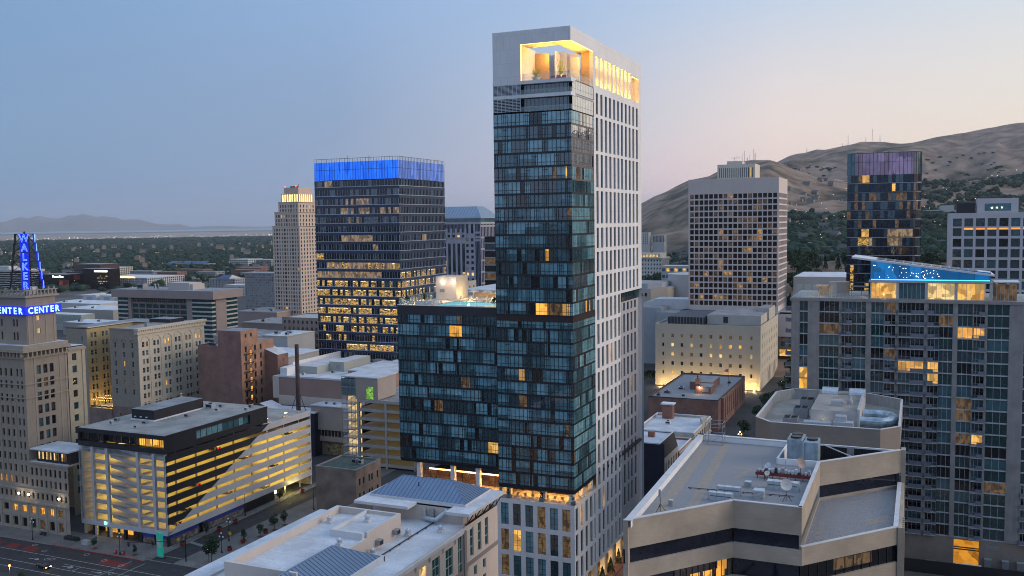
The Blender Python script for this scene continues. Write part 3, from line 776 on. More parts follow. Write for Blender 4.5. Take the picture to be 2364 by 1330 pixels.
# two setback storeys under the crown: louvres left, balcony right, white slab edges
cz = 118.0
for k, (za, zb) in enumerate(((118.4, 121.5), (122.3, 124.7))):
    mb = MB(); mb.fbox(FS, 7.1, 18.6, za, zb, 1.2, 1.3, G_dark)
    for i in range(12): mb.fbox(FS, 7.1+i*1.02, 7.16+i*1.02, za, zb, 1.12, 1.2, M_black)
    mb.box(X0+18.6-.02, X0+18.6+.1, Y0+1.2, Y0+2.4, za, zb, G_dark)
    mb.build('window_band', HT)
    mb = MB(); mb.fbox(FS, .1, 7.1, za, zb, .22, .3, M_dark)
    for i in range(8): mb.fbox(FS, .1+i*.98, .2+i*.98, za, zb, .0, .22, M_lgrey)
    for j in range(9): mb.fbox(FS, .2, 7.0, za+.1+j*(zb-za)/9, za+.2+j*(zb-za)/9, .05, .2, M_lgrey)
    mb.build('louvre', HT)
    mb = MB(); mb.fbox(FS, 7.1, 19.55, za, za+1.1, .05, .07, G_rail); mb.fbox(FE, .05, 1.2, za, za+1.1, .05, .07, G_rail); mb.build('balcony_guard', HT)
    mb = MB()
    for i in range(13):
        u = 1.2+i*(15.2/13); mb.fquad(FE, u, u+15.2/13, za-.05, zb+.4, .1, G_east); mb.fbox(FE, u-.02, u+.03, za, zb+.4, .085, .1, M_black)
    mb.fbox(FE, 1.2, 16.4, za+1.0, za+1.05, .09, .1, M_black)
    mb.build('window_band', HT)
mb = MB()
for za, zb in ((121.5, 122.3), (124.7, 125.5)): mb.box(X0-.05, X1+.05, Y0-.05, Y0+3, za, zb, M_tw)
mb.box(X1-.6, X1+.02, Y0+1.2, Y0+16.4, 121.65, 122.1, M_tg)
mb.build('slab_edge', HT)
mb = MB(); mb.box(X0+.3, X1-.3, Y0+3, Y1-.3, 118, 125.2, M_dark); mb.build('core', HT)
# white grid wall on the east side
wcols = [(y-Y0, 1.75) for y in (223.5, 227.1, 230.8, 234.3, 237.9, 241.4)]
gcols = [(y-Y0, 1.75) for y in (244.8, 248.5, 252.1, 255.7, 259.4)]
ecol = wcols + gcols
rows = [(118.9, 5.2), (109.9, 8.2), (100.9, 8.2), (91.9, 8.1)] + [(85.75-6.05*i, 5.1) for i in range(3)]
rows_lo = [(67.6-6.13*i, 5.15) for i in range(7)] + [(25.2, 4.7), (18.8, 5.5), (12.5, 5.4), (6.3, 5.2)]
mb = MB()
G_low = glassmat('glass_low', (.008, .016, .02), ior=1.2); G_low2 = glassmat('glass_low_blind', (.035, .075, .08), ior=1.25)
gl = {G_low: 4, G_low2: 2, G_deep: 2, G_brown: .6}
facade(HT, mb, FE, 16.4, Y1-Y0, 72.9, 125.2, ecol, rows, M_tw, gl, nv=2, nh=5, depth=.45, lit={(2, 1): L_dim})
facade(HT, mb, FE, 16.4, 38.3, 5.6, 72.9, wcols, rows_lo, M_tw, gl, nv=2, nh=3, depth=.45, lit={(1, 8): L_warm, (2, 0): L_dim, (3, 2): L_amber})
mb.build('white_wall', HT)
mb = MB(); FG = (X1-.9, Y0, R(90))
facade(HT, mb, FG, 38.3, Y1-Y0+2, 5.6, 69.8, [(c+.6, 1.75) for c, w in gcols], rows_lo[:-1], M_tg, gl, nv=2, nh=3, depth=.4, lit={(1, 2): L_dim, (2, 5): L_dim, (3, 4): L_warm})
mb.build('grey_wall', HT)
mb = MB(); mb.fbox(FE, 38.4, Y1-Y0, 70.2, 72.85, .9, 1.0, G_dark)
for i in range(12): mb.fbox(FE, 38.5+i*1.7, 38.58+i*1.7, 70.2, 72.85, .84, .9, M_black)
mb.build('window_band', HT)
mb = MB(); mb.box(X1-1.0, X1-.9, Y0+38.28, Y0+38.34, 5.6, 72.8, M_black); mb.box(X1-.92, X1-.002, Y0+38.2, Y0+38.28, 5.6, 72.8, M_tw)
mb.box(X1-1.2, X1-.91, Y0+38.4, Y1+2, 69.8, 70.2, M_tg); mb.fquad((X1, Y1+2, R(180)), 0, 12, 0, 69.8, 0, M_tg); mb.build('reveal', HT)
# crown: white box with the lit open corner and the slots
CZ0, CZ1 = 125.5, 137.0
mb = MB()
OS0, OS1, OZ0, OZ1 = 7.1, 19.6, CZ0+.02, 133.9
wall(mb, FS, 0, 19.6, CZ0-.02, CZ1, [(OS0, 19.6, CZ0-.02, OZ1)], M_tw, .5)
slots = [(c-1.05, c+1.05, 125.9, 133.1) for c, w in [(y-Y0, 1) for y in (223.7, 227.3, 230.9, 234.4, 237.9, 241.5, 245.0, 248.6, 252.1)]] + [(50.2, 57.0, 125.9, 132.6)]
wall(mb, FE, 0, Y1-Y0, 125.2, CZ1, [(0, 16.2, 125.2, OZ1)] + slots, M_tw, .95)
mb.fquad((X0, Y1, R(-90)), 0, Y1-Y0, 118, CZ1, 0, M_tw); mb.fquad((X1, Y1, R(180)), 0, X1-X0, 118, CZ1, 0, M_tw)
mb.box(X0, X1, Y0, Y0+.5, CZ1, CZ1+.12, M_tw); mb.box(X0, X1, Y1-.5, Y1, CZ1, CZ1+.12, M_tw); mb.box(X0, X0+.5, Y0+.5, Y1-.5, CZ1, CZ1+.12, M_tw); mb.box(X1-.5, X1, Y0+.5, Y1-.5, CZ1, CZ1+.12, M_tw)
crown = mb.build('crown', HT)
mb = MB()   # soffit with yellow LED light tinted into its colour, inner walls of open corner
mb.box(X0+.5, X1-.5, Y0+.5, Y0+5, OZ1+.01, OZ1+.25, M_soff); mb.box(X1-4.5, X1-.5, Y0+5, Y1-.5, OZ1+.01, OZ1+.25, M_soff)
mb.box(X0+.5, X0+7.05, Y0+.5, Y0+16.4, CZ0, OZ1, M_tw); mb.box(X0+7.05, X1-4.2, Y0+16.2, Y0+16.5, CZ0, OZ1-.1, M_tw); mb.box(X0+12.2, X0+12.4, Y0+9.5, Y0+16.2, CZ0, OZ1-.4, M_tw)
mb.box(X0+7.2, X0+10.8, Y0+9.2, Y0+9.5, CZ0, OZ1-.8, M_wood); mb.box(X0+16.5, X1-.52, Y0+16.3, Y0+16.6, CZ0, OZ1, M_wood)
mb.box(X0+14.0, X0+16.4, Y0+15.2, Y0+15.5, CZ0, OZ1-1.2, M_tw)
mb.box(X0+10.9, X0+14, Y0+12.5, Y0+12.6, CZ0, OZ1-.2, M_tw)
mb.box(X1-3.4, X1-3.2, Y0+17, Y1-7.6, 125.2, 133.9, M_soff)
mb.build('lounge_wall', HT)
mb = MB(); mb.box(X0+.5, X1-.5, Y0+.1, Y1-.5, CZ0-.25, CZ0, M_deck); mb.build('terrace_floor', HT)
mb = MB()
mb.fbox(FS, OS0, 19.5, OZ1-.1, OZ1-.02, .05, .22, M_led); mb.fbox(FE, .1, 16.2, OZ1-.1, OZ1-.02, .05, .22, M_led)
for a, b, c, d in slots: mb.fbox(FE, a+.05, b-.05, d-.1, d-.02, .3, .5, M_led)
mb.fbox(FS, OS0+.02, OS0+.14, CZ0, OZ1-.15, .3, .5, M_led)
mb.build('light_strip', HT, under=crown)
mb = MB(); mb.fbox(FS, OS0, 19.5, CZ0, CZ0+1.6, .25, .28, G_rail); mb.fbox(FE, .1, 16.2, CZ0, CZ0+1.6, .25, .28, G_rail); mb.build('terrace_guard', HT)
for i, (u, v) in enumerate(((11, 3), (17, 3), (11, 7.5), (17, 8), (17.2, 13))): point('terrace_lamp', X0+u, Y0+v, CZ0+6.6, 400, (1, .52, .1), .5)
point('terrace_lamp', X0+16, Y0+4, CZ0+.9, 300, (1, .62, .14), .4)
for y in (223.7, 227.3, 230.9, 234.4, 237.9, 241.5, 245.0, 248.6, 252.1, 257.5): point('slot_lamp', X1-1.3, y, 126.6, 330, (1, .46, .05), .25); point('slot_lamp', X1-1.3, y, 131.8, 330, (1, .5, .08), .25)
for i, (x, y, lab) in enumerate(((X0+10.2, Y0+2.2, 'left lit planter of grass in the open corner of the tallest tower'), (X0+15.6, Y0+4.2, 'planter with a tall thin lit shrub in the open corner of the tallest tower'))):
    p = Thing('planter', lab, 'planter', x, y, CZ0); mb = MB(); mb.cyl(x, y, CZ0, CZ0+.9, .8, M_white, 14, 1.0); mb.build('pot', p)
    mb = MB()
    for q in range(60):
        a = rng.uniform(0, 6.3); rr = rng.uniform(.3, 1.3); mb.tube((x, y, CZ0+.9), (x+rr*math.cos(a), y+rr*math.sin(a), CZ0+rng.uniform(1.6, 3.0+2.2*i)), .035, mat('lit_grass', (.35, .36, .04), .8), 3)
    mb.build('foliage', p)
for i in range(3):
    x = X0+14.6+i*1.35; mb = MB(); mb.cyl(x, Y0+1.3, CZ0, CZ0+.42, .5, mat('red_fabric', (.35, .02, .04), .8), 12); mb.box(x-.5, x+.5, Y0+1.7, Y0+1.85, CZ0+.3, CZ0+.95, MATS['red_fabric'])
    tag(mb.build('lounge_chair', loc=(x, Y0+1.3, CZ0)), 'red lounge chair by the glass guard of the tallest tower\'s open corner', 'chair', 'red chairs on the crown terrace')

# podium of the hotel with its terrace
PT = 25.3
mb = MB(); FP = (-97.2, Y0, 0)
pc = [(c+97.2, 2.05) for c in (-91.6, -88.4, -85.15, -81.95, -78.75, -75.6)]
facade(HT, mb, FP, 0, 23.7, 0, PT, pc, [(18.8, 5.4), (12.4, 5.3), (6.1, 5.2)], M_tw, {G_mid: 2, G_dark: 3, G_blind: 2}, nv=2, nh=4, depth=.35, lit={(3, 0): L_dim, (5, 0): L_dim, (1, 1): L_warm, (0, 1): L_dim, (3, 1): L_dim, (5, 1): L_dim, (0, 2): L_dim})
mb.fquad(FE, 0, 16.4, 24.4, PT, 0, M_tw)
facade(HT, mb, FE, 0, 16.4, 5.6, 24.4, [(1.6, 1.75), (5.2, 1.75), (8.8, 1.75), (12.4, 1.75), (15.2, 1.0)], rows_lo[-3:], M_tw, gl, nv=2, nh=3, depth=.45, lit={(1, 0): L_warm})
mb.box(-122, -97.2, Y0+4, Y1, 0, PT-.4, M_tw)
mb.build('podium', HT)
mb = MB(); mb.box(X0-4.1, X1-.02, Y0+.02, Y0+18, PT-.4, PT-.05, M_deck); mb.box(-121.9, -97.2, Y0+4.02, Y0+18, PT-.4, PT-.05, M_deck); mb.build('terrace_floor', HT)
mb = MB(); mb.fbox(FP, 0, 23.5, PT, PT+1.05, .12, .14, G_rail); mb.fbox(FE, .2, 16, PT, PT+1.05, .12, .14, G_rail); mb.build('terrace_guard', HT)
for x in (-117.5, -107.7, -100.6): 
    mb = MB(); mb.box(x-.55, x+.55, 208.2, 209.3, PT, 31.7, M_tw); mb.build('column', HT)
for x, y in ((-91.2, 206.5), (-82.1, 206.5), (-74.5, 205.3), (-74.5, 219), (-74.5, 212.5)):
    mb = MB(); mb.box(x-.5, x+.5, y-.3, y+.8, PT, Z0-.55, M_tw); mb.build('column', HT)
mb = MB(); mb.box(-121, X1-4.5, Y0+8.2, Y0+17.8, PT-.1, Z0-.56, G_brown)
for i in range(24): mb.box(-120.5+i*1.9, -120.4+i*1.9, Y0+8.1, Y0+8.2, PT-.1, Z0-.56, M_black)
for i in range(5): mb.box(X1-4.5, X1-4.4, Y0+8.3+i*1.8, Y0+8.4+i*1.8, PT, Z0-.56, M_wood)
mb.build('lounge_glazing', HT)
mb = MB(); mb.box(-116.5, -93.6, Y0+7.6, Y0+7.8, 28.3, 28.62, mat('orange_strip', (1, .6, .3), emis=((1, .36, .12), 6))); mb.build('light_strip', HT)
for x in (-118, -111, -104, -97.5, -88, -82, -77): point('terrace_lamp', x, Y0+5, PT+2.3, 650, (1, .5, .12), .3)
point('terrace_lamp', X1-2, Y0+10, PT+2.3, 200, (1, .55, .2), .3); point('terrace_lamp', X1-1.6, Y0+15, PT+2.3, 160, (1, .55, .2), .3)
for i in range(9):
    x = X0+1.8+i*1.95; mb = MB(); y = Y0+1.5
    if i == 4: continue
    mb.box(x-.35, x+.35, y, y+1.3, PT+.2, PT+.3, mat('lounger_fabric', (.5, .42, .3), .9)); mb.face([(x-.35, y+1.3, PT+.3), (x+.35, y+1.3, PT+.3), (x+.35, y+1.9, PT+.85), (x-.35, y+1.9, PT+.85)], MATS['lounger_fabric'])
    for sx in (-.3, .25):
        for sy in (0, 1.2): mb.box(x+sx, x+sx+.05, y+sy, y+sy+.05, PT-.05, PT+.2, M_black)
    tag(mb.build('sun_lounger', loc=(x, y, PT)), 'lounger in the amber lit row on the terrace under the tallest tower', 'lounger', 'loungers on the low hotel terrace')
for x, h in ((X0+2.4, 1.3), (X0+11, 1.2), (X0+19, 1.2)):
    p = Thing('planter', {2: 'dark planter with a small cypress at the left end of the low hotel terrace', 11: 'dark box planter in the middle of the low hotel terrace', 19: 'dark box planter at the corner of the low hotel terrace'}[int(x-X0)], 'planter', x, Y0+.7, PT)
    mb = MB(); mb.box(x-.5, x+.5, Y0+.3, Y0+1.2, PT-.05, PT+.8, M_dark); mb.build('pot', p)
    mb = MB()
    for q in range(40): a = rng.uniform(0, 6.3); mb.ball(x+.3*math.cos(a), Y0+.7+.25*math.sin(a), PT+.9+rng.random()*h, .16, M_needle, 5)
    mb.build('foliage', p)
# arcade at street level on the east side
mb = MB()
for y in (206.5, 213.7, 220.9, 228.1, 235.3, 242.3): mb.box(X1-1.3, X1-.05, y-.6, y+.6, 0, 5.6, M_tw)
mb.build('column', HT)
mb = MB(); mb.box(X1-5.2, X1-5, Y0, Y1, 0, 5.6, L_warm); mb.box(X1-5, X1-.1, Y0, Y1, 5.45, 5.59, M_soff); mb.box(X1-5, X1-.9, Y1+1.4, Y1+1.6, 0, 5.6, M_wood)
for i in range(20): mb.box(X1-5.0, X1-4.9, Y0+i*3, Y0+i*3+.2, 0, 5.5, M_black)
mb.build('lobby_glazing', HT)
for y in (224.5, 231.5, 238.8, 246.5, 254): point('arcade_lamp', X1-1.8, y, .8, 420, (1, .55, .15), .25)
for y in (223, 230, 237, 243.5): tree(X1-.2+1.0, y, 0, 4.2, 'slim potted cypress in the warm arcade at the foot of the tallest tower', 'potted cypresses in the arcade', 'cone', 'potted_cypress', 'tree')
HT.finish()

# ---------------------------------------------------------------- pool wing
WX0, WX1, WY0, WY1 = -122.2, -93.12, 207.2, 240
PW = Thing('pool_wing', 'lower black glass block left of the tallest tower, swimming pool on its roof', 'building', -107.7, 220)
FW = (WX0, WY0, 0)
for k in range(1, 13):
    z = Z0+FH*k; fh = FH if k < 12 else 69.4-z
    lit = {11: [(14.2, 17.4, L_amber)], 2: [(24.2, 29, L_warm)], 7: [(17.8, 19.6, L_dim)], 5: [(9.6, 12.6, L_dim)], 12: [(16, 17.3, L_dim)]}.get(k, [])
    band(PW, FW, 0, WX1-WX0, z, fh, k % 3, lit)
mb = MB(); mb.fbox(FW, -.02, WX1-WX0, 69.4, 71.7, -.06, .35, M_dark); mb.fbox(FW, -.05, WX1-WX0, 71.7, 71.85, -.1, .5, M_white); mb.build('parapet', PW)
mb = MB(); mb.box(WX0, WX1, WY0+.2, WY1, 31.2, 69.4, M_span); mb.box(WX0, WX0+.3, WY0+.2, WY1, 69.4, 71.2, M_dark); mb.build('core', PW)
pxa, pxb, pya, pyb, dz = -112.2, -96.2, 209.6, 219.6, 71.82
mb = MB()
for a, b, c, d in ((WX0+.3, WX1, WY0+.35, pya), (WX0+.3, WX1, pyb, WY1), (WX0+.3, pxa, pya, pyb), (pxb, WX1, pya, pyb)):
    mb.box(a, b, c, d, 69.5, dz, mat('pool_paving', (.5, .44, .36), .8, var=.15, vscale=.8))
mb.build('pool_deck', PW)
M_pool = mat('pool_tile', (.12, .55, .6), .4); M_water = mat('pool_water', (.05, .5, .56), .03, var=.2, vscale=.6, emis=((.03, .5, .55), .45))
mb = MB(); mb.box(pxa, pxb, pya, pyb, 69.5, 70.2, M_pool); mb.face([(pxa, pya, dz-.12), (pxb, pya, dz-.12), (pxb, pyb, dz-.12), (pxa, pyb, dz-.12)], M_water); mb.build('pool', PW)
mb = MB(); mb.fbox(FW, .2, 29, dz+.4, dz+1.5, .6, .63, G_rail); mb.box(WX0+.3, WX0+.33, WY0+.6, WY1-1, dz, dz+1.6, G_rail); mb.box(WX0+.4, WX1, WY1-1, WY1-.97, dz, dz+1.8, G_rail)
for i in range(15): mb.box(WX0+.2+i*2, WX0+.26+i*2, WY0+.62, WY0+.68, dz, dz+1.5, M_lgrey)
mb.build('glass_guard', PW)
M_cab = mat('cabana_wall', (.6, .56, .52), .7, var=.05, vscale=.5)
mb = MB(); mb.box(-123.5+2.6, -114.6, 225.8, 233, dz, dz+6.2, M_cab); mb.box(-119.6, -118.2, 225.7, 225.8, dz+1.9, dz+2.7, M_grey); mb.build('stair_housing', PW)
for x in (-119.0, -118.5, -115.6, -115.1):
    mb = MB(); mb.ball(x, 225.5, dz+4.9, .14, M_bulb, 6); mb.box(x-.05, x+.05, 225.55, 225.8, dz+4.9, dz+5, M_black); mb.build('wall_lamp', PW)
point('deck_lamp', -118.7, 224.9, dz+4.6, 70, (1, .7, .45)); point('deck_lamp', -115.3, 224.9, dz+4.6, 70, (1, .7, .45))
mb = MB(); mb.box(-114.5, -93.3, 236, 236.3, dz, dz+1.1, M_wood); mb.box(-94.5, -93.2, 214, 220, dz, dz+2.2, L_warm); mb.build('bar_screen', PW)
for x, y in ((-119.5, 211), (-114.5, 219.5), (-108, 221), (-101, 221), (-95.2, 219.5), (-112, 228), (-104, 230)): point('deck_lamp', x, y, dz+1.5, 420, (1, .66, .28), .3)
point('deck_lamp', -95.6, 209, dz+1.3, 160, (1, .6, .2))
M_umb = mat('cream_canvas', (.62, .58, .52), .9)
for i in range(8):
    x = -112.5+i*2.35; y = 222.5+(i % 2)*1.2
    mb = MB(); mb.box(x-.35, x+.35, y, y+1.4, dz+.25, dz+.36, M_umb); mb.face([(x-.35, y+1.4, dz+.36), (x+.35, y+1.4, dz+.36), (x+.35, y+2.1, dz+1.0), (x-.35, y+2.1, dz+1.0)], M_umb); mb.box(x-.3, x+.3, y+.2, y+.3, dz, dz+.25, M_grey)
    tag(mb.build('pool_lounger', loc=(x, y, dz)), 'pale lounger beside the rooftop swimming pool', 'lounger', 'loungers behind the rooftop pool')
for i, x in enumerate((-109.5, -105.5, -101.5, -98.2)):
    p = Thing('parasol', 'pale parasol standing behind the rooftop swimming pool', 'parasol', x, 226, dz, 'parasols behind the rooftop pool')
    mb = MB(); mb.cyl(x, 226, dz, dz+2.4, .05, M_lgrey, 6); mb.build('pole', p)
    mb = MB(); mb.cyl(x, 226, dz+2.1, dz+2.9, 1.6, M_umb, 8, .05); mb.build('canopy', p)
for i, (x, y) in enumerate(((-119.3, 209.4), (-117.6, 209.8), (-116.0, 209.3), (-114.4, 209.9), (-118.5, 213))):
    mb = MB(); mb.box(x-.7, x+.7, y-.4, y+.4, dz, dz+.45, M_umb); mb.box(x-.7, x+.7, y+.25, y+.45, dz+.4, dz+.85, M_umb)
    tag(mb.build('sofa', loc=(x, y, dz)), 'cream sofa in the lounge left of the rooftop pool', 'sofa', 'sofas left of the rooftop pool')
for i, (x, y, lab) in enumerate(((-120.3, 209.2, 'bushy lit shrub at the left corner of the pool deck'), (-119.2, 216, 'tall lit grass clump before the pale stair housing on the pool deck'), (-95.4, 208.4, 'tall clipped shrub at the right end of the pool deck against the tower'), (-94.3, 208.6, 'slender shrub nearest the tower on the pool deck'))):
    tree(x, y, dz, 2.6, lab, None, 'street', 'shrub', 'shrub')
PW.finish()

# ================================================================= blue-crowned office tower
r4 = random.Random(5)
M_ledge = mat('ledge_silver', (.42, .46, .55), .35, .5)
M_sp2 = mat('spandrel_blue', (.03, .042, .08), .3)
M_bluelit = mat('blue_light', (0, .1, .9), emis=((.01, .10, .95), 1.3), var=0)
def bluepanel(name, s):
    m = litmat(name, (.0, .10, .85), (.01, .16, .95), s, (.7, .7, .12), lo=.8); return m
B1 = bluepanel('crown_blue', .8); B2 = litmat('crown_blue_pale', (.12, .24, .78), (.2, .32, .82), .55, (.7, .7, .12), lo=.8)
x0, x1, y0, y1 = -257.3, -212.5, 363.6, 408
BT = Thing('office_tower', 'broad dark glass office tower with a glowing blue crown', 'tower', (x0+x1)/2, (y0+y1)/2)
F1, F2 = (x0, y0, 0), (x1, y0, R(90))
top = 122.5; cb = 112.4
nfl = 27; fh = cb/nfl; G_wf = glassmat('glass_office_dark', (.006, .014, .026), ior=1.55)
for F, L, n, E in ((F1, x1-x0, 32, 0), (F2, y1-y0, 32, 1)):
    w = L/n
    for k in range(nfl):
        z = cb-fh*(k+1); mb = MB()
        mb.fbox(F, 0 if E else -.02, L, z, z+1.15, 0, .12, M_sp2); mb.fbox(F, 0 if E else -.15, L+(.15 if E == 0 else 0), z+1.15, z+1.4, -.18, .1, M_ledge)
        st = None
        for i in range(n):
            a = i*w; g = r4.choice((G_wf, G_wf, G_dark, G_deep, G_wf))
            if E == 0:
                if k == 0 and 4 <= i <= 6: g = L_office2
                elif k == 2 and 10 <= i <= 20 and (i > 16 or r4.random() < .4): g = L_office2
                elif k == 3 and i > 9 and r4.random() < .75: g = L_office2
                elif k == 4 and i > 12 and r4.random() < .3: g = L_office2
                elif k == 6 and 10 <= i <= 21: g = L_office2
                elif k == 7 and 22 <= i <= 23: g = L_office2
                elif k == 8 and i in (0, 1, 2): g = L_office
                elif k == 9 and i > 3: g = L_office2 if r4.random() < .8 else L_office
                elif k == 10 and i < 25: g = L_office2
                elif 11 <= k <= 16: g = L_office if r4.random() < .7 else g
                elif k == 17 and r4.random() < .12: g = L_office
                elif k == 18 and i > 10: g = L_office if r4.random() < .8 else g
                elif k > 21 and r4.random() < .2: g = L_office
            else:
                if k in (10,) and r4.random() < .75: g = L_office
                elif k in (11, 12, 13) and r4.random() < .5 - .1*(k-11): g = L_office
                elif k == 6 and i in (15, 16, 17): g = L_office2
            mb.fquad(F, a, a+w, z+1.4, z+fh, .1, g)
            mb.fbox(F, a-(.04 if i else 0), a+.05, z+1.4, z+fh, -.06, .1, M_ledge)
            if g in (L_office,) and r4.random() < .45: mb.fbox(F, a+.1, a+w*.9, z+fh-.42, z+fh-.3, .04, .1, M_tube)
        mb.build('window_band', BT)
    mb = MB()
    for i in range(n): mb.fquad(F, i*w, (i+1)*w, cb+.3, top-1.6, .3, B1 if E == 0 else B2)
    mb.build('lit_screen', BT)
    mb = MB()
    for i in range(n+1):
        mb.fbox(F, max(0, i*w-.05), min(L, i*w+.05), cb, top, .0, .12, M_black)
    for z in (cb, cb+4.9, top-.12): mb.fbox(F, .05, L-.05, z, z+.14, .01, .11, M_black)
    mb.build('crown_frame', BT)
mb = MB(); mb.box(x0+.3, x1-.3, y0+.3, y1-.3, 0, cb+.2, M_span, top=M_roofgrey); mb.box(x0+3, x1-3, y0+3, y1-3, cb, top-3, M_dark); mb.build('core', BT)
mb = MB(); mb.tube((x0+17, y0+2, top-3), (x0+17, y0+2, top+1.5), .1, M_black, 4); mb.tube((x0+28, y0+3, top-3), (x0+28, y0+3, top+1.2), .1, M_black, 4); mb.build('roof_mast', BT)

# ================================================================= tan stepped tower behind it
M_tan = mat('tan_precast', (.54, .42, .34), .8, var=.08, vscale=.1, streak=.3)
TT = Thing('stepped_tower', 'tan stepped tower left of the blue-crowned office tower, yellow light ring near its top', 'tower', -494, 668)
M_crownlit = litmat('crown_yellow', (1, .78, .28), (1, .66, .2), 1.5, (.3, .3, .1), lo=.7)
gt = {G_dark: 3, G_mid: 3, G_deep: 1, G_blind: .6}
for i, (xa, xb, ya, yb, za, zb, nc, nr_, ne) in enumerate(((-507.8, -479.9, 654.8, 684, 0, 91.1, 10, 27, 7), (-505.8, -481, 655.6, 682, 91.1, 103, 9, 3, 6), (-502, -481.3, 656.2, 680, 103, 111.5, 7, 2, 5))):
    mb = MB(); FS_, FE_ = (xa, ya, 0), (xb, ya, R(90)); L = xb-xa; fhh = (zb-za-1.2)/nr_ if i else 3.33
    rws = [(zb-1.3-fhh*(j+1)+.6, fhh-1.25) for j in range(nr_)]
    cs = even(0, L, nc, 1.25, .6); cs = [(c, 1.9 if q % 3 == 1 else 1.1) for q, (c, w) in enumerate(cs)]
    lit = {(2, 0): L_warm, (3, 0): L_warm} if i == 1 else ({(3, 20): L_dim, (4, 20): L_warm, (9, 10): L_warm})
    facade(TT, mb, FS_, 0, L, za, zb, cs, rws, M_tan, gt, depth=.4, lit=lit)
    ce = even(0, yb-ya, ne, 1.6, .5); facade(TT, mb, FE_, 0, yb-ya, za, zb, ce, rws, M_tan, gt, depth=.4, lit={(ne-2, 0): L_warm} if i == 2 else None)
    mb.box(xa, xb, ya+.3, yb, zb-.5, zb+.05, M_tan); mb.box(xa-.3, xb+.3, ya-.3, yb, zb-.1, zb+.6, M_tan)
    mb.fquad((xa, yb, R(-90)), 0, yb-ya, za, zb, 0, M_tan)
    mb.build('wall', TT)
mb = MB(); mb.box(-499.5, -482, 657.5, 678, 111.5, 118.6, M_crownlit); mb.build('light_ring', TT)
mb = MB()
for i in range(8): mb.box(-499.7+i*2.5, -498.9+i*2.5, 657.2, 657.5, 112.1, 118.6, M_tan)
for i in range(8): mb.box(-482, -481.7, 657.4+i*2.8, 658.2+i*2.8, 112.1, 118.6, M_tan)
mb.box(-497, -482.2, 658, 677, 118.6, 124.2, M_tan); mb.box(-499.8, -481.6, 657.1, 678.2, 118.3, 118.9, M_tan); mb.build('crown', TT)
mb = MB(); mb.box(-492, -484, 660, 661, 124.2, 125.3, M_dark); mb.tube((-484, 660, 124), (-483, 660, 127), .15, M_dark, 4); mb.ball(-496, 658.5, 125, .5, mat('red_beacon', (1, 0, 0), emis=((1, .05, .03), 6)), 6); mb.ball(-485, 658.5, 125, .5, MATS['red_beacon'], 6); mb.build('roof_crane', TT)
TT.finish()

# ================================================================= grey tower with a hipped metal top
M_gran = mat('pale_granite', (.36, .35, .4), .6, var=.06, vscale=.1)
M_hip = mat('blue_metal_roof', (.19, .25, .34), .4, .3, var=.08, vscale=.2)
UT = Thing('hip_roof_tower', 'pale granite tower with blue glass strips and a hipped metal roof beside the tallest tower', 'tower', -292, 600)
xa, xb, ya, yb, ez = -313, -278.5, 587.5, 620, 95.4
mb = MB(); Fs, Fe = (xa, ya, 0), (xb, ya, R(90)); L = xb-xa
G_blue = glassmat('glass_blue', (.012, .022, .06), ior=1.8)
rws = [(ez-13.2-4*(j+1)+1.2, 2.1) for j in range(21)]
small = [(L-10.4, 2.0), (L-6.6, 2.0)]
holes = []
facade(UT, mb, Fs, L-12.4, L-4.4, 0, ez-4, small, [(ez-10.5, 6.5)]+rws, M_gran, {G_blue: 3, G_deep: 1}, depth=.35, lit={(0, 7): L_pale, (1, 7): L_pale, (0, 1): L_dim, (0, 6): L_dim}, nv=1)
big = [(L-34+3.7*i+2, 2.2) for i in range(6)]
def strips(T, mb, F, u0, u1, cols, z0, z1, wm, fh=4., litp=.12, seed=1):
    rr = random.Random(seed); zs = []
    hs = []
    z = z1
    while z-fh > z0:
        for u, w in cols:
            g = rr.choice((L_dim, L_pale)) if rr.random() < litp else rr.choice((G_blue, G_blue, G_deep, G_dark))
            T.window(F, u, z-fh, w, fh, .3, wmesh(w, fh, g, M_black, 3 if w > 1.8 else 2, 1, .08))
        z -= fh
    for u, w in cols: hs.append((u-w/2, u+w/2, z, z1))
    wall(mb, F, u0, u1, z0, z1+3.6, hs, wm, .4)
strips(UT, mb, Fs, 0, L-12.4, big, 0, ez-17.5, M_gran, seed=3)
mb2 = MB()
facade(UT, mb, Fs, 0, L-12.4, ez-13.9, ez-9.8, big, [(ez-13.2, 1.8)], M_gran, {G_blue: 2, G_deep: 2}, depth=.35, lit={(4, 0): L_warm})
mb.fquad(Fs, 0, L-12.4, ez-9.8, ez-4, .3, G_blue); mb.fquad(Fs, L-4.4, L, 0, ez-4, .3, G_blue)
for i in range(20): mb.fbox(Fs, i*1.1, i*1.1+.12, ez-9.8, ez-4, .1, .3, M_gran)
for u, w in big: mb.fbox(Fs, u+1.1, u+2.6, ez-13.9, ez-7, -.5, .1, M_gran)
for i in range(5): mb.fbox(Fs, L-4.4+i*1.05, L-4.3+i*1.05, 0, ez-4, .15, .3, M_lgrey)
for z in (ez-10.6, ez-13.9, ez-16): mb.fbox(Fs, L-4.4, L+.02, z, z+1.4, -.02, .3, M_gran)
mb.fquad(Fe, 0, yb-ya, 0, ez-4, .3, G_blue)
for i in range(14): mb.fbox(Fe, i*2.4, i*2.4+.7, 0, ez-4, .0, .3, M_gran)
for i in range(12): mb.fbox(Fe, .75, yb-ya, ez-6-i*8, ez-4.8-i*8, .02, .3, M_gran)
mb.box(xa, xb+.3, ya-.2, yb, ez-4, ez-2.6, M_gran); mb.box(xa, xb, ya+.2, yb, ez-2.6, ez, G_mid); mb.box(xa, xb+.6, ya-.6, yb, ez, ez+.5, M_gran)
mb.build('wall', UT)
mb = MB(); h = 8.5; a, b, c, d = xa-6, xb+.5, ya-.5, yb
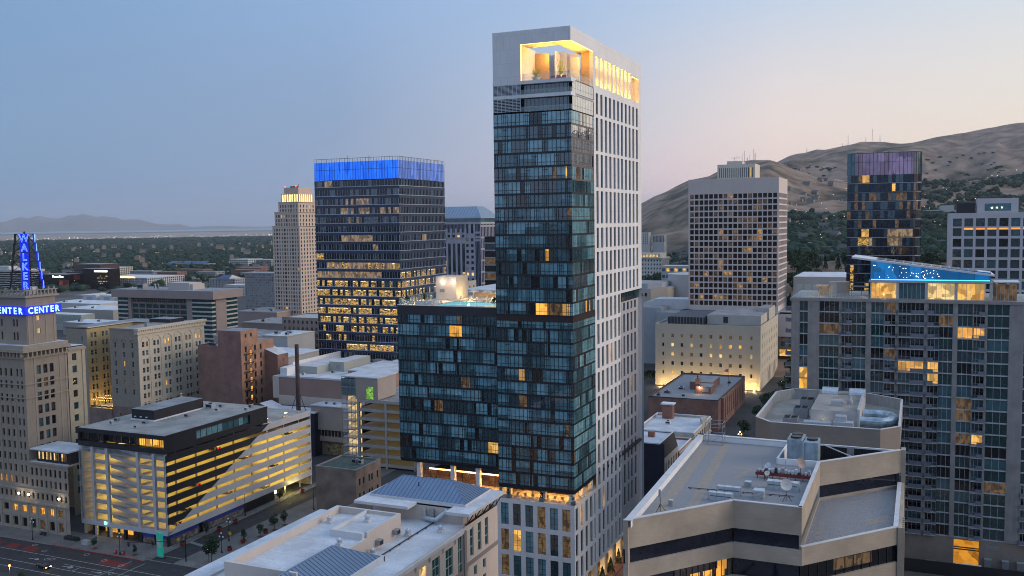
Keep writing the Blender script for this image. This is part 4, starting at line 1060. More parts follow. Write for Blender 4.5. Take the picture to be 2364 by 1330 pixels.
mb.face([(a, c, ez+.5), (b, c, ez+.5), (b-8, c+11, ez+h), (a, c+11, ez+h)], M_hip); mb.face([(b, c, ez+.5), (b, d, ez+.5), (b-8, d-11, ez+h), (b-8, c+11, ez+h)], M_hip)
mb.face([(b, d, ez+.5), (a, d, ez+.5), (a, d-11, ez+h), (b-8, d-11, ez+h)], M_hip); mb.face([(a, c+11, ez+h), (b-8, c+11, ez+h), (b-8, d-11, ez+h), (a, d-11, ez+h)], M_hip)
for i in range(14): mb.tube((a+3+i*2.4, c+.3, ez+.6), (a+3+i*2.4, c+10.8, ez+h-.1), .12, M_lgrey, 4)
mb.build('roof', UT)
UT.finish()
# slim dark block and old brick block by it
SB = Thing('slab_building', 'narrow dark banded building squeezed between the hip-roofed tower and the tallest tower', 'building', -246, 520)
mb = MB()
for k in range(17):
    z = 84-k*4.4; mb.box(-240.2, -226, 512, 530, z-3.6, z, [G_deep, G_dark, L_dim][2 if k in (3, 5, 10) else k % 2]); mb.box(-240.4, -225.8, 511.8, 530, z-4.4, z-3.6, M_grey)
mb.build('banded_wall', SB)

# ================================================================= tan gridded tower (right of centre) and the white tower top behind
M_pb = mat('precast_pinkish', (.60, .51, .47), .8, var=.05, vscale=.1, streak=.3)
G_bt = glassmat('glass_bronze', (.04, .022, .02), ior=1.3); G_bt2 = glassmat('glass_bronze_b', (.018, .013, .014), ior=1.3)
L_bronze = litmat('lit_bronze', (1, .55, .25), (.8, .4, .2), .05, (1.3, 1.3, 1.3), lo=.2)
CT = Thing('gridded_tower', 'tan precast tower with square bronze windows in a regular grid and a blank top band', 'tower', -108, 624)
xa, xb, ya, yb, zt = -136.7, -79.9, 603.4, 645.1, 118.2
mb = MB(); Fs, Fe = (xa, ya, 0), (xb, ya, R(90))
rws = [(zt-9.2-3.81*(j+1)+.55, 2.85) for j in range(19)]
cs = even(0, xb-xa, 18, 2.45, .7)
L_mid = litmat('lit_mid', (1, .6, .2), (1, .45, .1), .26, (.8, .8, .8), lo=.3)
lt = {(8, 0): L_mid, (9, 1): L_bronze, (6, 2): L_dim, (13, 2): L_dim, (14, 2): L_dim, (8, 3): L_dim, (1, 4): L_bronze, (10, 4): L_dim, (12, 4): L_dim, (13, 4): L_dim, (6, 6): L_mid, (9, 6): L_dim, (14, 6): L_mid, (17, 6): L_dim, (13, 7): L_mid, (14, 7): L_mid, (12, 7): L_dim, (7, 7): L_dim, (11, 9): L_mid, (12, 9): L_mid, (5, 10): L_dim, (6, 11): L_mid, (6, 12): L_mid, (3, 13): L_mid, (7, 13): L_mid, (8, 13): L_mid, (12, 13): L_dim, (12, 14): L_mid, (15, 14): L_mid, (1, 15): L_mid, (0, 15): L_dim, (10, 15): L_mid, (2, 17): L_mid, (5, 17): L_mid, (6, 17): L_mid, (7, 17): L_dim, (9, 17): L_dim, (11, 17): L_dim}
facade(CT, mb, Fs, 0, xb-xa, 30, zt, cs, rws, M_pb, {G_bt: 3, G_bt2: 3, L_bronze: 1.3}, frame=M_black, depth=.55, lit=lt, nv=1)
facade(CT, mb, Fe, 0, yb-ya, 30, zt, even(0, yb-ya, 10, 3.1, .8), rws, M_pb, {G_bt: 3, G_bt2: 3, L_bronze: 1}, depth=.55, nv=1)
for i in range(38): mb.fbox(Fs, i*1.5+.3, i*1.5+.42, zt-9, zt-.3, -.12, .02, M_pb)
mb.build('wall', CT); shell(CT, xa, xb, ya, yb, 30, zt, M_pb, M_roofgrey, cap=M_pb)
mb = MB(); mb.box(xa-3, xb+14, ya-14, yb, 20, 34, M_pb, top=M_roofgrey); mb.build('podium', CT)
CT.finish()
M_cob = mat('ivory_quartz', (.66, .58, .48), .75, var=.05, vscale=.1)
CO = Thing('ivory_tower', 'ivory tower top with narrow upright windows showing above the tan gridded tower', 'tower', -140, 830)
xa, xb, ya, yb, zt = -160.5, -128.5, 820, 846, 139.5
mb = MB(); facade(CO, mb, (xa, ya, 0), 0, xb-xa, 20, zt, even(0, xb-xa, 17, .8, 1), [(zt-11.5, 8.5), (zt-60, 47)], M_cob, {G_dark: 1, G_deep: 1}, depth=.6, lit={(15, 0): L_warm})
mb.fquad((xb, ya, R(90)), 0, yb-ya, 20, zt, 0, M_cob); mb.box(-153, -140, 824, 840, zt, zt+3, M_cob); mb.build('wall', CO); shell(CO, xa, xb, ya, yb, 20, zt, M_cob, M_roofgrey)
mb = MB()
for i, (dx, h) in enumerate(((-19, 7), (-17, 9), (-12, 10), (-10.5, 12), (-6, 9), (-3, 13))): mb.tube((xa+32+dx, 830, zt), (xa+32+dx, 830, zt+h), .16, M_grey, 4)
mb.tube((-150, 830, zt+6), (-142, 830, zt+6), .2, M_grey, 4); mb.build('antenna', CO); CO.finish()

# ================================================================= dark glass tower with a rounded corner and lilac crown
L_lilac = litmat('crown_lilac', (.42, .3, .6), (.3, .26, .52), .26, (.25, .25, .1), lo=.5)
G_nav = glassmat('glass_navy', (.006, .012, .03), ior=1.6)
DT = Thing('dark_glass_tower', 'dark navy glass tower with rounded corner and a dim lilac crown, right of the hills', 'tower', -17, 490)
xa, xb, ya, yb, zt = -30.9, 1.2, 470.5, 505, 122.4
rad = 4.5; poly = [(xa, ya)] + [(xb-rad+rad*math.sin(R(a)), ya+rad-rad*math.cos(R(a))) for a in range(0, 91, 15)] + [(xb, yb), (xa, yb)]
fh = 4.22
rD = random.Random(9)
for k in range(28):
    z = zt-10.2-fh*(k+1)
    mb = MB(); segs = []
    for i in range(len(poly)-1):
        (ax, ay), (bx, by) = poly[i], poly[i+1]
        n = max(1, int(math.hypot(bx-ax, by-ay)/1.6)) if i in (0, len(poly)-3) else 1
        for q in range(n): segs.append((ax+(bx-ax)*q/n, ay+(by-ay)*q/n, ax+(bx-ax)*(q+1)/n, ay+(by-ay)*(q+1)/n))
    for q, (ax, ay, bx, by) in enumerate(segs):
        g = rD.choice((G_nav, G_nav, G_deep, G_dark))
        if (k, q) in [(0, 3), (0, 4), (0, 5), (1, 12)]: g = L_warm if q != 3 else L_dim
        if k in (2, 3, 4) and rD.random() < .2: g = L_dim
        if k == 6 and (q in (4, 5) or 11 <= q <= 17): g = L_office2 if q > 6 else L_warm
        if k == 7 and q in (3, 4, 5, 6, 11, 12, 13, 14): g = L_office2 if q > 5 else L_office
        if k == 5 and rD.random() < .2: g = L_dim
        if k > 9 and rD.random() < .12: g = L_office
        mb.face([(ax, ay, z+.7), (bx, by, z+.7), (bx, by, z+fh), (ax, ay, z+fh)], g)
        mb.face([(ax, ay, z), (bx, by, z), (bx, by, z+.7), (ax, ay, z+.7)], M_span)
        if q: mb.tube((ax, ay, z), (ax, ay, z+fh), .07, M_black, 4)
        mb.tube((ax, ay-.05, z+.35), (bx, by-.05, z+.35), .16 if k % 2 == 0 else .07, M_ledge, 4)
    mb.build('window_band', DT)
mb = MB(); zz = zt-10.2
for q, (ax, ay, bx, by) in enumerate(segs):
    mb.face([(ax, ay, zz), (bx, by, zz), (bx, by, zt), (ax, ay, zt)], L_lilac if 2 <= q <= 17 else G_mid)
    mb.tube((ax, ay, zz), (ax, ay, zt), .12, M_black, 4); mb.tube((ax, ay, zt), (bx, by, zt), .15, M_black, 4); mb.tube((ax, ay, zz+6), (bx, by, zz+6), .1, M_black, 4)
mb.build('crown_screen', DT)
mb = MB(); mb.prism([(p[0]*.99-.2, p[1]+.2) for p in poly], 0, zz, M_span); mb.fquad((xa, yb, R(-90)), 0, yb-ya, 0, zt, 0, G_dark); mb.fquad((xb, yb, R(180)), 0, xb-xa, 0, zt, 0, G_dark); mb.build('core', DT)

# ================================================================= white gridded office block, far right
M_wp = mat('white_precast', (.5, .48, .5), .7, var=.05, vscale=.1)
WB = Thing('white_grid_block', 'white gridded office block with an orange light line under its top storey, far right edge', 'building', 35, 418)
xa, xb, ya, yb, zt = 11.5, 60, 398.4, 440, 93.6
Fs = (xa, ya, 0); mb = MB(); cs = even(0, xb-xa, 12, 3.05, .4)
rws = [(zt-1.2-3.9, 3.1)] + [(zt-5.3-4.05*(j+1)+.55, 3.1) for j in range(20)]
L_or = litmat('lit_orange_line', (1, .25, .05), (1, .22, .04), 1.1, (.3, .3, .3), lo=.9)
facade(WB, mb, Fs, 0, xb-xa, 0, zt, cs, rws, M_wp, {G_dark: 3, G_mid: 1, G_deep: 2}, depth=.6, nv=3)
mb.build('wall', WB); shell(WB, xa, xb, ya, yb, 0, zt, M_wp, M_roofgrey, sides=('W', 'N', 'E'))
mb = MB()
for i, (u, w) in enumerate(cs): mb.fbox(Fs, u-w/2, u+w/2, zt-6.3, zt-5.35, .30, .5, L_or if i else G_brown)
mb.build('light_strip', WB)
mb = MB(); mb.box(21, 35, 404, 404.5, zt, zt+5.6, M_wp); mb.box(23.5, 32.5, 403.9, 404, zt+.8, zt+3.6, G_mid); mb.box(21, 21.5, 404.5, 416, zt, zt+5.6, M_wp); mb.box(21.5, 35, 404.5, 416, zt+5.2, zt+5.5, M_roofgrey); mb.box(14, 20.5, 410, 416, zt, zt+4, M_dark)
for q in range(3): mb.ball(26+q*1.7, 403.8, zt+2, .22, M_bulb, 6)
mb.build('rooftop_room', WB); WB.finish()

# ================================================================= cream stone block with small lit windows
M_cream = mat('cream_stone', (.50, .45, .36), .8, var=.08, vscale=.15, streak=.3)
QB = Thing('stone_courthouse', 'cream stone block with rows of small lit windows washed by yellow ground lights', 'building', -105, 540)
xa, xb, ya, yb, zt = -134.4, -76.6, 510.4, 578, 34.7
Fs, Fe = (xa, ya, 0), (xb, ya, R(90)); mb = MB()
cs = [(4.5, 1.1)] + [(9.8+5.33*i, 1.5) for i in range(8)] + [(53.0, 1.1)]
zr = [27.2-5.15*j for j in range(5)]
lt = {}
for i, v in enumerate('0101001110'): 
    if v == '1': lt[(i, 1)] = L_pale
for i, v in enumerate('0122011201'):
    if v != '0': lt[(i, 2)] = L_pale if v == '1' else L_dim
for i in range(10): lt.setdefault((i, 0), L_dim)
for i in (1, 6, 7): lt[(i, 4)] = L_warm
lt[(5, 1)] = lt[(6, 1)] = lt[(7, 1)] = lt[(8, 1)] = L_warm
facade(QB, mb, Fs, 0, xb-xa, 0, zt, cs, [(z, 2.0) for z in zr], M_cream, {L_dim: 2, G_dark: 1, G_brown: 2}, frame=M_black, depth=.5, lit=lt, nv=1)
facade(QB, mb, Fe, 0, yb-ya, 0, zt, even(0, yb-ya, 9, 1.2, 3), [(z, 2.6) for z in zr], M_cream, {G_dark: 2, G_brown: 2}, depth=.6)
for i in range(9): mb.fbox(Fs, 7.0+5.33*i, 7.15+5.33*i, 0, zt-3, -.03, .02, M_cream)
mb.build('wall', QB); shell(QB, xa, xb, ya, yb, 0, zt, M_cream, M_roofgrey, par=1.2)
M_cream2 = mat('cream_plaster', (.46, .43, .38), .8, var=.1, vscale=.2)
mb = MB(); mb.box(-108, -78.5, 524, 566, zt-1.1, zt+4.4, M_cream2, top=M_roofgrey); mb.box(-84, -77.5, 548, 572, zt-1, zt+6.4, M_cream2, top=M_roofgrey); mb.box(-99, -96.5, 523.8, 524, zt, zt+3.4, M_black); mb.build('rooftop_room', QB)
mb = MB(); mb.box(-129, -109, 518, 560, zt-1.1, zt+3.2, M_dark)
for i in range(12): mb.box(-129.2+i*1.8, -129+i*1.8, 517.8, 518, zt-1, zt+4, M_grey); mb.box(-129, -109, 520+i*3, 520.3+i*3, zt+3.2, zt+3.6, M_grey)
mb.build('cooling_plant', QB)
for x in (-130, -122, -114, -106, -98, -90, -84, -79.5): 
    point('wall_washer', x, ya-5, .8, 1500, (1, .68, .26), .5)
mb = MB()
for x in (-112, -100, -87, -79.5): mb.box(x-.3, x+.3, ya-2.8, ya-2.3, 0, .5, M_bulbw)
mb.build('ground_lamp', QB); QB.finish()
M_greyst = mat('grey_stone', (.36, .37, .4), .8, var=.08, vscale=.2)
GB = Thing('grey_annex', 'windowless grey stone annex behind the cream stone block, small louvres down its side', 'building', -155, 600)
mb = MB(); mb.box(-172, -150, 585, 650, 0, 36.4, M_greyst, top=M_roofgrey); mb.box(-160, -136, 605, 622, 0, 40.4, mat('pale_plaster', (.52, .52, .53), .8, var=.05, vscale=.3), top=M_membrane); mb.box(-152, -134.5, 580, 605, 0, 34, M_greyst, top=M_roofgrey); mb.build('wall', GB)
mb = MB()
for j in range(8): mb.box(-170+0*j, -166.4, 584.9, 585, 31-4*j, 32.6-4*j, M_grey)
mb.build('louvre', GB)

# ================================================================= brown brick low block
M_bb = brick('brown_brick', (.22, .11, .085), (.26, .14, .11), (.2, .14, .12), 1., .6, .2, .01)
RB_ = Thing('brown_brick_block', 'low brown brick block with a gravel roof and brick penthouse below the cream stone block', 'building', -95, 440)
xa, xb, ya, yb, zt = -110.2, -78.9, 406.1, 474.9, 13.5
mb = MB(); Fs, Fe = (xa, ya, 0), (xb, ya, R(90))
mb.fquad(Fs, 0, xb-xa, 0, zt, 0, M_bb)
facade(RB_, mb, Fe, 0, yb-ya, 0, zt, even(10, yb-ya-4, 11, 1.5), [(2.5, 8.6)], M_bb, {G_dark: 1, G_brown: 1}, frame=M_black, depth=.9)
mb.box(xb-.02, xb+1.2, ya+6.5, ya+9, 0, zt-.1, M_bb); mb.build('wall', RB_); shell(RB_, xa, xb, ya, yb, 0, zt, M_bb, M_gravel, par=.8, cap=M_dark)
mb = MB(); mb.box(-97.5, -87, 433, 452, zt-.8, zt+3.0, M_bb, top=M_roofgrey); mb.box(-92.6, -85.6, 423.5, 433, zt-.8, zt+2.6, M_bb, top=M_roofgrey); mb.box(-89.5, -86.6, 423.3, 423.5, zt+.2, zt+2.2, M_grey); mb.build('penthouse', RB_)
mb = MB(); mb.box(-93.2, -91.2, 425.2, 427.4, zt+2.6, zt+5.4, M_bb); mb.box(-93.3, -91.1, 425.1, 427.5, zt+5.4, zt+5.7, M_bb); mb.tube((-92.2, 426.2, zt+5.6), (-92.2, 426.2, zt+7.2), .3, M_black, 6); mb.build('chimney', RB_)
mb = MB(); mb.ball(-90.7, 423.1, zt+2.2, .28, M_bulb, 8); mb.box(-90.9, -90.5, 423.2, 423.5, zt+2.2, zt+2.5, M_black); mb.build('wall_lamp', RB_); point('wall_light', -90.7, 422.4, zt+2.1, 260, (1, .7, .35))
units(RB_, [(-105, 420, 3, 1.5, 1.2), (-101, 431, 2.4, 2.4, 1.5), (-107, 412, 1.6, 1.6, 1.4), (-96, 414, 1.5, 1, 1.3), (-83, 455, 1.6, 1.6, 1)], zt-.8)
RB_.finish()
fl = Thing('flagpole', 'flagpole with a small flag on the brown brick block roof before the cream stone block', 'flagpole', -82, 447, zt-.8)
mb = MB(); mb.tube((-82, 447, zt-.8), (-82, 447, zt+9), .09, M_dark, 6, .04); mb.build('pole', fl)
mb = MB(); mb.box(-83.3, -82, 447, 447.03, zt+6.9, zt+7.4, mat('flag_blue', (.03, .05, .25), .8)); mb.box(-83.9, -82, 447, 447.02, zt+6.2, zt+6.9, mat('flag_red', (.4, .05, .05), .8)); mb.build('flag', fl)

# ================================================================= old commercial row between the tallest tower and the street
M_rb = brick('red_brick', (.26, .10, .07), (.31, .13, .09), (.24, .17, .14), 1., .6, .2)
M_ivt = mat('ivory_trim', (.46, .42, .36), .8, var=.1, vscale=.6)
oldrow = (('old_commercial_building', 'row building with white roof and brick chimney stack, ivory bayed front', -92, -71.2, 322.2, 352, 17.8, M_ivt),
          ('old_commercial_building', 'row building with stepped brick and ivory front beside the navy painted one', -92, -71.8, 302.4, 322, 16.0, M_rb))
for nm, lab, xa, xb, ya, yb, zt, wm in oldrow:
    T = Thing(nm, lab, 'building', (xa+xb)/2, (ya+yb)/2); mb = MB()
    n = max(3, int((yb-ya)/3.1)); cs = even(0, yb-ya, n, 1.5, .4)
    facade(T, mb, (xb, ya, R(90)), 0, yb-ya, 0, zt, cs, [(zt-4.6, 2.7), (zt-8.8, 2.8), (zt-13, 2.8), (1.0, 3.2)], wm, {G_dark: 2, G_mid: 1, G_brown: 1}, frame=M_ivt, depth=.4, nh=2)
    mb.box(xb-.1, xb+.55, ya, yb, zt-1.2, zt-.7, M_ivt); mb.box(xb-.1, xb+.35, ya, yb, zt-5.6, zt-5.3, M_ivt); mb.build('wall', T)
    shell(T, xa, xb, ya, yb, 0, zt, wm, M_membrane, par=.9, cap=M_white, sides=('S', 'W', 'N'))
    if wm is M_ivt:
        mb = MB(); mb.box(-88.5, -84.5, 346, 349, zt-1, zt+4.5, M_rb); mb.box(-89, -84, 345.6, 349.4, zt+4.5, zt+5, M_white); mb.build('chimney', T)
        mb = MB(); mb.prism([(xb-1.5, 340), (xb+.2, 336), (xb+.2, 344)], zt, zt+1.8, M_ivt); mb.build('gable_ornament', T)
    units(T, [(xa+8, (ya+yb)/2, 1.8, 1.4, 1.2)], zt-.9, m=M_white); T.finish()
NB = Thing('old_commercial_building', 'navy painted side wall of an old building with a dark slate mansard front', 'building', -74, 293)
xa, xb, ya, yb, zt = -86, -72, 284.3, 302.2, 22.3
M_navy = mat('navy_paint', (.012, .014, .035), .75, var=.15, vscale=.4)
mb = MB(); mb.fquad((xa, ya, 0), 0, xb-xa, 0, zt, 0, M_navy)
facade(NB, mb, (xb, ya, R(90)), 0, yb-ya, 0, zt-4.6, even(0, yb-ya, 5, 1.7, .6), [(12.6, 3.2), (7.6, 3.6), (1, 4.6)], M_ivt, {G_dark: 2, G_deep: 1}, frame=M_ivt, depth=.35, nh=2)
mb.build('wall', NB); shell(NB, xa, xb-1.4, ya, yb, 0, zt, M_navy, M_membrane, par=.5, cap=M_white, sides=('W', 'N'))
mb = MB(); mb.face([(xb, ya, zt-4.6), (xb, yb, zt-4.6), (xb-1.4, yb, zt), (xb-1.4, ya, zt)], mat('slate', (.04, .035, .035), .7, var=.3, vscale=1)); mb.face([(xb, ya+.01, zt-4.6), (xb-1.4, ya+.01, zt), (xb-1.4, ya+.01, zt-4.6)], M_white); mb.build('mansard', NB)
mb = MB(); mb.box(-80, -78, 294, 296, zt-.5, zt+1.2, M_rb); mb.cyl(-82.5, 288, zt-.5, zt+.6, .4, M_dark, 8); mb.build('chimney', NB); NB.finish()

# ================================================================= sawtooth office building, near right
M_tb = brick('beige_brick', (.335, .275, .215), (.37, .305, .24), (.30, .25, .20), 1., 1.2, .13, .008, .16)
M_gband = glassmat('glass_band_dark', (.012, .014, .024), rough=.12, ior=1.5)
SO = Thing('sawtooth_office', 'nearest building at lower right, beige brick with dark window bands and a zigzag front', 'building', -18, 150)
A, Bp, Cp, D, E_, NE, NW = (-35, 117), (-23.3, 131), (-14, 131), (-14, 157), (-2, 170), (-20, 170), (-36.5, 170.3)
I1 = (-20.6, 157.2)
def sface(p, q): return (p[0], p[1], math.atan2(q[1]-p[1], q[0]-p[0])), math.hypot(q[0]-p[0], q[1]-p[1])
def zwalls(T, p, q, levels, seed=0, lit=None):
    F, L = sface(p, q); mb = MB(); wb = []
    for i, (za, zb, kind) in enumerate(levels):
        if kind == 'w': mb.fbox(F, 0, L, za, zb, 0, .4, M_tb); mb.fbox(F, 0, L, zb-.08, zb-.0, -.01, .0, M_concrete)
        else:
            b = MB(); n = max(1, int(L/1.6)); b.fbox(F, 0, L, za, zb, .35, .4, M_gband if not lit or i < lit[0] else G_deep)
            for k in range(n):
                g = None
                if lit and i >= lit[0] and lit[1] <= k/n <= lit[2]: g = lit[3]
                if g: b.fquad(F, L*k/n, L*(k+1)/n, za+.02, zb-.02, .345, g)
                if lit and i >= lit[0]: b.fbox(F, L*k/n, L*k/n+.06, za, zb, .26, .345, M_black)
            b.build('window_band', T)
    mb.build('wall', T)
LV = [(0, 34, 'w'), (34, 36, 'g'), (36, 39.5, 'w'), (39.5, 41.4, 'g'), (41.4, 44.8, 'w'), (44.8, 47.05, 'w')]
lv_low = [(0, 36, 'w'), (36, 38, 'g'), (38, 40, 'w'), (40, 42.4, 'g'), (42.4, 44.85, 'w')]
up = [(0, 36, 'w'), (36, 38, 'g'), (38, 40.2, 'w'), (40.2, 42.6, 'g'), (42.6, 44.9, 'w'), (44.9, 47, 'g'), (47, 52.9, 'w')]
# top window band z 47-49 below the blank parapet band
up = [(0, 39.2, 'w'), (39.2, 41, 'g'), (41, 41.02, 'w')]
def levels(): return [(0, 37.8, 'w'), (37.8, 40, 'g'), (40, 40.4, 'w')]
UPL = [(0, 36.2, 'w'), (36.2, 38.4, 'g'), (38.4, 40.8, 'w'), (40.8, 43.1-.0, 'g'), (43.1, 44.7, 'w'), (44.7, 46.95, 'w'), (46.95, 49.0, 'g'), (49.0, 52.9, 'w')]
UPL = [(0, 38.3, 'w'), (38.3, 40.4, 'g'), (40.4, 42.2, 'w'), (42.2, 44.7, 'g'), (44.7, 46.95, 'w'), (46.95, 49.0, 'g'), (49.0, 52.9, 'w')]
zwalls(SO, A, Bp, UPL, lit=(3, .35, 1.0, L_amber) if False else None)
zwalls(SO, Bp, (-14.402, 131), UPL)
zwalls(SO, Cp, D, UPL); zwalls(SO, D, E_, UPL)
zwalls(SO, NE, NW, [(0, 52.9, 'w')]); zwalls(SO, NW, A, [(0, 52.9, 'w')])
# lit strip of the storey below on the left face
F, L = sface(A, Bp); mb = MB(); mb.fquad(F, L*.45, L-.02, 42.25, 44.6, .3, G_brown)
for i in range(3): mb.fquad(F, L*.6+i*2.2, L*.6+i*2.2+1.6, 42.3, 43.5, .29, L_amber)
mb.fquad(F, L*.86, L*.95, 43.2, 44.6, .29, L_amber)
for i in range(10): mb.fbox(F, L*.45+i*1.02, L*.45+i*1.02+.06, 42.2, 44.7, .2, .3, M_black)
mb.build('window_band', SO)
LC, LD, LE, LF = (-13.98, 131), (-2.0, 144.8), (-1.9, 169.6), (-13.98, 156.9)
F, L = sface(LC, LD); mb = MB()
mb.fbox(F, .02, L, 44.75, 47.35, 0, .4, M_tb); mb.fbox(F, .02, L, 40, 42.2, 0, .4, M_tb); mb.fbox(F, .02, L, 0, 38, 0, .4, M_tb); mb.build('wall', SO)
mb = MB(); mb.fbox(F, .02, L, 42.2, 44.75, .35, .4, G_deep); mb.fbox(F, .02, L, 38, 40, .35, .4, M_gband)
for i in range(11): mb.fbox(F, i*1.65+.02, i*1.65+.08, 42.2, 44.75, .25, .35, M_black)
mb.fquad(F, 6.2, 13.5, 42.9, 44.5, .34, L_dim); mb.build('window_band', SO)
mb = MB(); mb.box(-2.0, -1.4, 144.6, 170, 0, 47.35, M_tb)
for i in range(6): mb.box(-1.4, -1.1, 145+i*1.0, 145.35+i*1.0, 0, 47.3, M_tb)
mb.box(-2.0, -1.3, 170, 172, 0, 53, M_tb); mb.build('end_wall', SO)
mb = MB(); mb.face([(LC[0], LC[1], 46.5), (LD[0], LD[1], 46.5), (LE[0], LE[1], 46.5), (LF[0], LF[1], 46.5)], M_gravel); mb.build('lower_roof', SO)
# upper roof with its light well cut out
up_poly = [A, Bp, Cp, (-14, 156.5), (-20.6, 157.2), (-21, 170), NW]
mb = MB(); mb.face([(p[0], p[1], 52.0) for p in up_poly], M_gravel); mb.build('roof', SO)
M_cope = mat('pale_coping', (.55, .55, .56), .6, var=.1, vscale=.8)
def coping(T, pts, z, w=.5, hgt=.12, closed=False, inner=None, zin=None, wi=M_white):
    mb = MB(); P = pts + ([pts[0]] if closed else [])
    for p, q in zip(P, P[1:]):
        F, L = sface(p, q); mb.fbox(F, -.02, L+.02, z-hgt, z, -.06, w, M_cope)
        if zin is not None: mb.fquad(F, w*.9, L-w*.9, zin, z-hgt, w*.92, wi); mb.face([fp(F, L, zin, w*.9), fp(F, 0, zin, w*.9), fp(F, 0, z-hgt, w*.9), fp(F, L, z-hgt, w*.9)], wi)
    mb.build('coping', T)
coping(SO, [A, Bp, Cp, D, E_], 53.02, .45, .12, zin=52.0)
coping(SO, [NE, NW, A], 53.05, .9, .12, zin=52.0)
coping(SO, [LC, LD], 47.47, .45, .1, zin=46.5); coping(SO, [LD, LE], 47.5, .6, .1, zin=46.5)
mb = MB()  # light well
W1, W2, W3, W4, W5 = (-20.6, 157.2), (-14.1, 157.4), (-2.3, 169.8), (-20.2, 169.8), (-20.6, 163)
for p, q in ((W4, W1), (W1, W2)):
    F, L = sface(p, q); mb.fbox(F, 0, L, 40, 53, -.3, .02, M_white)
mb.face([(W1[0], W1[1], 46), (W2[0], W2[1], 46), (W3[0], W3[1], 46), (W4[0], W4[1], 46)], M_dark)
F, L = sface((-20.2, 169.7), (-2.3, 169.7)); mb.fbox(F, 0, L, 46, 52.7, -.02, .3, M_black)
for i in range(40): mb.fbox(F, i*.45, i*.45+.06, 46, 52.7, -.1, -.02, M_dark)
mb.fbox(F, 9.5, 10.7, 46, 52.9, -.2, .0, M_grey); mb.fbox(F, 0, L, 52.7, 52.95, -.15, .3, M_cope)
mb.tube((-14.5, 169.5, 52.9), (-9.2, 162.6, 52.8), .12, M_lgrey, 6); mb.build('light_well', SO)
M_duct2 = mat('weathered_galvanised', (.28, .36, .42), .45, .4, var=.4, vscale=.9, streak=.5)
tag((lambda m: (m.box(-19.4, -16.9, 158.6, 163.6, 46.0, 55.9, M_duct2), m.box(-16.8, -14.5, 158.8, 163, 46.0, 55.6, M_duct2), m.box(-19.2, -17.1, 158.9, 163.3, 55.9, 56.0, M_grey), m.box(-16.9, -16.75, 158.5, 158.9, 46, 55.6, M_lgrey), m.cyl(-18.1, 162.2, 56.0, 56.3, .9, M_black, 12), m.cyl(-18.1, 160.0, 56.0, 56.3, .9, M_black, 12), m.cyl(-15.6, 161, 55.6, 55.9, .9, M_black, 12), m.build('cooling_tower', loc=(-18, 161, 46)))[-1])(MB()), 'big galvanised cooling unit standing in the light well of the nearest beige brick building', 'cooling unit')
for pts in (((-33.2, 122), (-31.4, 122), (-33.4, 165), (-35, 165)), ((-29.5, 128), (-27.9, 129), (-30.4, 168), (-32, 168)), ((-27.5, 152), (-24, 151.4), (-24, 152.4), (-27.5, 153)), ((-25, 151), (-24, 151), (-25, 146), (-26, 146))):
    mb = MB(); mb.face([(x, y, 52.012+.004*(x < -30)) for x, y in pts], mat('paver_path', (.29, .25, .21), .9, var=.12, vscale=1.5)); mb.build('paver_path', SO)
mb = MB(); mb.face([(-6.5, 146.5, 46.51), (-3.5, 149.9, 46.51), (-3.5, 153, 46.51), (-6.5, 149.6, 46.51)], MATS['paver_path'])
for i in range(5): mb.face([(-13, 135+i*2.5, 46.51), (-12.2, 135+i*2.5, 46.51), (-12.2, 136+i*2.5, 46.51), (-13, 136+i*2.5, 46.51)], MATS['paver_path'])
mb.build('paver_path', SO)
ZR = 52.0
def rooftop(name, lab, cat, fn, loc):
    mb = MB(); fn(mb); return tag(mb.build(name, loc=loc), lab, cat)
def ac_long(x0, x1, y, h, w):
    def f(mb):
        mb.box(x0, x1, y, y+w, ZR, ZR+h, M_lgrey); n = int((x1-x0)/.9)
        for i in range(n+1): mb.box(x0+i*(x1-x0)/n-.02, x0+i*(x1-x0)/n+.02, y-.03, y+w+.03, ZR+.05, ZR+h+.04, M_grey)
        mb.box(x0+.2, x1-.2, y-.02, y, ZR+h*.55, ZR+h*.65, mat('teal_stripe', (.05, .12, .15), .5))
    return f
rooftop('air_handler', 'long ribbed air handler in front of the red equipment rack on the near roof', 'air handler', ac_long(-20.2, -15.6, 141.6, 1.3, 1.3), (-18, 142, ZR))
rooftop('air_handler', 'rust-streaked metal duct box behind, at the bend of the near beige parapet', 'air handler', ac_long(-26.6, -23.2, 136.2, 1.3, .9), (-25, 136.5, ZR))
rooftop('air_handler', 'rust-streaked metal duct box in front, nearest the bend of the beige parapet', 'air handler', ac_long(-27.2, -23.8, 133.0, 1.2, .9), (-25, 133.4, ZR))
def vent(x, y, w, h):
    def f(mb):
        mb.box(x-w/2, x+w/2, y-w/2, y+w/2, ZR, ZR+h, M_lgrey)
        for i in range(5): mb.box(x-w/2-.05, x+w/2+.05, y-w/2-.05, y+w/2+.05, ZR+.2+i*(h-.25)/5, ZR+.25+i*(h-.25)/5, M_grey)
    return f
rooftop('louvred_vent', 'larger louvred metal vent box in the middle of the near gravel roof', 'vent', vent(-20.6, 136.6, 1.5, 1.3), (-20.6, 136.6, ZR))
rooftop('louvred_vent', 'smaller louvred metal vent box farther back in the middle of the near gravel roof', 'vent', vent(-23.0, 141.8, .9, .9), (-23, 141.8, ZR))
rooftop('louvred_vent', 'small white box vent near the left corner of the near gravel roof', 'vent', vent(-31.6, 128.4, .6, .9), (-31.6, 128.4, ZR))
rk = Thing('equipment_rack', 'red steel rack loaded with antennas and boxes on the near gravel roof', 'rack', -18.5, 148, ZR)
mb = MB()
for y in (147.4, 148.6):
    mb.box(-22.8, -14.6, y, y+.12, ZR+.5, ZR+.95, mat('red_steel', (.16, .02, .02), .5, var=.3, vscale=2))
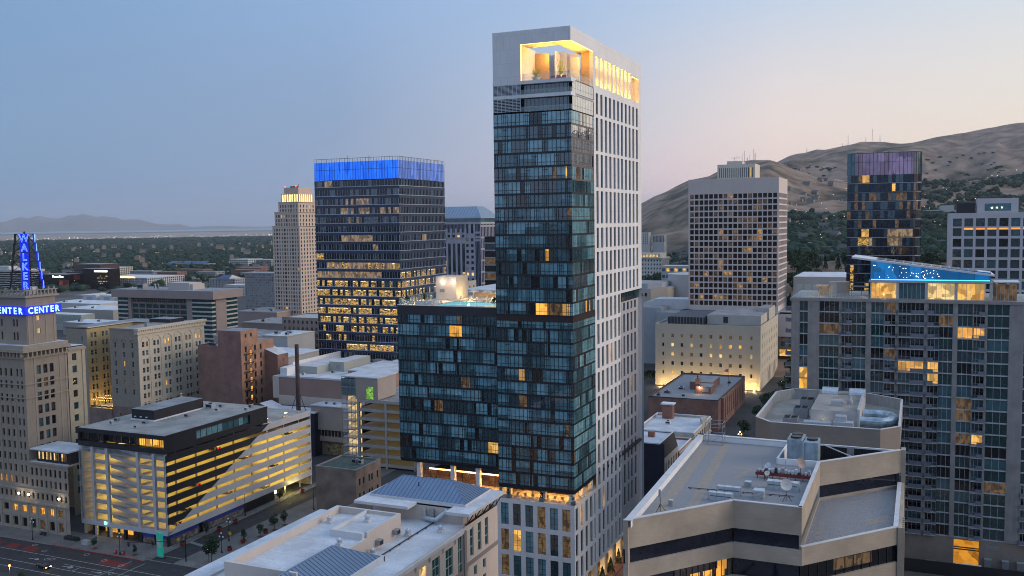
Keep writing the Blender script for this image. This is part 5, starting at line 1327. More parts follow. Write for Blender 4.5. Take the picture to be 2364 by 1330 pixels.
for x in np.arange(-22.6, -14.6, 1.15): mb.box(x, x+.1, 147.4, 148.7, ZR+.9, ZR+1.0, MATS['red_steel']); mb.box(x, x+.12, 147.5, 147.62, ZR, ZR+.5, MATS['red_steel'])
mb.build('frame', rk)
for i in range(16):
    x = -22.4+i*.5; mb = MB(); h = rng.uniform(.3, .8); mb.box(x, x+rng.uniform(.25, .4), 147.6, 148.3, ZR+1.0, ZR+1.0+h, rng.choice((M_grey, M_dark, M_lgrey))); mb.build('equipment_box', rk)
for x, h in ((-21.8, 3.2), (-20.2, 2.4), (-18.3, 3), (-17.2, 2.4), (-15.4, 2.8)): mb = MB(); mb.tube((x, 148.2, ZR+.9), (x, 148.2, ZR+h), .04, M_grey, 5); mb.build('antenna', rk)
def dish(name, lab, x, y, zz, r, yaw, tilt, m, z0=ZR, stand=True):
    T = Thing(name, lab, 'dish', x, y, z0); n = 16; Mx = Matrix.Rotation(yaw, 4, 'Z') @ Matrix.Rotation(tilt, 4, 'X'); mb = MB(); rings = []
    for k in range(5):
        rr = r*k/4; dep = .22*rr*rr/r
        rings.append([Vector((x, y, zz)) + (Mx @ Vector((rr*math.cos(2*math.pi*i/n), rr*math.sin(2*math.pi*i/n), dep))) for i in range(n)])
    for k in range(4):
        for i in range(n): j = (i+1) % n; mb.face([rings[k][i], rings[k+1][i], rings[k+1][j], rings[k][j]], m)
    mb.build('reflector', T)
    mb = MB(); c = Vector((x, y, zz)); f = c + Mx @ Vector((0, 0, r*.8)); mb.tube(c, f, .03, M_grey, 5); mb.ball(f.x, f.y, f.z, .08, M_grey, 6); mb.build('feed_horn', T)
    if stand:
        mb = MB(); mb.tube((x, y+.1, z0), (x, y+.1, zz), .05, M_dark, 6)
        for q in range(3): a = q*2.09; mb.tube((x, y+.1, z0+1.0), (x+.8*math.cos(a), y+.1+.8*math.sin(a), z0), .04, M_dark, 5)
        mb.build('stand', T)
dish('satellite_dish', 'round white satellite dish on a tripod at the front of the near gravel roof', -16.8, 136.6, ZR+2.4, .85, R(20), R(75), mat('dish_white', (.55, .53, .5), .6))
dish('satellite_dish', 'brownish satellite dish above the right end of the red equipment rack', -16.2, 149.5, ZR+2.4, .85, R(50), R(70), mat('dish_tan', (.28, .22, .19), .6))
dish('satellite_dish', 'small blue-grey dish behind the left part of the red equipment rack', -21.3, 150.6, ZR+1.2, .6, R(-40), R(50), M_lgrey)
dish('satellite_dish', 'small white dish in front of the red equipment rack, left of centre', -20.9, 146.6, ZR+1.1, .4, R(10), R(60), MATS['dish_white'])
sc = Thing('access_scaffold', 'metal stair frame over the far parapet corner of the near gravel roof', 'scaffold', -33, 168, ZR)
mb = MB()
for x in (-34.6, -31.6):
    for y in (166.5, 169): mb.tube((x, y, ZR), (x, y, ZR+4), .05, M_grey, 5)
for z in (.1, 1.8, 3.2, 4): mb.tube((-34.6, 166.5, ZR+z), (-31.6, 166.5, ZR+z), .045, M_grey, 5); mb.tube((-34.6, 169, ZR+z), (-31.6, 169, ZR+z), .045, M_grey, 5); mb.tube((-34.6, 166.5, ZR+z), (-34.6, 169, ZR+z), .045, M_grey, 5); mb.tube((-31.6, 166.5, ZR+z), (-31.6, 169, ZR+z), .045, M_grey, 5)
mb.tube((-34.6, 166.5, ZR+.1), (-31.6, 166.5, ZR+1.8), .045, M_grey, 5); mb.build('frame', sc)
ms = Thing('antenna_mast', 'short mast with a panel antenna at the left tip of the near roof', 'mast', -32.4, 125.5, ZR)
mb = MB(); mb.tube((-32.4, 125.5, ZR), (-32.4, 125.5, ZR+3), .05, M_dark, 6)
for q in range(3): a = q*2.09; mb.tube((-32.4, 125.5, ZR+1.1), (-32.4+.8*math.cos(a), 125.5+.8*math.sin(a), ZR), .04, M_dark, 5)
mb.build('mast_pole', ms); mb = MB(); mb.box(-32.6, -32.3, 125.3, 125.45, ZR+2, ZR+3.1, M_grey); mb.build('panel_antenna', ms)
mb = MB(); mb.tube((-31.3, 137.8, ZR+.15), (-16, 138.8, ZR+.15), .06, M_dark, 6)
for i in range(12): mb.box(-31+i*1.3, -30.85+i*1.3, 137.7+i*.065, 137.95+i*.065, ZR, ZR+.15, M_dark)
tag(mb.build('roof_pipe', loc=(-24, 138, ZR)), 'thin dark pipe running across the near gravel roof', 'pipe')
for x, y in ((-26.5, 161), (-27, 158.5), (-30, 146), (-30.2, 141), (-30.5, 135), (-23.2, 140.4), (-26, 163), (-18.6, 138.3), (-15.6, 142.2)):
    pass
# courtyard terrace and patio furniture in front of the zigzag
mb = MB(); mb.face([(-36, 105, 38.4), (-8, 105, 38.4), (-8, 131, 38.4), (-23.3, 130.9, 38.4), (-34.9, 117, 38.4)], M_roofgrey); mb.build('terrace', SO)
M_canv = mat('folded_canvas', (.33, .3, .28), .9)
for i, (x, y, tl, lab) in enumerate(((-27.5, 124.6, .5, 'tilted closed patio umbrella left, in front of the zigzag front of the near building'), (-22.2, 128.4, .6, 'tilted closed patio umbrella at the bend of the zigzag front of the near building'))):
    T = Thing('patio_umbrella', lab, 'umbrella', x, y, 38.4); mb = MB(); mb.tube((x, y, 38.4), (x, y, 41.4), .05, M_black, 6); mb.cyl(x, y, 38.4, 38.6, .4, M_black, 10); mb.build('pole', T)
    mb = MB(); mb.tube((x-.3, y, 41.3), (x+1.3, y-.1, 43.1), .42, M_canv, 8, .12); mb.build('canopy', T)
for i in range(4):
    x = -25.5+i*1.9; y = 127.2+i*.3; mb = MB(); mb.box(x, x+1.7, y, y+.9, 38.4+2.2, 38.4+2.6, MATS['cream_canvas']); mb.box(x, x+1.7, y+.7, y+.95, 40.6, 41.4, MATS['cream_canvas']); mb.box(x+.1, x+1.6, y+.1, y+.8, 38.4, 40.6, M_dark)
    tag(mb.build('patio_sofa', loc=(x, y, 38.4)), 'pale patio sofa under the window band of the near zigzag building', 'sofa', 'patio sofas by the zigzag front')
tree(-17.9, 128.6, 40.2, 3.2, 'small cone-shaped conifer on the patio by the near zigzag front', None, 'cone', 'potted_conifer')

# ================================================================= octagonal brick block behind it
M_ub = brick('umber_brick', (.235, .195, .165), (.26, .215, .185), (.22, .185, .16), 1., 1.2, .13, .008, .08)
OB = Thing('octagonal_block', 'low-parapet grey brick block with cut corners, its white roof crowded with ducts', 'building', -19, 246)
oct_ = [(-35.2, 227.4), (-31, 222.4), (-7, 222.6), (-2.9, 227.6), (-2.9, 262), (-12, 268.6), (-31, 269), (-35.2, 262.8)]
mb = MB(); k = len(oct_)
for i in range(k):
    F, L = sface(oct_[i], oct_[(i+1) % k]); mb.fbox(F, 0, L, 39.6, 44.9, 0, .35, M_ub); mb.fbox(F, 1.2 if i in (0, 2) else 1.2, L, 0, 39.6, 1.2, 1.5, M_dark)
mb.build('wall', OB)
mb = MB()
for i in range(k):
    F, L = sface(oct_[i], oct_[(i+1) % k]); mb.fbox(F, -.02, L+.02, 44.9, 45.02, -.05, .5, M_cope); mb.face([fp(F, L, 42.2, .36), fp(F, 0, 42.2, .36), fp(F, 0, 44.9, .36), fp(F, L, 44.9, .36)], M_concrete)
mb.build('parapet', OB)
mb = MB(); mb.face([(p[0]*.985-.2, p[1], 42.2) for p in oct_], M_rooftan); mb.build('roof', OB)
M_pent = mat('pale_cladding', (.42, .42, .44), .6, var=.1, vscale=.4)
mb = MB(); mb.box(-23.2, -12.6, 234, 256, 42.2, 46.3, M_pent, top=M_rooftan); mb.box(-12.6, -12.0, 233.8, 262, 42.2, 47, M_pent); mb.box(-23.4, -12.4, 256, 263, 42.2, 46.0, M_pent, top=M_rooftan); mb.build('penthouse', OB)
for i, x in enumerate((-22.5, -15.8)):
    mb = MB()
    for j in range(8):
        a0, a1 = math.pi*j/8, math.pi*(j+1)/8; mb.face([(x, 258+2*-math.cos(a0), 46.5+1.4*math.sin(a0)), (x+4, 258+2*-math.cos(a0), 46.5+1.4*math.sin(a0)), (x+4, 258+2*-math.cos(a1), 46.5+1.4*math.sin(a1)), (x, 258+2*-math.cos(a1), 46.5+1.4*math.sin(a1))], M_lgrey)
    mb.box(x, x+4, 256, 260, 46, 46.5, M_lgrey); mb.build('barrel_vent', OB)
mb = MB(); mb.cyl(-14.8, 244, 46.3, 47.3, .7, M_pent, 10); mb.cyl(-14.8, 244, 47.3, 48.6, .35, M_lgrey, 10); mb.build('roof_vent', OB)
mb = MB(); mb.box(-19, -16.3, 240, 241.6, 46.3, 47.4, M_pent); mb.tube((-19, 240.8, 47.2), (-16.3, 240.8, 47.2), .7, M_pent, 10); mb.build('roof_vent', OB)
M_duct = mat('duct_steel', (.36, .45, .52), .4, .5, var=.35, vscale=.8)
mb = MB(); pp = [(-11.6, 246.5), (-6.8, 246.5), (-5.2, 245.2), (-4.6, 242), (-5.4, 238.6), (-7.2, 237.2), (-12.2, 237.2), (-18, 236)]
for i in range(6): mb.tube((pp[i][0], pp[i][1], 43.6), (pp[i+1][0], pp[i+1][1], 43.6), 1.15, M_duct, 12)
for i in range(6): mb.ball(pp[i+1][0], pp[i+1][1], 43.6, 1.15, M_duct, 12)
tag(mb.build('duct', loc=(-7, 241, 42.2)), 'fat round rust-stained duct bent like a hook on the octagonal block roof', 'duct')
mb = MB(); mb.box(-24.4, -18, 229.2, 231.6, 42.2, 44.2, M_lgrey); mb.box(-17.6, -13.2, 229, 231.8, 42.2, 44.6, M_lgrey); mb.box(-17.2, -14.8, 230, 232.6, 44.6, 45.8, M_lgrey); mb.box(-18, -17.6, 229.6, 231, 42.5, 43.8, M_grey)
tag(mb.build('air_handler', loc=(-19, 230, 42.2)), 'long silver air handler at the near edge of the octagonal block roof', 'air handler')
for i, (x, y, lab) in enumerate(((-27.4, 231, 'twin-fan condenser unit nearest the viewer on the octagonal block roof'), (-26.4, 244, 'twin-fan condenser unit in the middle of its row on the octagonal block roof'), (-26.2, 256, 'farthest twin-fan condenser unit on the octagonal block roof'))):
    mb = MB(); mb.box(x-1.7, x+1.7, y-2, y+2, 42.2, 44.8, M_grey)
    for sx in (-.85, .85): mb.box(x+sx-.7, x+sx+.7, y-1.7, y+1.7, 44.8, 44.9, M_black); mb.cyl(x+sx, y, 44.9, 45.1, .6, M_dark, 12)
    tag(mb.build('condenser', loc=(x, y, 42.2)), lab, 'condenser')
mb = MB(); mb.ball(-20.5, 232.6, 43.8, .2, M_bulb, 6); mb.box(-20.6, -20.4, 232.6, 234, 43.75, 43.85, M_black); mb.build('wall_lamp', OB); point('roof_lamp', -20.5, 232.4, 43.9, 25, (1, .85, .6), .2)

# ================================================================= concrete apartment tower at right
AT = Thing('apartment_tower', 'wide concrete apartment tower at right, slanted roof over a bright blue glass band', 'tower', 0, 300)
xa, xb, ya, yb = -33.7, 33, 283.6, 312; ZT = 69.6; fh = 3.28
M_cc = mat('raw_concrete', (.27, .26, .255), .85, var=.25, vscale=.35, streak=.35, bump=.15)
M_slab = mat('slab_edge_grey', (.42, .43, .45), .7, var=.08, vscale=.5)
M_alu = mat('aluminium', (.5, .53, .58), .4, .3)
M_balc = mat('balcony_steel', (.15, .17, .21), .5, var=.1, vscale=1)
Fs = (xa, ya, 0)
def X(v): return v - xa
pillars = [(-33.7, -31.4), (-29.1, -25.9), (-20.5, -19.9), (-13.2, -11.8), (-5.4, -4.8), (2.0, 2.8), (9.3, 10.5), (17.2, 17.8), (23.1, 26.6)]
glassb = [(-31.4, -29.1, 2), (-25.9, -20.5, 4), (-17.0, -13.2, 3), (-11.8, -8.4, 3), (5.8, 9.3, 3), (10.5, 14.2, 3), (17.8, 23.1, 3)]
balcb = [(-19.9, -17.0), (-8.4, -5.4), (-4.8, 2.0), (2.8, 5.8), (14.2, 17.2), (26.6, 30.6)]
mb = MB()
for a, b in pillars: mb.fbox(Fs, X(a), X(b), 2.85, ZT-1.1, -.25, .6, M_cc)
mb.box(xa, xa+.3, ya+.6, yb, 0, ZT-1, M_cc); mb.box(30.6, xb, ya, ya+.6, 3.5, ZT-1.1, M_cc); mb.box(xb-.3, xb, ya+.6, yb, 0, ZT-1, M_cc)
mb.build('concrete_pier', AT)
mb = MB(); mb.box(xa+.3, xb-.3, ya+3, yb, 0, ZT-1.1, M_span); mb.build('core', AT)
rA = random.Random(31); G_grn = glassmat('glass_green_blue', (.008, .045, .05), ior=1.9)
for k in range(20):
    z = ZT-1.1-fh*(k+1)
    if z < 2.6: break
    mb = MB(); mb.fbox(Fs, X(-31.4), X(30.6), z, z+.28, -.02, .5, M_slab); mb.build('slab_edge', AT)
    for i, (a, b, n) in enumerate(glassb):
        g = rA.choice((G_dark, G_grn, G_mid, G_deep, G_grn))
        if rA.random() < .045: g = rA.choice((L_dim, L_warm, L_dim))
        if (k, i) in ((2, 5), ): g = L_warm
        if (k, i) in ((7, 0),): g = L_amber
        if (k, i) in ((9, 5), (11, 5)): g = L_dim
        if (k, i) in ((1, 4), (15, 6)): g = L_dim
        AT.window(Fs, X((a+b)/2), z+.28, b-a, fh-.28, .25, wmesh(b-a, fh-.28, g, M_alu, n, 1, .07))
    for i, (a, b) in enumerate(balcb):
        if k < 15 and i == 5: 
            AT.window(Fs, X((a+b)/2), z+.28, b-a, fh-.28, .4, wmesh(b-a, fh-.28, G_dark, M_alu, 3, 1, .07)); continue
        g = rA.choice((G_dark, G_deep, G_dark, G_mid))
        if (k, i) in ((2, 4), (0, 1), (5, 3), (6, 3), (5, 2), (11, 4)): g = L_warm if (k, i) != (0, 1) else L_dim
        if (k, i) in ((4, 1),): g = L_dim
        AT.window(Fs, X((a+b)/2), z+.28, b-a, fh-.28, 1.0, wmesh(b-a, fh-.28, g, M_alu, max(3, int((b-a)/1.0)), 1, .1))
        key = ('balc', i)
        if key not in WM:
            m2 = MB(); w = b-a; G = (0, 0, 0); rg = random.Random(i)
            m2.fbox(G, -w/2-.1, w/2+.1, 0, .2, -1.0, .75, M_slab)
            m2.fbox(G, -w/2-.1, w/2*.1, .2, 1.25, -1.0, -.94, M_balc) if i % 2 else m2.fbox(G, 0, w/2+.1, .2, 1.25, -1.0, -.94, M_balc)
            for q in range(int(w/.25)): m2.fbox(G, -w/2-.1+q*.25, -w/2-.07+q*.25, .2, 1.25, -.99, -.96, M_balc)
            m2.fbox(G, -w/2-.1, w/2+.1, 1.25, 1.32, -1.02, -.93, M_balc); m2.fbox(G, -w/2-.12, -w/2-.06, .2, 1.25, -.94, .1, M_balc); m2.fbox(G, w/2+.06, w/2+.12, .2, 1.25, -.94, .1, M_balc)
            m2.fbox(G, -w/2-.02, -w/2+.3, .2, fh, .1, .9, M_cc)
            WM[key] = m2.mesh('balcony')
        AT.window(Fs, X((a+b)/2), z+.0, 0, 0, 0, WM[key], 'balcony')
    if k < 20:
        m2 = MB(); m2.box(xa-1.8, xa, ya+1, ya+4.5, z, z+.2, M_slab); m2.box(xa-1.8, xa-1.74, ya+1, ya+4.5, z+.2, z+1.3, M_balc); m2.box(xa-1.74, xa, ya+1, ya+1.06, z+.2, z+1.3, M_balc); m2.build('side_balcony', AT)
# roof terrace level
mb = MB(); mb.box(xa-.4, xb, ya-.5, yb, ZT-1.1, ZT-.2, M_cc, top=M_rooftan); mb.build('roof_slab', AT)
mb = MB(); mb.cyl(-21.2, 293, ZT-.2, ZT+4.0, 2.9, mat('tan_plaster', (.36, .32, .29), .8, var=.05, vscale=1), 24); mb.build('stair_drum', AT)
mb = MB(); mb.box(-27.8, -24, 291, 296, ZT+2.6, ZT+2.85, M_wood); mb.box(-27.2, -24, 294, 294.2, ZT-.2, ZT+2.6, M_wood); mb.box(-18, -12.5, 292, 297, ZT+2.4, ZT+2.6, M_dark)
for x in (-17.8, -15, -12.8): mb.box(x, x+.12, 292.1, 292.2, ZT-.2, ZT+2.4, M_dark)
mb.build('pergola', AT)
mb = MB(); mb.fbox(Fs, .3, 22.5, ZT-.2, ZT+1.3, -.1, -.07, G_rail); mb.fbox(Fs, 59, X(xb), ZT-.2, ZT+1.3, -.1, -.07, G_rail)
for i in range(22): mb.fbox(Fs, .3+i*1.07, .36+i*1.07, ZT-.2, ZT+1.5, -.15, -.09, M_alu)
for i in range(5): mb.fbox(Fs, .6+i*2.4, 2.6+i*2.4, ZT-.2, ZT+3.4, 5, 5.05, G_rail)
mb.build('terrace_guard', AT)
for x, y in ((-29.3, 289), (-26, 290), (-14, 290)): point('roof_lamp', x, y, ZT+1.2, 70, (1, .75, .4), .3)
bx0, bx1 = -12.6, 19.0; zb = 74.4
mb = MB()
for a in (-12.6, -5.3, 2.1, 9.6, 18.2): mb.box(a, a+.7, ya+.4, ya+1.2, ZT-.2, zb-.2, M_slab)
mb.box(bx0, bx1, ya+.2, ya+1.4, zb-.3, zb+.35, M_slab); mb.box(bx0, bx0+.35, ya+.4, yb-4, ZT-.2, zb+.3, M_slab)
mb.build('penthouse_frame', AT)
for i, (a, b, g) in enumerate(((-11.9, -5.3, L_amber), (-4.6, 2.1, G_mid), (2.8, 9.6, L_pale), (10.3, 17.0, L_warm), (19.0, 24.8, L_dim))):
    AT.window(Fs, X((a+b)/2), ZT-.1, b-a, zb-ZT-.3, 1.0, wmesh(b-a, zb-ZT-.3, g if g is not L_amber else L_warm, M_alu, 6, 1, .08), 'penthouse_window')
L_cyan = litmat('lit_blue_glass', (.0, .18, .62), (.01, .22, .6), .45, (.35, .35, .2), lo=.6)
mb = MB(); zt0, zt1 = 80.6, 76.9
mb.face([(bx0+.4, ya+.6, zb+.35), (bx1-.6, ya+.6, zb+.35), (bx1-.6, ya+.6, zt1+.2), (bx0+.4, ya+.6, zt0-.3)], L_cyan)
for i in range(9): u = bx0+.4+i*3.8; mb.box(u, u+.07, ya+.48, ya+.6, zb+.35, zt0-.3-(zt0-zt1-.5)*i/8.4, M_black)
mb.build('blue_glass_band', AT)
mb = MB(); mb.box(bx0+.6, bx1-.8, ya+.3, ya+.45, zb+.4, zb+.62, mat('cyan_strip', (.2, .6, 1), emis=((.03, .38, 1), 2.5))); mb.build('light_strip', AT)
mb = MB()
for i in range(42):
    a = rng.uniform(0, 1)**.8; x = bx0+1.2+a*17; z = zb+1+rng.random()*(4.2-3.2*(x-bx0)/31); mb.ball(x, ya+.5, z, rng.uniform(.03, .085), M_bulb, 6)
mb.build('hanging_light', AT)
def slant(mb, x0_, x1_, y0_, y1_, za, zbb, t, m):
    v = [(x0_, y0_, za-t), (x1_, y0_, zbb-t), (x1_, y1_, zbb-t), (x0_, y1_, za-t), (x0_, y0_, za), (x1_, y0_, zbb), (x1_, y1_, zbb), (x0_, y1_, za)]
    for f in ((0, 1, 5, 4), (1, 2, 6, 5), (2, 3, 7, 6), (3, 0, 4, 7), (4, 5, 6, 7), (3, 2, 1, 0)): mb.face([v[i] for i in f], m)
mb = MB(); slant(mb, bx0-4.6, bx1+.3, ya-.6, ya+16, 81.4, 76.6, .5, mat('pale_fascia', (.62, .62, .64), .6, var=.06, vscale=.4)); mb.build('slanted_roof', AT)
mb = MB()
for i in range(11): x = bx0+2+i*2.4; slant(mb, x, x+2.1, ya+2, ya+13, 81.4-(x-bx0+4.6)*.1322+.15, 81.4-(x+2.1-bx0+4.6)*.1322+.15, .1, mat('solar_dark', (.05, .04, .05), .3, var=.2, vscale=1))
mb.build('roof_panel', AT)
mb = MB(); mb.box(bx1+.2, 25.5, ya+.2, ya+9, zb-.1, zb+.25, M_membrane); mb.box(bx1+.2, 25, ya+1.3, ya+8.5, ZT-.2, ZT, M_rooftan); mb.build('penthouse_roof', AT)
mb = MB(); mb.tube((9, ya+8, 78), (9, ya+8, 87), .06, M_lgrey, 5); mb.build('roof_mast', AT)
point('gym_lamp', -8.6, ya-.6, ZT+.9, 60, (1, .7, .3)); 
# base: tan wall, orange lit garage mouth, cabinets
M_tanb = mat('tan_base', (.24, .2, .17), .85, var=.12, vscale=.4)
mb = MB(); wall(mb, Fs, X(-33.7), X(33), -6, 2.85, [(X(10.6), X(17), -5, 2.4)], M_tanb, 1.5); mb.build('base_wall', AT)
mb = MB(); mb.fbox(Fs, X(10.6), X(17), -5, 2.4, 1.5, 1.6, litmat('garage_amber', (.9, .36, .03), (.6, .22, .01), .5, (.5, .5, .5), lo=.6)); mb.build('garage_door', AT)
area('garage_glow', 13.8, ya+.5, 2.6, 5, 1, 120, (1, .5, .08))
mb = MB(); mb.fbox(Fs, X(18.5), X(22), .4, 1.6, -.02, .1, M_grey); mb.build('louvre', AT)
for i, x in enumerate((18.3, 22.6, 26.2)):
    mb = MB(); mb.box(x, x+1.7, ya-1.6, ya-.4, -4.6, -2.0, M_grey); mb.box(x-.05, x+1.75, ya-1.65, ya-.35, -2.0, -1.85, M_lgrey)
    tag(mb.build('utility_cabinet', loc=(x, ya-1, -4.6)), 'grey utility cabinet standing along the tan base wall right of the amber garage mouth', 'cabinet', 'cabinets by the amber garage mouth')
AT.finish()

# ================================================================= foreground hotel with white roofs and blue hipped roofs
M_hb = mat('hotel_stucco', (.54, .46, .40), .75, var=.05, vscale=.3, streak=.3)
M_eave = mat('eave_white', (.55, .55, .56), .6, var=.08, vscale=.4)
M_seamd = mat('seam_dark', (.09, .14, .22), .5)
M_seam = mat('standing_seam', (.17, .245, .36), .42, .35, var=.06, vscale=.3)
HO = Thing('white_roof_hotel', 'foreground hotel with flat white roofs and two blue standing-seam hipped roofs', 'building', -92, 140)
hx0, hx1, hy0, hy1, hz = -106, -77.6, 96, 169.6, 35.2
Fe = (hx1, hy0, R(90)); mb = MB()
def U(y): return y-hy0
holes = []
def hw(y, z0_, z1_, w, nv, nh, g, d=.3):
    holes.append((U(y)-w/2, U(y)+w/2, z0_, z1_)); HO.window(Fe, U(y), z0_, w, z1_-z0_, d-.06, wmesh(w, z1_-z0_, g, M_eave, nv, nh, .09))
for y in (128, 133.1, 138.3, 143.1, 148.2): hw(y, 27.9, 33.2, 2.9, 2, 3, L_pale if y == 138.3 else G_green)
hw(152.7, 10, 34.0, 2.0, 2, 9, G_green)
for y in (157.6, 161.1, 164.3): hw(y, 28.6, 34.2, 1.5, 1, 3, G_green)
for r_ in range(6):
    for y in (128, 133.1, 138.3, 143.1, 148.2): hw(y, 23.6-3.1*r_, 25.3-3.1*r_, 1.5, 1, 1, G_green)
    for y in (159, 163): hw(y, 24.4-3.1*r_, 26.3-3.1*r_, 1.3, 1, 1, G_green)
wall(mb, Fe, 0, hy1-hy0, 0, hz, holes, M_hb, .3)
mb.fbox(Fe, 0, U(157-1.2), 26.5, 27.3, -.06, .02, mat('grey_band', (.23, .2, .19), .7)); mb.fbox(Fe, U(155.2), U(hy1), 27.1, 28.0, -.05, .02, MATS['grey_band'])
mb.fquad((hx1, hy1, R(180)), 0, hx1-hx0, 0, hz, 0, M_hb); mb.fquad((hx0, hy1, R(-90)), 0, hy1-hy0, 0, hz, 0, M_hb)
mb.fbox(Fe, U(153.9), U(154.9), 8, 34.6, -.3, .02, MATS['grey_band'])
for y in (130.5, 135.7, 140.7, 145.7, 150.6): mb.fbox(Fe, U(y)-.35, U(y)+.35, 33.2, 34.3, -.02, .05, M_grey)
for y in range(100, 170, 4): mb.fbox(Fe, U(y), U(y)+.03, 0, 34.6, -.006, .0, M_grey)
mb.build('wall', HO)
mb = MB(); mb.box(-110.6, hx1+.25, hy0, 153.5, 34.2, 34.5, M_membrane); mb.box(hx1-.4, hx1+.3, hy0, 154, 34.5, 35.0, M_eave); mb.box(-102.8, hx1+.2, 153.5, 157.5, 34.2, 34.5, M_membrane); mb.build('roof', HO)
mb = MB(); mb.box(-110.8, -102.2, hy0, 155.5, 34.0, 34.75, M_eave, top=M_membrane); mb.build('side_eave', HO)
# plastered roof room with parapets
mb = MB(); a, b, c, d, t0, t1 = -102, -87.9, 116.5, 148.6, 34.5, 38.5
mb.box(a, b, c, d, t0, 37.2, M_hb, top=M_membrane)
for e in ((a, b, c, c+.5), (a, b, d-.5, d), (a, a+.9, c+.5, d-.5)): mb.box(*e, 37.2, t1, M_hb, top=M_eave)
mb.box(b-.5, b, c+.5, d-.5, 37.2, 37.5, M_hb, top=M_eave); mb.box(b-.5, b, 137.0, d-.5, 37.5, t1, M_hb, top=M_eave)
mb.box(-95.2, b-.5, 136.2, 136.9, 37.2, t1-.05, M_eave); mb.box(-95.3, -94.8, 136.9, d-.5, 37.2, t1-.05, M_eave)
mb.box(-95.2, b-.5, 136.9, d-.5, 37.6, 37.9, M_membrane)
mb.build('roof_room', HO)
for x, y, z in ((-99.4, 142.3, 37.2), (-92, 143.6, 37.9), (-90.8, 132.7, 37.2), (-86.2, 148.2, 34.5), (-81.5, 152.3, 34.5), (-86.9, 137, 34.5)):
    mb = MB(); mb.box(x-.55, x+.55, y-.55, y+.55, z, z+.5, M_eave); mb.cyl(x, y, z+.5, z+.95, .45, M_lgrey, 12); mb.cyl(x, y, z+.95, z+1.15, .55, M_lgrey, 12); mb.cyl(x, y, z+1.15, z+1.5, .4, M_lgrey, 12, .1); mb.build('roof_vent', HO)
mb = MB(); mb.tube((-85.2, 128, 34.7), (-85.2, 157, 34.7), .12, M_dark, 6)
for q in range(8): mb.box(-85.35, -85.05, 130+q*3.3, 130.3+q*3.3, 34.5, 34.7, M_dark)
mb.build('roof_pipe', HO)
for y in (139.5, 145.5): 
    mb = MB(); mb.box(-87.9, -86.9, y, y+1.2, 35.4, 36.3, M_grey); mb.box(-86.9, -86.85, y+.1, y+1.1, 35.5, 36.2, M_black); mb.build('exhaust_hood', HO)
# north pavilion: overhanging eave slab and hipped roof
mb = MB(); mb.box(-99.5, -79.3, 157.5, 169, 34.4, 37.8, M_hb); mb.build('pavilion_wall', HO)
mb = MB()
for e in ((-101.6, -76.2, 157.5, 170.2), (-101.6, -89.4, 153.8, 157.5), (-81.2, -76.2, 153.8, 157.5)): mb.box(*e, 37.5, 38.05, M_eave, top=M_membrane)
mb.box(-100.3, -78.9, 157.7, 169.3, 38.05, 38.45, M_eave)
mb.build('eave', HO)
def hip(T, x0_, x1_, y0_, y1_, z0_, z1_, r0, r1, axis='x', seams=.9, name='hipped_roof'):
    mb = MB()
    if axis == 'x': ym = (y0_+y1_)/2; A_, B_ = (r0, ym, z1_), (r1, ym, z1_); c = [(x0_, y0_), (x1_, y0_), (x1_, y1_), (x0_, y1_)]; fs = [(0, 1, B_, A_), (1, 2, B_), (2, 3, A_, B_), (3, 0, A_)]
    else: xm = (x0_+x1_)/2; A_, B_ = (xm, r0, z1_), (xm, r1, z1_); c = [(x0_, y0_), (x1_, y0_), (x1_, y1_), (x0_, y1_)]; fs = [(0, 1, A_), (1, 2, B_, A_), (2, 3, B_), (3, 0, A_, B_)]
    for f in fs:
        pts = [(c[i][0], c[i][1], z0_) if isinstance(i, int) else i for i in f]; mb.face(pts, M_seam)
        P = [Vector(p) for p in pts]; e = P[1]-P[0]; L = e.length; e.normalize()
        nrm_ = (P[1]-P[0]).cross(P[-1]-P[0]).normalized(); up_ = nrm_.cross(e)
        ap = P[2:]; k = int(L/seams)
        for i in range(1, k):
            s = i*seams; p0 = P[0]+e*s; hts = []
            lo = (P[-1]-P[0]); ro = (P[2]-P[1]); hmax = lo.dot(up_)
            sl, sr = lo.dot(e), L+ro.dot(e)
            h = hmax
            if sl > 0 and s < sl: h = hmax*s/sl
            if sr < L and s > sr: h = hmax*(L-s)/(L-sr)
            mb.tube(p0+nrm_*.03, p0+up_*h+nrm_*.03, .06, M_seamd, 4)
    for i, (cx_, cy_) in enumerate(c):
        q = (A_ if i in (0, 3) else B_) if axis == 'x' else (A_ if i in (0, 1) else B_); mb.tube((cx_, cy_, z0_), q, .09, M_seam, 6)
    mb.tube(A_, B_, .1, M_seam, 6); mb.build(name, T)
hip(HO, -100.2, -79.0, 157.8, 169.2, 38.45, 41.2, -95.9, -84.6, 'x')
mb = MB(); mb.tube((-91, 161.2, 39.6), (-91, 161.2, 40.8), .12, M_dark, 6); mb.build('roof_vent', HO)
hip(HO, -95.4, -83.9, 104, 135.2, 35.3, 38.6, 110, 128.9, 'y')
mb = MB(); mb.box(-83.9, -83.5, 104, 135.5, 34.5, 35.5, M_eave); mb.box(-87.8, -83.5, 135.2, 135.6, 34.5, 35.4, M_eave); mb.build('roof_curb', HO)
mb = MB(); mb.tube((-87.5, 157.1, 36.9), (-87.5, 157.1, 35.4), .3, M_lgrey, 10); mb.tube((-87.5, 157.1, 35.2), (-84.5, 155.8, 35.4), .45, M_lgrey, 10); mb.tube((-84.5, 155.8, 35.4), (-82.8, 157.2, 36.9), .4, M_lgrey, 10); mb.ball(-82.8, 157.2, 37, .45, M_lgrey, 10); mb.box(-86.4, -85.4, 156.7, 157.5, 35.6, 37.0, M_grey); mb.build('duct', HO)
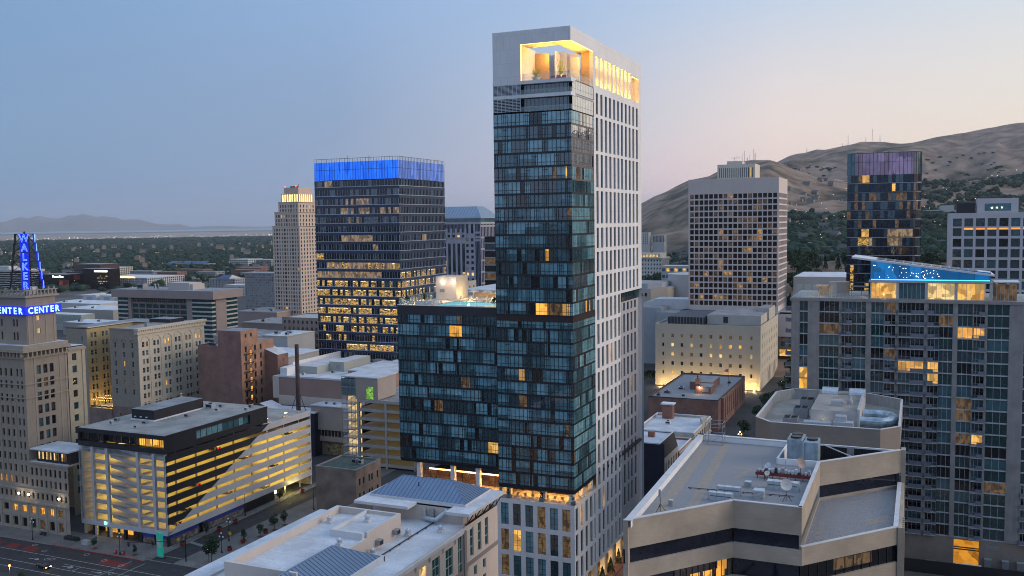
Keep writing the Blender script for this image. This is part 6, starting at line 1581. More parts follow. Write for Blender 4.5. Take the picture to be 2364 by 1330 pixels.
for y in (156, 159.3, 162.7, 166, 169): 
    mb = MB(); mb.tube((hx1-.05, y, 35.4), (hx1+1.2, y, 37.4), .1, M_dark, 5); mb.tube((hx1+.02, y, 35.3), (hx1+.02, y, 37.4), .09, M_dark, 5); mb.build('eave_bracket', HO)
for y in (124.5, 127):
    mb = MB(); mb.tube((hx1+.02, y, 33.2), (hx1+.9, y, 34.3), .1, M_dark, 5); mb.build('eave_bracket', HO)
HO.finish()
for q in range(5):
    pass

# ================================================================= parking garage with slanted white and dark screens
GP = Thing('screened_parking_garage', 'corner parking garage glowing yellow behind slatted screens, dark office storey on its roof', 'parking garage', -214, 235)
gx0, gx1, gy0, gy1 = -231.4, -197.4, 202.5, 272.3
M_scr = mat('screen_silver', (.54, .54, .56), .45, .2, var=.05, vscale=.5)
M_gdk = mat('garage_dark_panel', (.012, .012, .018), .55, var=.25, vscale=.4)
M_slabg = mat('garage_deck', (.42, .40, .36), .85, var=.1, vscale=.3)
fhg = 3.05; lev0 = 4.1; NL = 8
mb = MB()
for k in range(NL+1):
    z = lev0+fhg*k-.3
    if z > 27: break
    mb.box(gx0+.3, gx1-.4, gy0+.5, gy1-.3, z, z+.28, M_slabg)
mb.build('deck', GP)
for x in (gx0+.6, gx0+5, gx0+10.8, gx0+22.8, gx0+29, gx1-1.0):
    mb = MB(); mb.box(x, x+.7, gy0+.35, gy0+.95, 0, 28, M_slabg); mb.build('column', GP)
for y in np.arange(gy0+6, gy1, 8.5):
    mb = MB(); mb.box(gx1-2.4, gx1-2.0, y, y+.4, 0, 27, M_slabg); mb.build('column', GP)
mb = MB(); mb.box(gx0+.3, gx0+.5, gy0+.6, gy1, 0, 27, M_slabg); mb.box(gx0, gx1, gy1-.3, gy1, 0, 25, M_slabg); mb.box(gx0+14, gx0+14.3, gy0+9, gy1-6, 4, 27, M_slabg); mb.build('inner_wall', GP)
# ramps seen through the south screen
for k in range(NL):
    z = lev0+fhg*k; mb = MB(); y = gy0+1.2
    v = [(gx0+11.6, y, z+1.7), (gx0+22.8, y, z-.2), (gx0+22.8, y, z+.75), (gx0+11.6, y, z+2.65)]; mb.face(v, M_scr); mb.face([(a, b+.25, c) for a, b, c in v][::-1], M_scr); mb.face([v[3], v[2], (v[2][0], y+6, v[2][2]), (v[3][0], y+6, v[3][2])], M_slabg)
    for (a, b) in ((gx0+5.7, gx0+10.8), (gx0+23.5, gx0+29), (gx0+29.7, gx1-1)): mb.box(a, b, y-.2, y, z-.35, z+.75, M_scr)
    mb.face([(gx0+1.2, y, z+.1), (gx0+5, y, z+1.1), (gx0+5, y, z+1.5), (gx0+1.2, y, z+.5)], M_scr)
    mb.build('ramp', GP)
# south screen of vertical fins
mb = MB(); n = 96
for i in range(n): u = gx0+i*(gx1-gx0)/n; mb.box(u, u+.07, gy0+.0, gy0+.05, 3.2+(.35 if i < 20 else 0), 27.2 if i > 0 else 27.2, M_scr)
for u in (gx0, gx0+4.9, gx0+10.7, gx0+22.7, gx0+28.9, gx1-.2): mb.box(u, u+.2+.7*(u > gx0 and u < gx1-1), gy0-.02, gy0+.08, 3.2, 27, M_scr)
mb.box(gx0, gx1, gy0-.04, gy0+.1, 3.2, 4.6, M_scr)
mb.build('fin_screen', GP)
Fe = (gx1, gy0, R(90)); LE_ = gy1-gy0
# east side: horizontal boards, dark left of the diagonal and silver right of it
for k in range(NL):
    z0_ = lev0+fhg*k-.75; z1_ = z0_+2.0
    def diag(z): return (z-3.3)/(26.0-3.3)*45.5
    mb = MB(); ua, ub = diag(z0_), diag(z1_)
    if ua > .2:
        v = [fp(Fe, .0, z0_), fp(Fe, ua, z0_), fp(Fe, ub, z1_), fp(Fe, .0, z1_)]; mb.face(v, M_gdk); mb.face([fp(Fe, .0, z0_, .25), fp(Fe, .0, z1_, .25), fp(Fe, ub, z1_, .25), fp(Fe, ua, z0_, .25)], M_gdk); mb.face([fp(Fe, 0, z1_), fp(Fe, ub, z1_), fp(Fe, ub, z1_, .25), fp(Fe, 0, z1_, .25)], M_gdk)
        mb.build('dark_board', GP)
    mb = MB(); v = [fp(Fe, max(0, ua), z0_, -.15), fp(Fe, LE_, z0_, -.15), fp(Fe, LE_, z1_, -.15), fp(Fe, max(0, ub), z1_, -.15)]; mb.face(v, M_scr)
    mb.face([fp(Fe, max(0, ua), z0_, .1), fp(Fe, max(0, ub), z1_, .1), fp(Fe, LE_, z1_, .1), fp(Fe, LE_, z0_, .1)], M_scr); mb.face([fp(Fe, max(0, ub), z1_, -.15), fp(Fe, LE_, z1_, -.15), fp(Fe, LE_, z1_, .1), fp(Fe, max(0, ub), z1_, .1)], M_scr)
    mb.build('silver_board', GP)
mb = MB(); mb.fbox(Fe, LE_-.3, LE_, 3.4, 26, -.16, .2, M_scr); mb.fbox((gx1+.2, gy1, R(180)), 0, 3, 3.4, 25.6, 0, .2, M_scr); mb.build('end_fin', GP)
# lamps on every level
for k in range(NL):
    z = lev0+fhg*(k+1)-.55
    area('garage_light', gx0+24, gy0+22, z, 13, 40, 1700, (1, .64, .08)); area('garage_light', gx0+8, gy0+14, z, 12, 22, 1700, (1, .64, .08))
    if k < 6: area('garage_light', gx1-5, gy0+57, z, 8, 24, 900, (1, .64, .08))
    mb = MB()
    for i in range(6): y = gy0+5+i*10.5+(k % 3)*2; mb.box(gx1-3.2, gx1-2.6, y, y+.8, z-.5, z-.38, M_bulbw)
    for x in ((gx0+13, gx0+27) if k % 2 == 0 else ()): mb.box(x, x+.6, gy0+4, gy0+4.5, z-.02, z+.12, M_bulbw)
    mb.build('ceiling_lamp', GP)
# dark office storey
oz0, oz1 = 27.2, 32.5; oy1 = 248.8
mb = MB(); Fs = (gx0, gy0, 0); Lg = gx1-gx0
wall(mb, Fs, 0, Lg, oz0, oz1, [(.4, 9.8, 28.6, 31.3), (10.4, 22.6, 28.6, 31.3), (23.4, 33.6, 28.6, 31.3)], M_gdk, 1.2)
Fe2 = (gx1, gy0, R(90)); wall(mb, Fe2, 0, oy1-gy0, oz0, oz1, [(13, 37.5, 28.7, 31.4)], M_gdk, .8)
mb.fquad((gx0, oy1, R(-90)), 0, oy1-gy0, oz0, oz1, 0, M_gdk); mb.fquad((gx1, oy1, R(180)), 0, Lg, oz0, oz1, 0, M_gdk); mb.box(gx0, gx1, gy0, oy1, oz0-.02, oz0+.05, M_gdk); mb.build('office_wall', GP)
for u0_, u1_, gs in ((.4, 9.8, (G_brown, G_deep, G_brown)), (10.4, 22.6, (G_deep, G_brown, G_deep, G_deep)), (23.4, 28.4, (L_amber, L_amber)), (28.6, 33.6, (L_amber, L_amber))):
    w = (u1_-u0_)/len(gs)
    for i, g in enumerate(gs): GP.window(Fs, u0_+w*(i+.5), 28.9, w-.1, 2.4, 1.0, wmesh(w-.1, 2.4, g, M_black, 3, 1, .08))
for i in range(10): GP.window(Fe2, 13+2.45*(i+.5), 28.8, 2.4, 2.5, .6, wmesh(2.4, 2.5, G_blind2 if i < 5 or i == 8 else G_mid, M_black, 1, 1, .1))
mb = MB(); mb.box(gx0-.05, gx1+.05, gy0-.05, oy1+.05, oz1-.05, oz1+.05, M_gdk); mb.box(gx0+.12, gx1-.12, gy0+.12, oy1-.12, oz1+.05, oz1+.1, M_rooftan); mb.build('roof', GP)
mb = MB(); mb.box(gx0+.3, gx1-.4, oy1, gy1, 26.0, 26.3, M_rooftan); mb.build('upper_deck', GP)
mb = MB(); mb.box(-224.4, -215.2, 217, 238.6, oz1+.1, oz1+3.5, M_gdk, top=M_roofgrey); mb.box(-224.7, -215, 216.7, 239, oz1+.1, oz1+.5, M_white); mb.build('plant_room', GP)
for q in range(3): mb = MB(); mb.ball(-222.5+q*2.3, 216.5, oz1+1.3, .42, M_lgrey, 8, .5); mb.build('exhaust_outlet', GP)
units(GP, [(-227, 213.5, 1.4, 1.2, 1.0), (-224.6, 209.2, .9, .9, 1.2), (-215.6, 213.6, 1.6, 1.2, .9), (-213.5, 208, 1.1, 1.1, .9), (-210.5, 226, 1.5, 1.2, 1), (-208, 237, 1.2, 1.2, .9), (-211, 242.5, 1.2, 1.4, .9), (-213, 239.5, 2.6, 2, 1.6), (-201, 245, 1.1, 1.1, 1), (-199.5, 241, 1.1, 1.1, .9), (-226, 226, 1, 1, 1.1)], oz1+.1)
# storefront at street level
mb = MB(); mb.box(gx1-9, gx1-8.8, gy0+51, gy0+62, 0, 3.4, litmat('garage_mouth', (1, .7, .2), (1, .6, .1), .9, (.4, .4, .4), lo=.6)); mb.box(gx1-3.2, gx1-2.8, gy0+52.4, gy0+53.2, 1, 2, M_bulb); mb.build('lit_entrance', GP)
point('entrance_light', gx1-2, gy0+57, 2.6, 900, (1, .75, .15), .4); point('entrance_light', gx1+2.5, gy0+60, 3.0, 300, (1, .75, .2), .4)
mb = MB(); mb.box(gx0+.3, gx1-.3, gy0+4.5, gy0+4.7, 0, 3.6, M_gdk); mb.box(gx1-1.2, gx1-1, gy0+4.5, gy0+50, 0, 3.6, M_gdk)
for x in (gx0+4, gx0+10, gx0+16.5, gx0+22.8, gx1-.9): mb.box(x, x+.8, gy0+.3, gy0+1.2, 0, 3.4, M_gdk)
mb.build('storefront_wall', GP)
mb = MB(); mb.box(gx0+5, gx0+9.6, gy0+4.3, gy0+4.5, 0, 3.2, L_warm); mb.box(gx0+11, gx0+16, gy0+4.3, gy0+4.5, .0, 2.9, L_amber); mb.build('lit_shopfront', GP)
point('shop_light', gx0+7.5, gy0+2.4, 2.6, 130, (1, .7, .15)); point('shop_light', gx0+13.5, gy0+2.4, 2.6, 110, (1, .55, .15))
M_bnr = mat('banner_blue', (.015, .03, .22), .6)
M_bph = litmat('poster_photo', (.4, .35, .3), (.2, .18, .2), .10, (1.5, 1.5, 1.5), lo=.3)
for (F, u0_, u1_) in (((gx0, gy0, 0), 24.2, 28.6), ((gx0, gy0, 0), 30.4, 33.4), (Fe2, 1.0, 12.5), (Fe2, 14.5, 33)):
    mb = MB(); mb.fbox(F, u0_, u1_, 2.1, 3.3, .05, .15, M_bnr); mb.fbox(F, u0_, u1_, .2, 2.1, .08, .15, M_bph); mb.build('shop_banner', GP)
mb = MB(); mb.cyl(gx0+10, gy0-.4, 4.3, 4.45, .1, M_black, 6)
for i in range(16):
    a0, a1 = i*math.pi/8, (i+1)*math.pi/8; cx_, cz_ = gx0+10, 4.4
    mb.face([(cx_+.62*math.cos(a0), gy0-.3, cz_+.62*math.sin(a0)), (cx_+.62*math.cos(a1), gy0-.3, cz_+.62*math.sin(a1)), (cx_, gy0-.3, cz_)][::-1], mat('sign_mint', (.5, 1, .8), emis=((.25, .8, .55), 1.5)))
mb.build('round_sign', GP)
GP.finish()

# ================================================================= old bank tower with neon signs
M_wk = mat('buff_terracotta', (.30, .245, .195), .8, var=.12, vscale=.5, streak=.45)
M_wk2 = mat('buff_stone', (.33, .28, .225), .8, var=.1, vscale=.5, streak=.3)
M_wk3 = mat('cream_side_brick', (.42, .36, .26), .85, var=.1, vscale=.6)
WK = Thing('old_bank_tower', 'old buff stone tower at the left edge carrying a stepped steel neon sign', 'tower', -262, 215)
wx0, wx1, wy0, wy1, wz = -290, -247.6, 198.5, 213.9, 57.0
rW = random.Random(4)
gw = {G_dark: 3, G_deep: 3, G_mid: 1, G_brown: 1.5}
Fs, Fe = (wx0, wy0, 0), (wx1, wy0, R(90)); mb = MB()
rws = [(wz-9.4-3.75*j, 2.35) for j in range(2)] + [(wz-17.2-3.62*j, 2.2) for j in range(8)]
cs = [(wx1-wx0-1.5, .75), (wx1-wx0-3.3, .75)] + [(wx1-wx0-6.0-2.25*i, .95) for i in range(16)]
facade(WK, mb, Fs, 0, wx1-wx0, 13.2, wz-4, cs, rws, M_wk, gw, depth=.45, nh=2, lit={(i, 9): L_amber for i in (3, 4, 5, 6)})
rwe = [(wz-9.2-4.1*j, 2.7) for j in range(12)]
facade(WK, mb, Fe, 0, wy1-wy0, 13.2, wz-4, [(4.9, 1.5), (7.3, 1.5), (9.6, 1.5)], [r for r in rwe if r[0] > 14], M_wk, gw, depth=.4, nh=2, lit={(1, 1): L_dim})
for u in (3.2, 12.4, 14.6): mb.fbox(Fe, u, u+.5, 14, wz-4, -.12, .0, M_wk2)
for z in (wz-12.0, wz-16.2): mb.fbox(Fe, 0, wy1-wy0+.1, z, z+.35, -.25, .02, M_wk2); mb.fbox(Fs, 0, wx1-wx0+.25, z, z+.35, -.25, .02, M_wk2)
for u in range(12): mb.fbox(Fs, wx1-wx0-4.8-2.25*u, wx1-wx0-4.5-2.25*u, 15, wz-17, -.14, .0, M_wk2)
mb.build('wall', WK)
mb = MB()   # cornice with brackets
mb.box(wx0, wx1+.5, wy0-.5, wy1+.2, wz-4, wz-3.4, M_wk2); mb.box(wx0, wx1+1.5, wy0-1.5, wy1+.4, wz-1.9, wz-1.0, M_wk2); mb.box(wx0, wx1+.6, wy0-.6, wy1+.2, wz-1.0, wz, M_wk2, top=M_rooftan); mb.box(wx0, wx1, wy0, wy1, wz-3.4, wz-1.9, M_wk)
for i in range(18): mb.box(wx1-.4-i*1.5, wx1+.0-i*1.5, wy0-1.2, wy0, wz-3.3, wz-1.9, M_wk2)
for i in range(10): mb.box(wx1, wx1+1.2, wy0+.3+i*1.55, wy0+.75+i*1.55, wz-3.3, wz-1.9, M_wk2)
mb.build('cornice', WK)
mb = MB(); mb.box(wx0+.5, wx1-.2, wy0+.2, wy1-.2, wz, wz+.08, M_membrane); mb.build('roof', WK)
units(WK, [(-250.4, 211.6, 1.6, 1.2, 1.8), (-251.5, 209.5, .5, .5, 2.4)], wz+.08)
# light coloured rear bay
mb = MB(); Fr = (wx1, wy1+.3, R(90))
facade(WK, mb, Fr, 0, 6.6, 0, 54.8, [(2.5, 1.7)], [(50.2-3.95*j, 2.2) for j in range(12)], M_wk3, gw, depth=.35, nh=2)
mb.fquad((wx1-12, wy1+.3, 0), 0, 12, 54.8-1.5, 54.8, 0, M_wk3); mb.fquad((wx1, wy1+6.9, R(180)), 0, 20, 0, 54.8, 0, M_wk3); mb.fbox(Fr, 0, 6.9, 53.4, 54.2, -.5, .0, M_wk2); mb.fbox(Fr, 5.4, 6.6, 0, 53.4, -.25, .0, M_wk3)
mb.box(wx1-20, wx1, wy1+.3, wy1+6.9, 54.5, 54.8, M_membrane); mb.build('rear_bay', WK)
# lower block along the street
Lb = -231.6-wx0; mb = MB()
bays = [(X_+1.25+0-wx0, 2.2) for X_ in np.arange(-287.3, -233, 3.9)]
facade(WK, mb, Fs, 0, Lb, 0, 9.3, bays, [(.9, 2.9), (5.5, 2.2)], M_wk2, {G_deep: 2, G_brown: 1, G_dark: 1}, depth=.7, nv=3, lit={(b, 1): L_amber for b in (8, 9, 10, 11, 12)} | {(11, 0): L_dim, (13, 0): L_dim, (13, 1): L_dim})
mb.fbox(Fs, 0, Lb, 8.7, 9.3, -.4, .0, M_wk2); mb.fbox(Fs, 0, Lb, 4.4, 4.9, -.15, .0, M_wk2)
for u, w in bays: mb.fbox(Fs, u+1.45, u+2.2, 0, 8.7, -.2, .0, M_wk2)
s2 = [(Lb-1.3-1.95*i, .95) for i in range(27)]
facade(WK, mb, Fs, 0, Lb, 9.3, 13.2, s2, [(10.2, 1.9)], M_wk, gw, depth=.4, nh=2)
mb.fbox(Fs, 0, Lb, 12.7, 13.2, -.3, .0, M_wk2)
facade(WK, mb, (wx1, wy0, 0), 0, -231.6-wx1, 13.2, 21.2, [(.9, .95), (2.85, .95), (4.8, .95), (6.75, .95), (8.7, .95), (10.65, .95), (12.6, .95), (14.9, .95)], [(14.1, 2.2), (17.6, 2.3)], M_wk, gw, depth=.4, nh=2)
mb.box(wx1, -231.5, wy0-.3, wy0+14, 21.2, 21.8, M_wk2, top=M_membrane); mb.build('street_block', WK)
mb = MB(); mb.box(wx1+2.2, -231.6, wy0+1, wy0+9, 21.8, 25.4, M_gdk); mb.box(wx1+.6, -231.2, wy0-.1, wy0+10, 25.4, 25.8, M_membrane); mb.build('glass_penthouse', WK)
for i in range(4):
    for q in range(3): WK.window((wx1+2.2, wy0+1, 0), 1.1+i*3.2+q*.8, 22.6, .7, 2.3, -.12, wmesh(.7, 2.3, L_pale if i < 2 and q != 1 or q == 0 else L_dim, M_black, 1, 1, .06))
for x in (-251.4, -247.2, -234.4):
    mb = MB(); mb.ball(x, wy0-1.2, 11.7, .33, M_bulb, 8); mb.tube((x, wy0-1.2, 11.5), (x, wy0, 11.1), .06, M_black, 5); mb.build('facade_lamp', WK); point('facade_light', x, wy0-2, 11.7, 35, (1, .85, .55), .3)
# upper tower stage
tx0, tx1, ty0, ty1, tz = -257.0, -243.7-.0, 199.6, 209.6, 72.6
tx0, tx1, ty0, ty1 = -262, -248.6, 200.8, 211.4
mb = MB(); Ft, Fu = (tx0, ty0, 0), (tx1, ty0, R(90))
facade(WK, mb, Ft, 0, tx1-tx0, wz, 68.5, [(tx1-tx0-5.6, .8), (tx1-tx0-4.2, .8), (2.5, .8)], [(58.4, 2.4), (62.6, 2.2)], M_wk, gw, depth=.35, nh=2)
facade(WK, mb, Fu, 0, ty1-ty0, wz, 68.5, [(4.2, 1.3)], [(60.2, 1.5), (64.2, 1.5)], M_wk, {L_dim: 1}, depth=.35, lit={(0, 0): L_pale, (0, 1): L_pale})
for u in (.3, 2.2, 6.6, 9.6): mb.fbox(Fu, u, u+.5, wz, 67, -.12, 0, M_wk2)
mb.fquad((tx0, ty1, R(-90)), 0, ty1-ty0, wz, 72, 0, M_wk); mb.fquad((tx1, ty1, R(180)), 0, tx1-tx0, wz, 72, 0, M_wk)
mb.box(tx0-.2, tx1+.2, ty0-.2, ty1+.2, 68.5, 69.2, M_wk2); mb.box(tx0, tx1, ty0, ty1, 69.2, 71.5, M_wk); mb.box(tx0-.8, tx1+.8, ty0-.8, ty1+.8, 71.5, 72.1, M_wk2)
for i in range(9): mb.box(tx0-.5+i*1.75, tx0+i*1.75, ty0-.6, ty0-.2, 72.1, 73.5, M_wk2); mb.box(tx1+.2, tx1+.6, ty0-.5+i*1.35, ty0-.1+i*1.35, 72.1, 73.5, M_wk2)
mb.box(tx0-.6, tx1+.6, ty0-.6, ty0-.2, 73.5, 73.8, M_wk2); mb.box(tx1+.2, tx1+.6, ty0-.2, ty1+.6, 73.5, 73.8, M_wk2)
for i in range(6): mb.cyl(tx0+i*2.7, ty0-.4, 73.8, 74.6, .35, M_wk2, 8, .1); mb.cyl(tx1+.4, ty0+i*2.0, 73.8, 74.6, .35, M_wk2, 8, .1)
mb.box(tx0+1, tx1-1, ty0+1, ty1-1, 72, 72.3, M_roofgrey); mb.box(tx1-4, tx1-1.5, ty0+3, ty0+5.5, 72.3, 74.6, M_white); mb.build('tower_stage', WK)
WK.finish()
# neon signs
M_neon = mat('neon_blue', (.2, .3, 1), emis=((.05, .12, 1.0), 3.2)); M_nbox = mat('sign_box_blue', (.005, .01, .25), .5, emis=((.005, .02, .8), .55))
M_neonp = mat('neon_pale', (.5, .6, 1), emis=((.16, .3, 1.0), 3))
def text_mesh(s, size, m, bevel=.05, ext=0., fill=False):
    cu = bpy.data.curves.new('t', 'FONT'); cu.body = s; cu.size = size; cu.align_x = 'CENTER'; cu.resolution_u = 2
    if fill: cu.extrude = max(ext, .01)
    else: cu.fill_mode = 'NONE'; cu.bevel_depth = bevel; cu.bevel_resolution = 1
    ob = bpy.data.objects.new('t', cu); COL.objects.link(ob); dg = bpy.context.evaluated_depsgraph_get()
    me = bpy.data.meshes.new_from_object(ob.evaluated_get(dg)); bpy.data.objects.remove(ob); me.materials.clear(); me.materials.append(m); me.name = 'letter'
    return me
def put_text(T, me, x, y, z, rot, name='letter', sx=1., under=None):
    o = bpy.data.objects.new(name, me); COL.objects.link(o); o.parent = under or T.id; o.location = (x-T.o[0], y-T.o[1], z-T.o[2]); o.rotation_euler = (R(90), 0, rot); o.scale = (sx, 1, 1); return o
NS = Thing('neon_sign_tower', 'stepped lattice sign on the old bank tower with upright blue neon letters', 'sign', -255.3, 206, 72)
cxn, cyn = -252.9, 205.0
import itertools
mb = MB(); zb0, zb1 = 73.6, 90.8
for sx, sy in itertools.product((-1, 1), (-1, 1)):
    mb.tube((cxn+sx*3.4, cyn+sy*3.1, zb0), (cxn+sx*1.7, cyn+sy*1.6, zb1), .16, M_black, 5)
def at_z(z): t = (z-zb0)/(zb1-zb0); return 3.4-1.7*t, 3.1-1.5*t
for k in range(7):
    z = zb0+k*2.88; a, b = at_z(z)
    for s in (-1, 1): mb.tube((cxn-a, cyn+s*b, z), (cxn+a, cyn+s*b, z), .1, M_black, 4); mb.tube((cxn+s*a, cyn-b, z), (cxn+s*a, cyn+b, z), .1, M_black, 4)
    if k < 6:
        a2, b2 = at_z(z+2.88)
        for s in (-1, 1):
            mb.tube((cxn-a, cyn+s*b, z), (cxn+a2, cyn+s*b2, z+2.88), .07, M_black, 4); mb.tube((cxn+a, cyn+s*b, z), (cxn-a2, cyn+s*b2, z+2.88), .07, M_black, 4)
            mb.tube((cxn+s*a, cyn-b, z), (cxn+s*a2, cyn+b2, z+2.88), .07, M_black, 4); mb.tube((cxn+s*a, cyn+b, z), (cxn+s*a2, cyn-b2, z+2.88), .07, M_black, 4)
    mb.tube((cxn, cyn, z), (cxn, cyn, z+.5), .3, M_black, 5)
mb.build('lattice', NS)
for ci, (sx, sy, rot) in enumerate(((1, -1, R(45)), (1, 1, R(135)), (-1, -1, R(-45)), (-1, 1, R(-135)))):
    for k, ch in enumerate('REKLAW'):
        z = zb0+.2+k*2.88; a, b = at_z(z+1.5); x, y = cxn+sx*(a+.2), cyn+sy*(b+.2)
        F = (x-1.15*math.cos(rot), y-1.15*math.sin(rot), rot); mb = MB(); mb.fbox(F, 0, 2.3, z, z+2.72, 0, .35, M_nbox if ci < 2 else M_black); bxo = mb.build('sign_box', NS)
        fx, fy = fp(F, 1.15, 0, -.08)[:2]
        if ci < 2: put_text(NS, text_mesh(ch, 3.2, M_neon, .065), fx, fy, z+.3, rot, sx=.8, under=bxo)
mb = MB(); mb.ball(cxn, cyn, 91.4, .3, M_black, 6); mb.tube((cxn, cyn, 90), (cxn, cyn, 91.3), .1, M_black, 5); mb.build('finial', NS)
CS = Thing('neon_band_sign', 'blue neon band sign reading CENTER wrapped around the old bank tower below the lattice', 'sign', -250, 203, 66.5)
zc = 66.3
for F, L, s in (((tx0-1.2, ty0-.9, 0), tx1-tx0+1.9, 0), ((tx1+.9, ty0-1.1, R(90)), 13.2, 1)):
    mb = MB(); mb.fbox(F, 0, L, zc, zc+2.55, 0, .4, M_nbox); bxo = mb.build('sign_box', CS)
    for i, ch in enumerate('CENTER'):
        u = .9+(L-1.7)*(i+.5)/6; x, y, _ = fp(F, u, 0, -.12); put_text(CS, text_mesh(ch, 2.75, M_neonp, .075), x, y, zc+.3, F[2], sx=.95, under=bxo)
for x, y in ((tx1+2.6, ty0+4), (tx1+1.6, ty0-2.2)): point('neon_glow', x, y, zc+1.4, 60, (.1, .15, 1), 1)

# ================================================================= old U-shaped block
M_uc = mat('cream_terracotta', (.50, .455, .37), .8, var=.07, vscale=.5, streak=.25)
M_ub2 = mat('tan_brick_wall', (.29, .245, .195), .85, var=.12, vscale=.6, streak=.4)
M_ubase = brick('old_red_brick', (.20, .13, .11), (.24, .16, .13), (.2, .16, .14), 1., .6, .2)
M_ochre = mat('ochre_brick', (.36, .28, .15), .85, var=.1, vscale=.5)
UB = Thing('u_shaped_old_block', 'old cream and tan block with arched top windows and a yellow lit court', 'building', -310, 312)
gz = 50.5; gu = {G_dark: 4, G_mid: 2, G_deep: 2, G_curtain: .6}
M_trim = mat('sash_white', (.5, .48, .42), .7)
def arched(mb, F, u, z, w, h, m):
    pts = [fp(F, u+w/2*math.cos(a), z+h*.0+w/2*math.sin(a), -.12) for a in [math.pi*i/8 for i in range(9)]]
    for p, q in zip(pts, pts[1:]): mb.tube(p, q, .14, m, 4)
mb = MB(); Fe = (-296.8, 291.9, R(90)); LU = 39.5; pitch = 3.62
cols = []
for i in range(6): c = 3.9+i*6.3; cols += [(c-1.05, 1.25), (c+1.05, 1.25)]
rws = [(gz-8.2-pitch*j, 2.15) for j in range(12)]
lt = {(5, 0): L_warm, (4, 0): L_warm, (1, 0): L_dim, (10, 0): L_warm, (11, 0): L_warm, (9, 0): L_dim, (8, 0): L_dim, (2, 5): L_dim, (4, 5): L_warm, (1, 6): L_dim, (7, 7): L_warm}
facade(UB, mb, Fe, 0, LU, 0, gz-2.6, cols, rws, M_uc, gu, frame=M_trim, depth=.4, nh=2, lit=lt, sill=M_uc)
for i in range(7): mb.fbox(Fe, max(0, i*6.3+.05), i*6.3+1.15, 4, gz-5, -.22, 0, M_uc)
for i in range(6): arched(mb, Fe, 3.9+i*6.3, gz-5.8, 4.2, 2, M_uc)
for z in (6.2, 18.5): mb.fbox(Fe, 0, LU, z, z+.35, -.35, 0, M_uc)
mb.box(-298, -295.6, 290.9, 331.9, gz-.9, gz, M_uc); mb.box(-298, -296.1, 291.2, 331.6, gz-2.6, gz-.9, M_uc)
for i in range(40): mb.box(-296.1, -295.8, 291.4+i, 291.8+i, gz-1.6, gz-.9, M_uc)
mb.build('street_wall', UB)
mb = MB(); Fs = (-312.4, 291.9, 0)
facade(UB, mb, Fs, 0, 15.6, 17, gz-.6, [(2.9, 1.0), (7.6, 1.0), (12.4, 1.0)], [(gz-8.5-3.9*j, 2.2) for j in range(6)], M_ub2, gu, frame=M_trim, depth=.35, nh=2, lit={(1, 2): L_warm, (1, 4): L_dim, (2, 4): L_dim})
facade(UB, mb, Fs, 0, 15.6, 0, 17, [(4.4, .9), (8.6, .9)], [(12.2, 2.0), (7.2, 1.4)], M_ubase, gu, frame=M_trim, depth=.35, nh=2)
for u in (2.9, 7.6, 12.4): arched(mb, Fs, u, gz-6.2, 2.6, 2, M_ub2)
mb.fquad((-296.9, 331.4, R(180)), 0, 40, 0, gz-1, 0, M_ub2); mb.fquad((-312.4, 318, R(-90)), 0, 26, 0, gz-.6, 0, M_ub2); mb.build('south_wall', UB)
mb = MB(); Fc = (-325.6, 292, R(90))
cc = []
for c in (3.5, 9.6, 15.7): cc += [(c-1.0, 1.15), (c+1.0, 1.15)]
facade(UB, mb, Fc, 0, 26, 0, gz-.8, cc, [(gz-5.2-3.75*j, 2.15) for j in range(10)], M_ochre, gu, frame=M_trim, depth=.3, nh=2, sill=M_trim)
facade(UB, mb, (-338, 292, 0), 0, 12.4, 0, gz-.4, [(9.5, .8)], [(gz-6.5-3.7*j, 2) for j in range(7)], M_ub2, gu, frame=M_trim, depth=.3, nh=2)
mb.fquad((-325.6, 318, 0), 0, 13.2, 0, gz-.8, 0, M_ochre); mb.build('court_wall', UB)
mb = MB(); mb.box(-338, -325.6, 292, 331.4, gz-1.2, gz-.9, M_roofgrey); mb.box(-325.6, -297.2, 318, 331.4, gz-1.2, gz-.9, M_roofgrey); mb.box(-312.4, -297.2, 292.2, 318, gz-1.2, gz-.9, M_roofgrey)
mb.box(-338, -325.4, 291.8, 292.4, gz-.9, gz-.2, M_ub2); mb.box(-325.9, -325.3, 292.4, 318, gz-.9, gz-.5, M_trim); mb.box(-312.6, -298, 291.7, 292.3, gz-.9, gz-.3, M_ub2)
mb.box(-318, -306, 320, 329, gz-.9, gz+.7, M_gdk, top=M_roofgrey); mb.box(-301, -299.5, 300, 301.5, gz-.9, gz+1.3, M_grey); mb.build('roof', UB)
for i in range(4):
    mb = MB(); z = 18.6+.5*(i % 2); y = 292.6+i*2.4
    for q in range(12): x = -325+q*1.05; mb.ball(x, y, z+.25*abs(q-6)/6, .1, M_bulbw, 5)
    mb.tube((-325.5, y, z+.2), (-313, y, z+.2), .03, M_black, 4); mb.build('string_light', UB)
mb = MB(); mb.box(-325.4, -312.6, 292, 318, 15.2, 15.5, M_deck); mb.box(-325.6, -312.4, 291.6, 291.9, 0, 15.6, M_ubase); mb.build('court_deck', UB)
for x, y in ((-322, 295), (-318, 298), (-315, 296)): point('court_lamp', x, y, 17.4, 420, (1, .62, .12), .4)
mb = MB()
for i in range(26): mb.ball(-325+i*.48, 292.2, 15.9+rng.random()*.4, .35, M_leafd, 6)
mb.build('court_hedge', UB)
UB.finish()

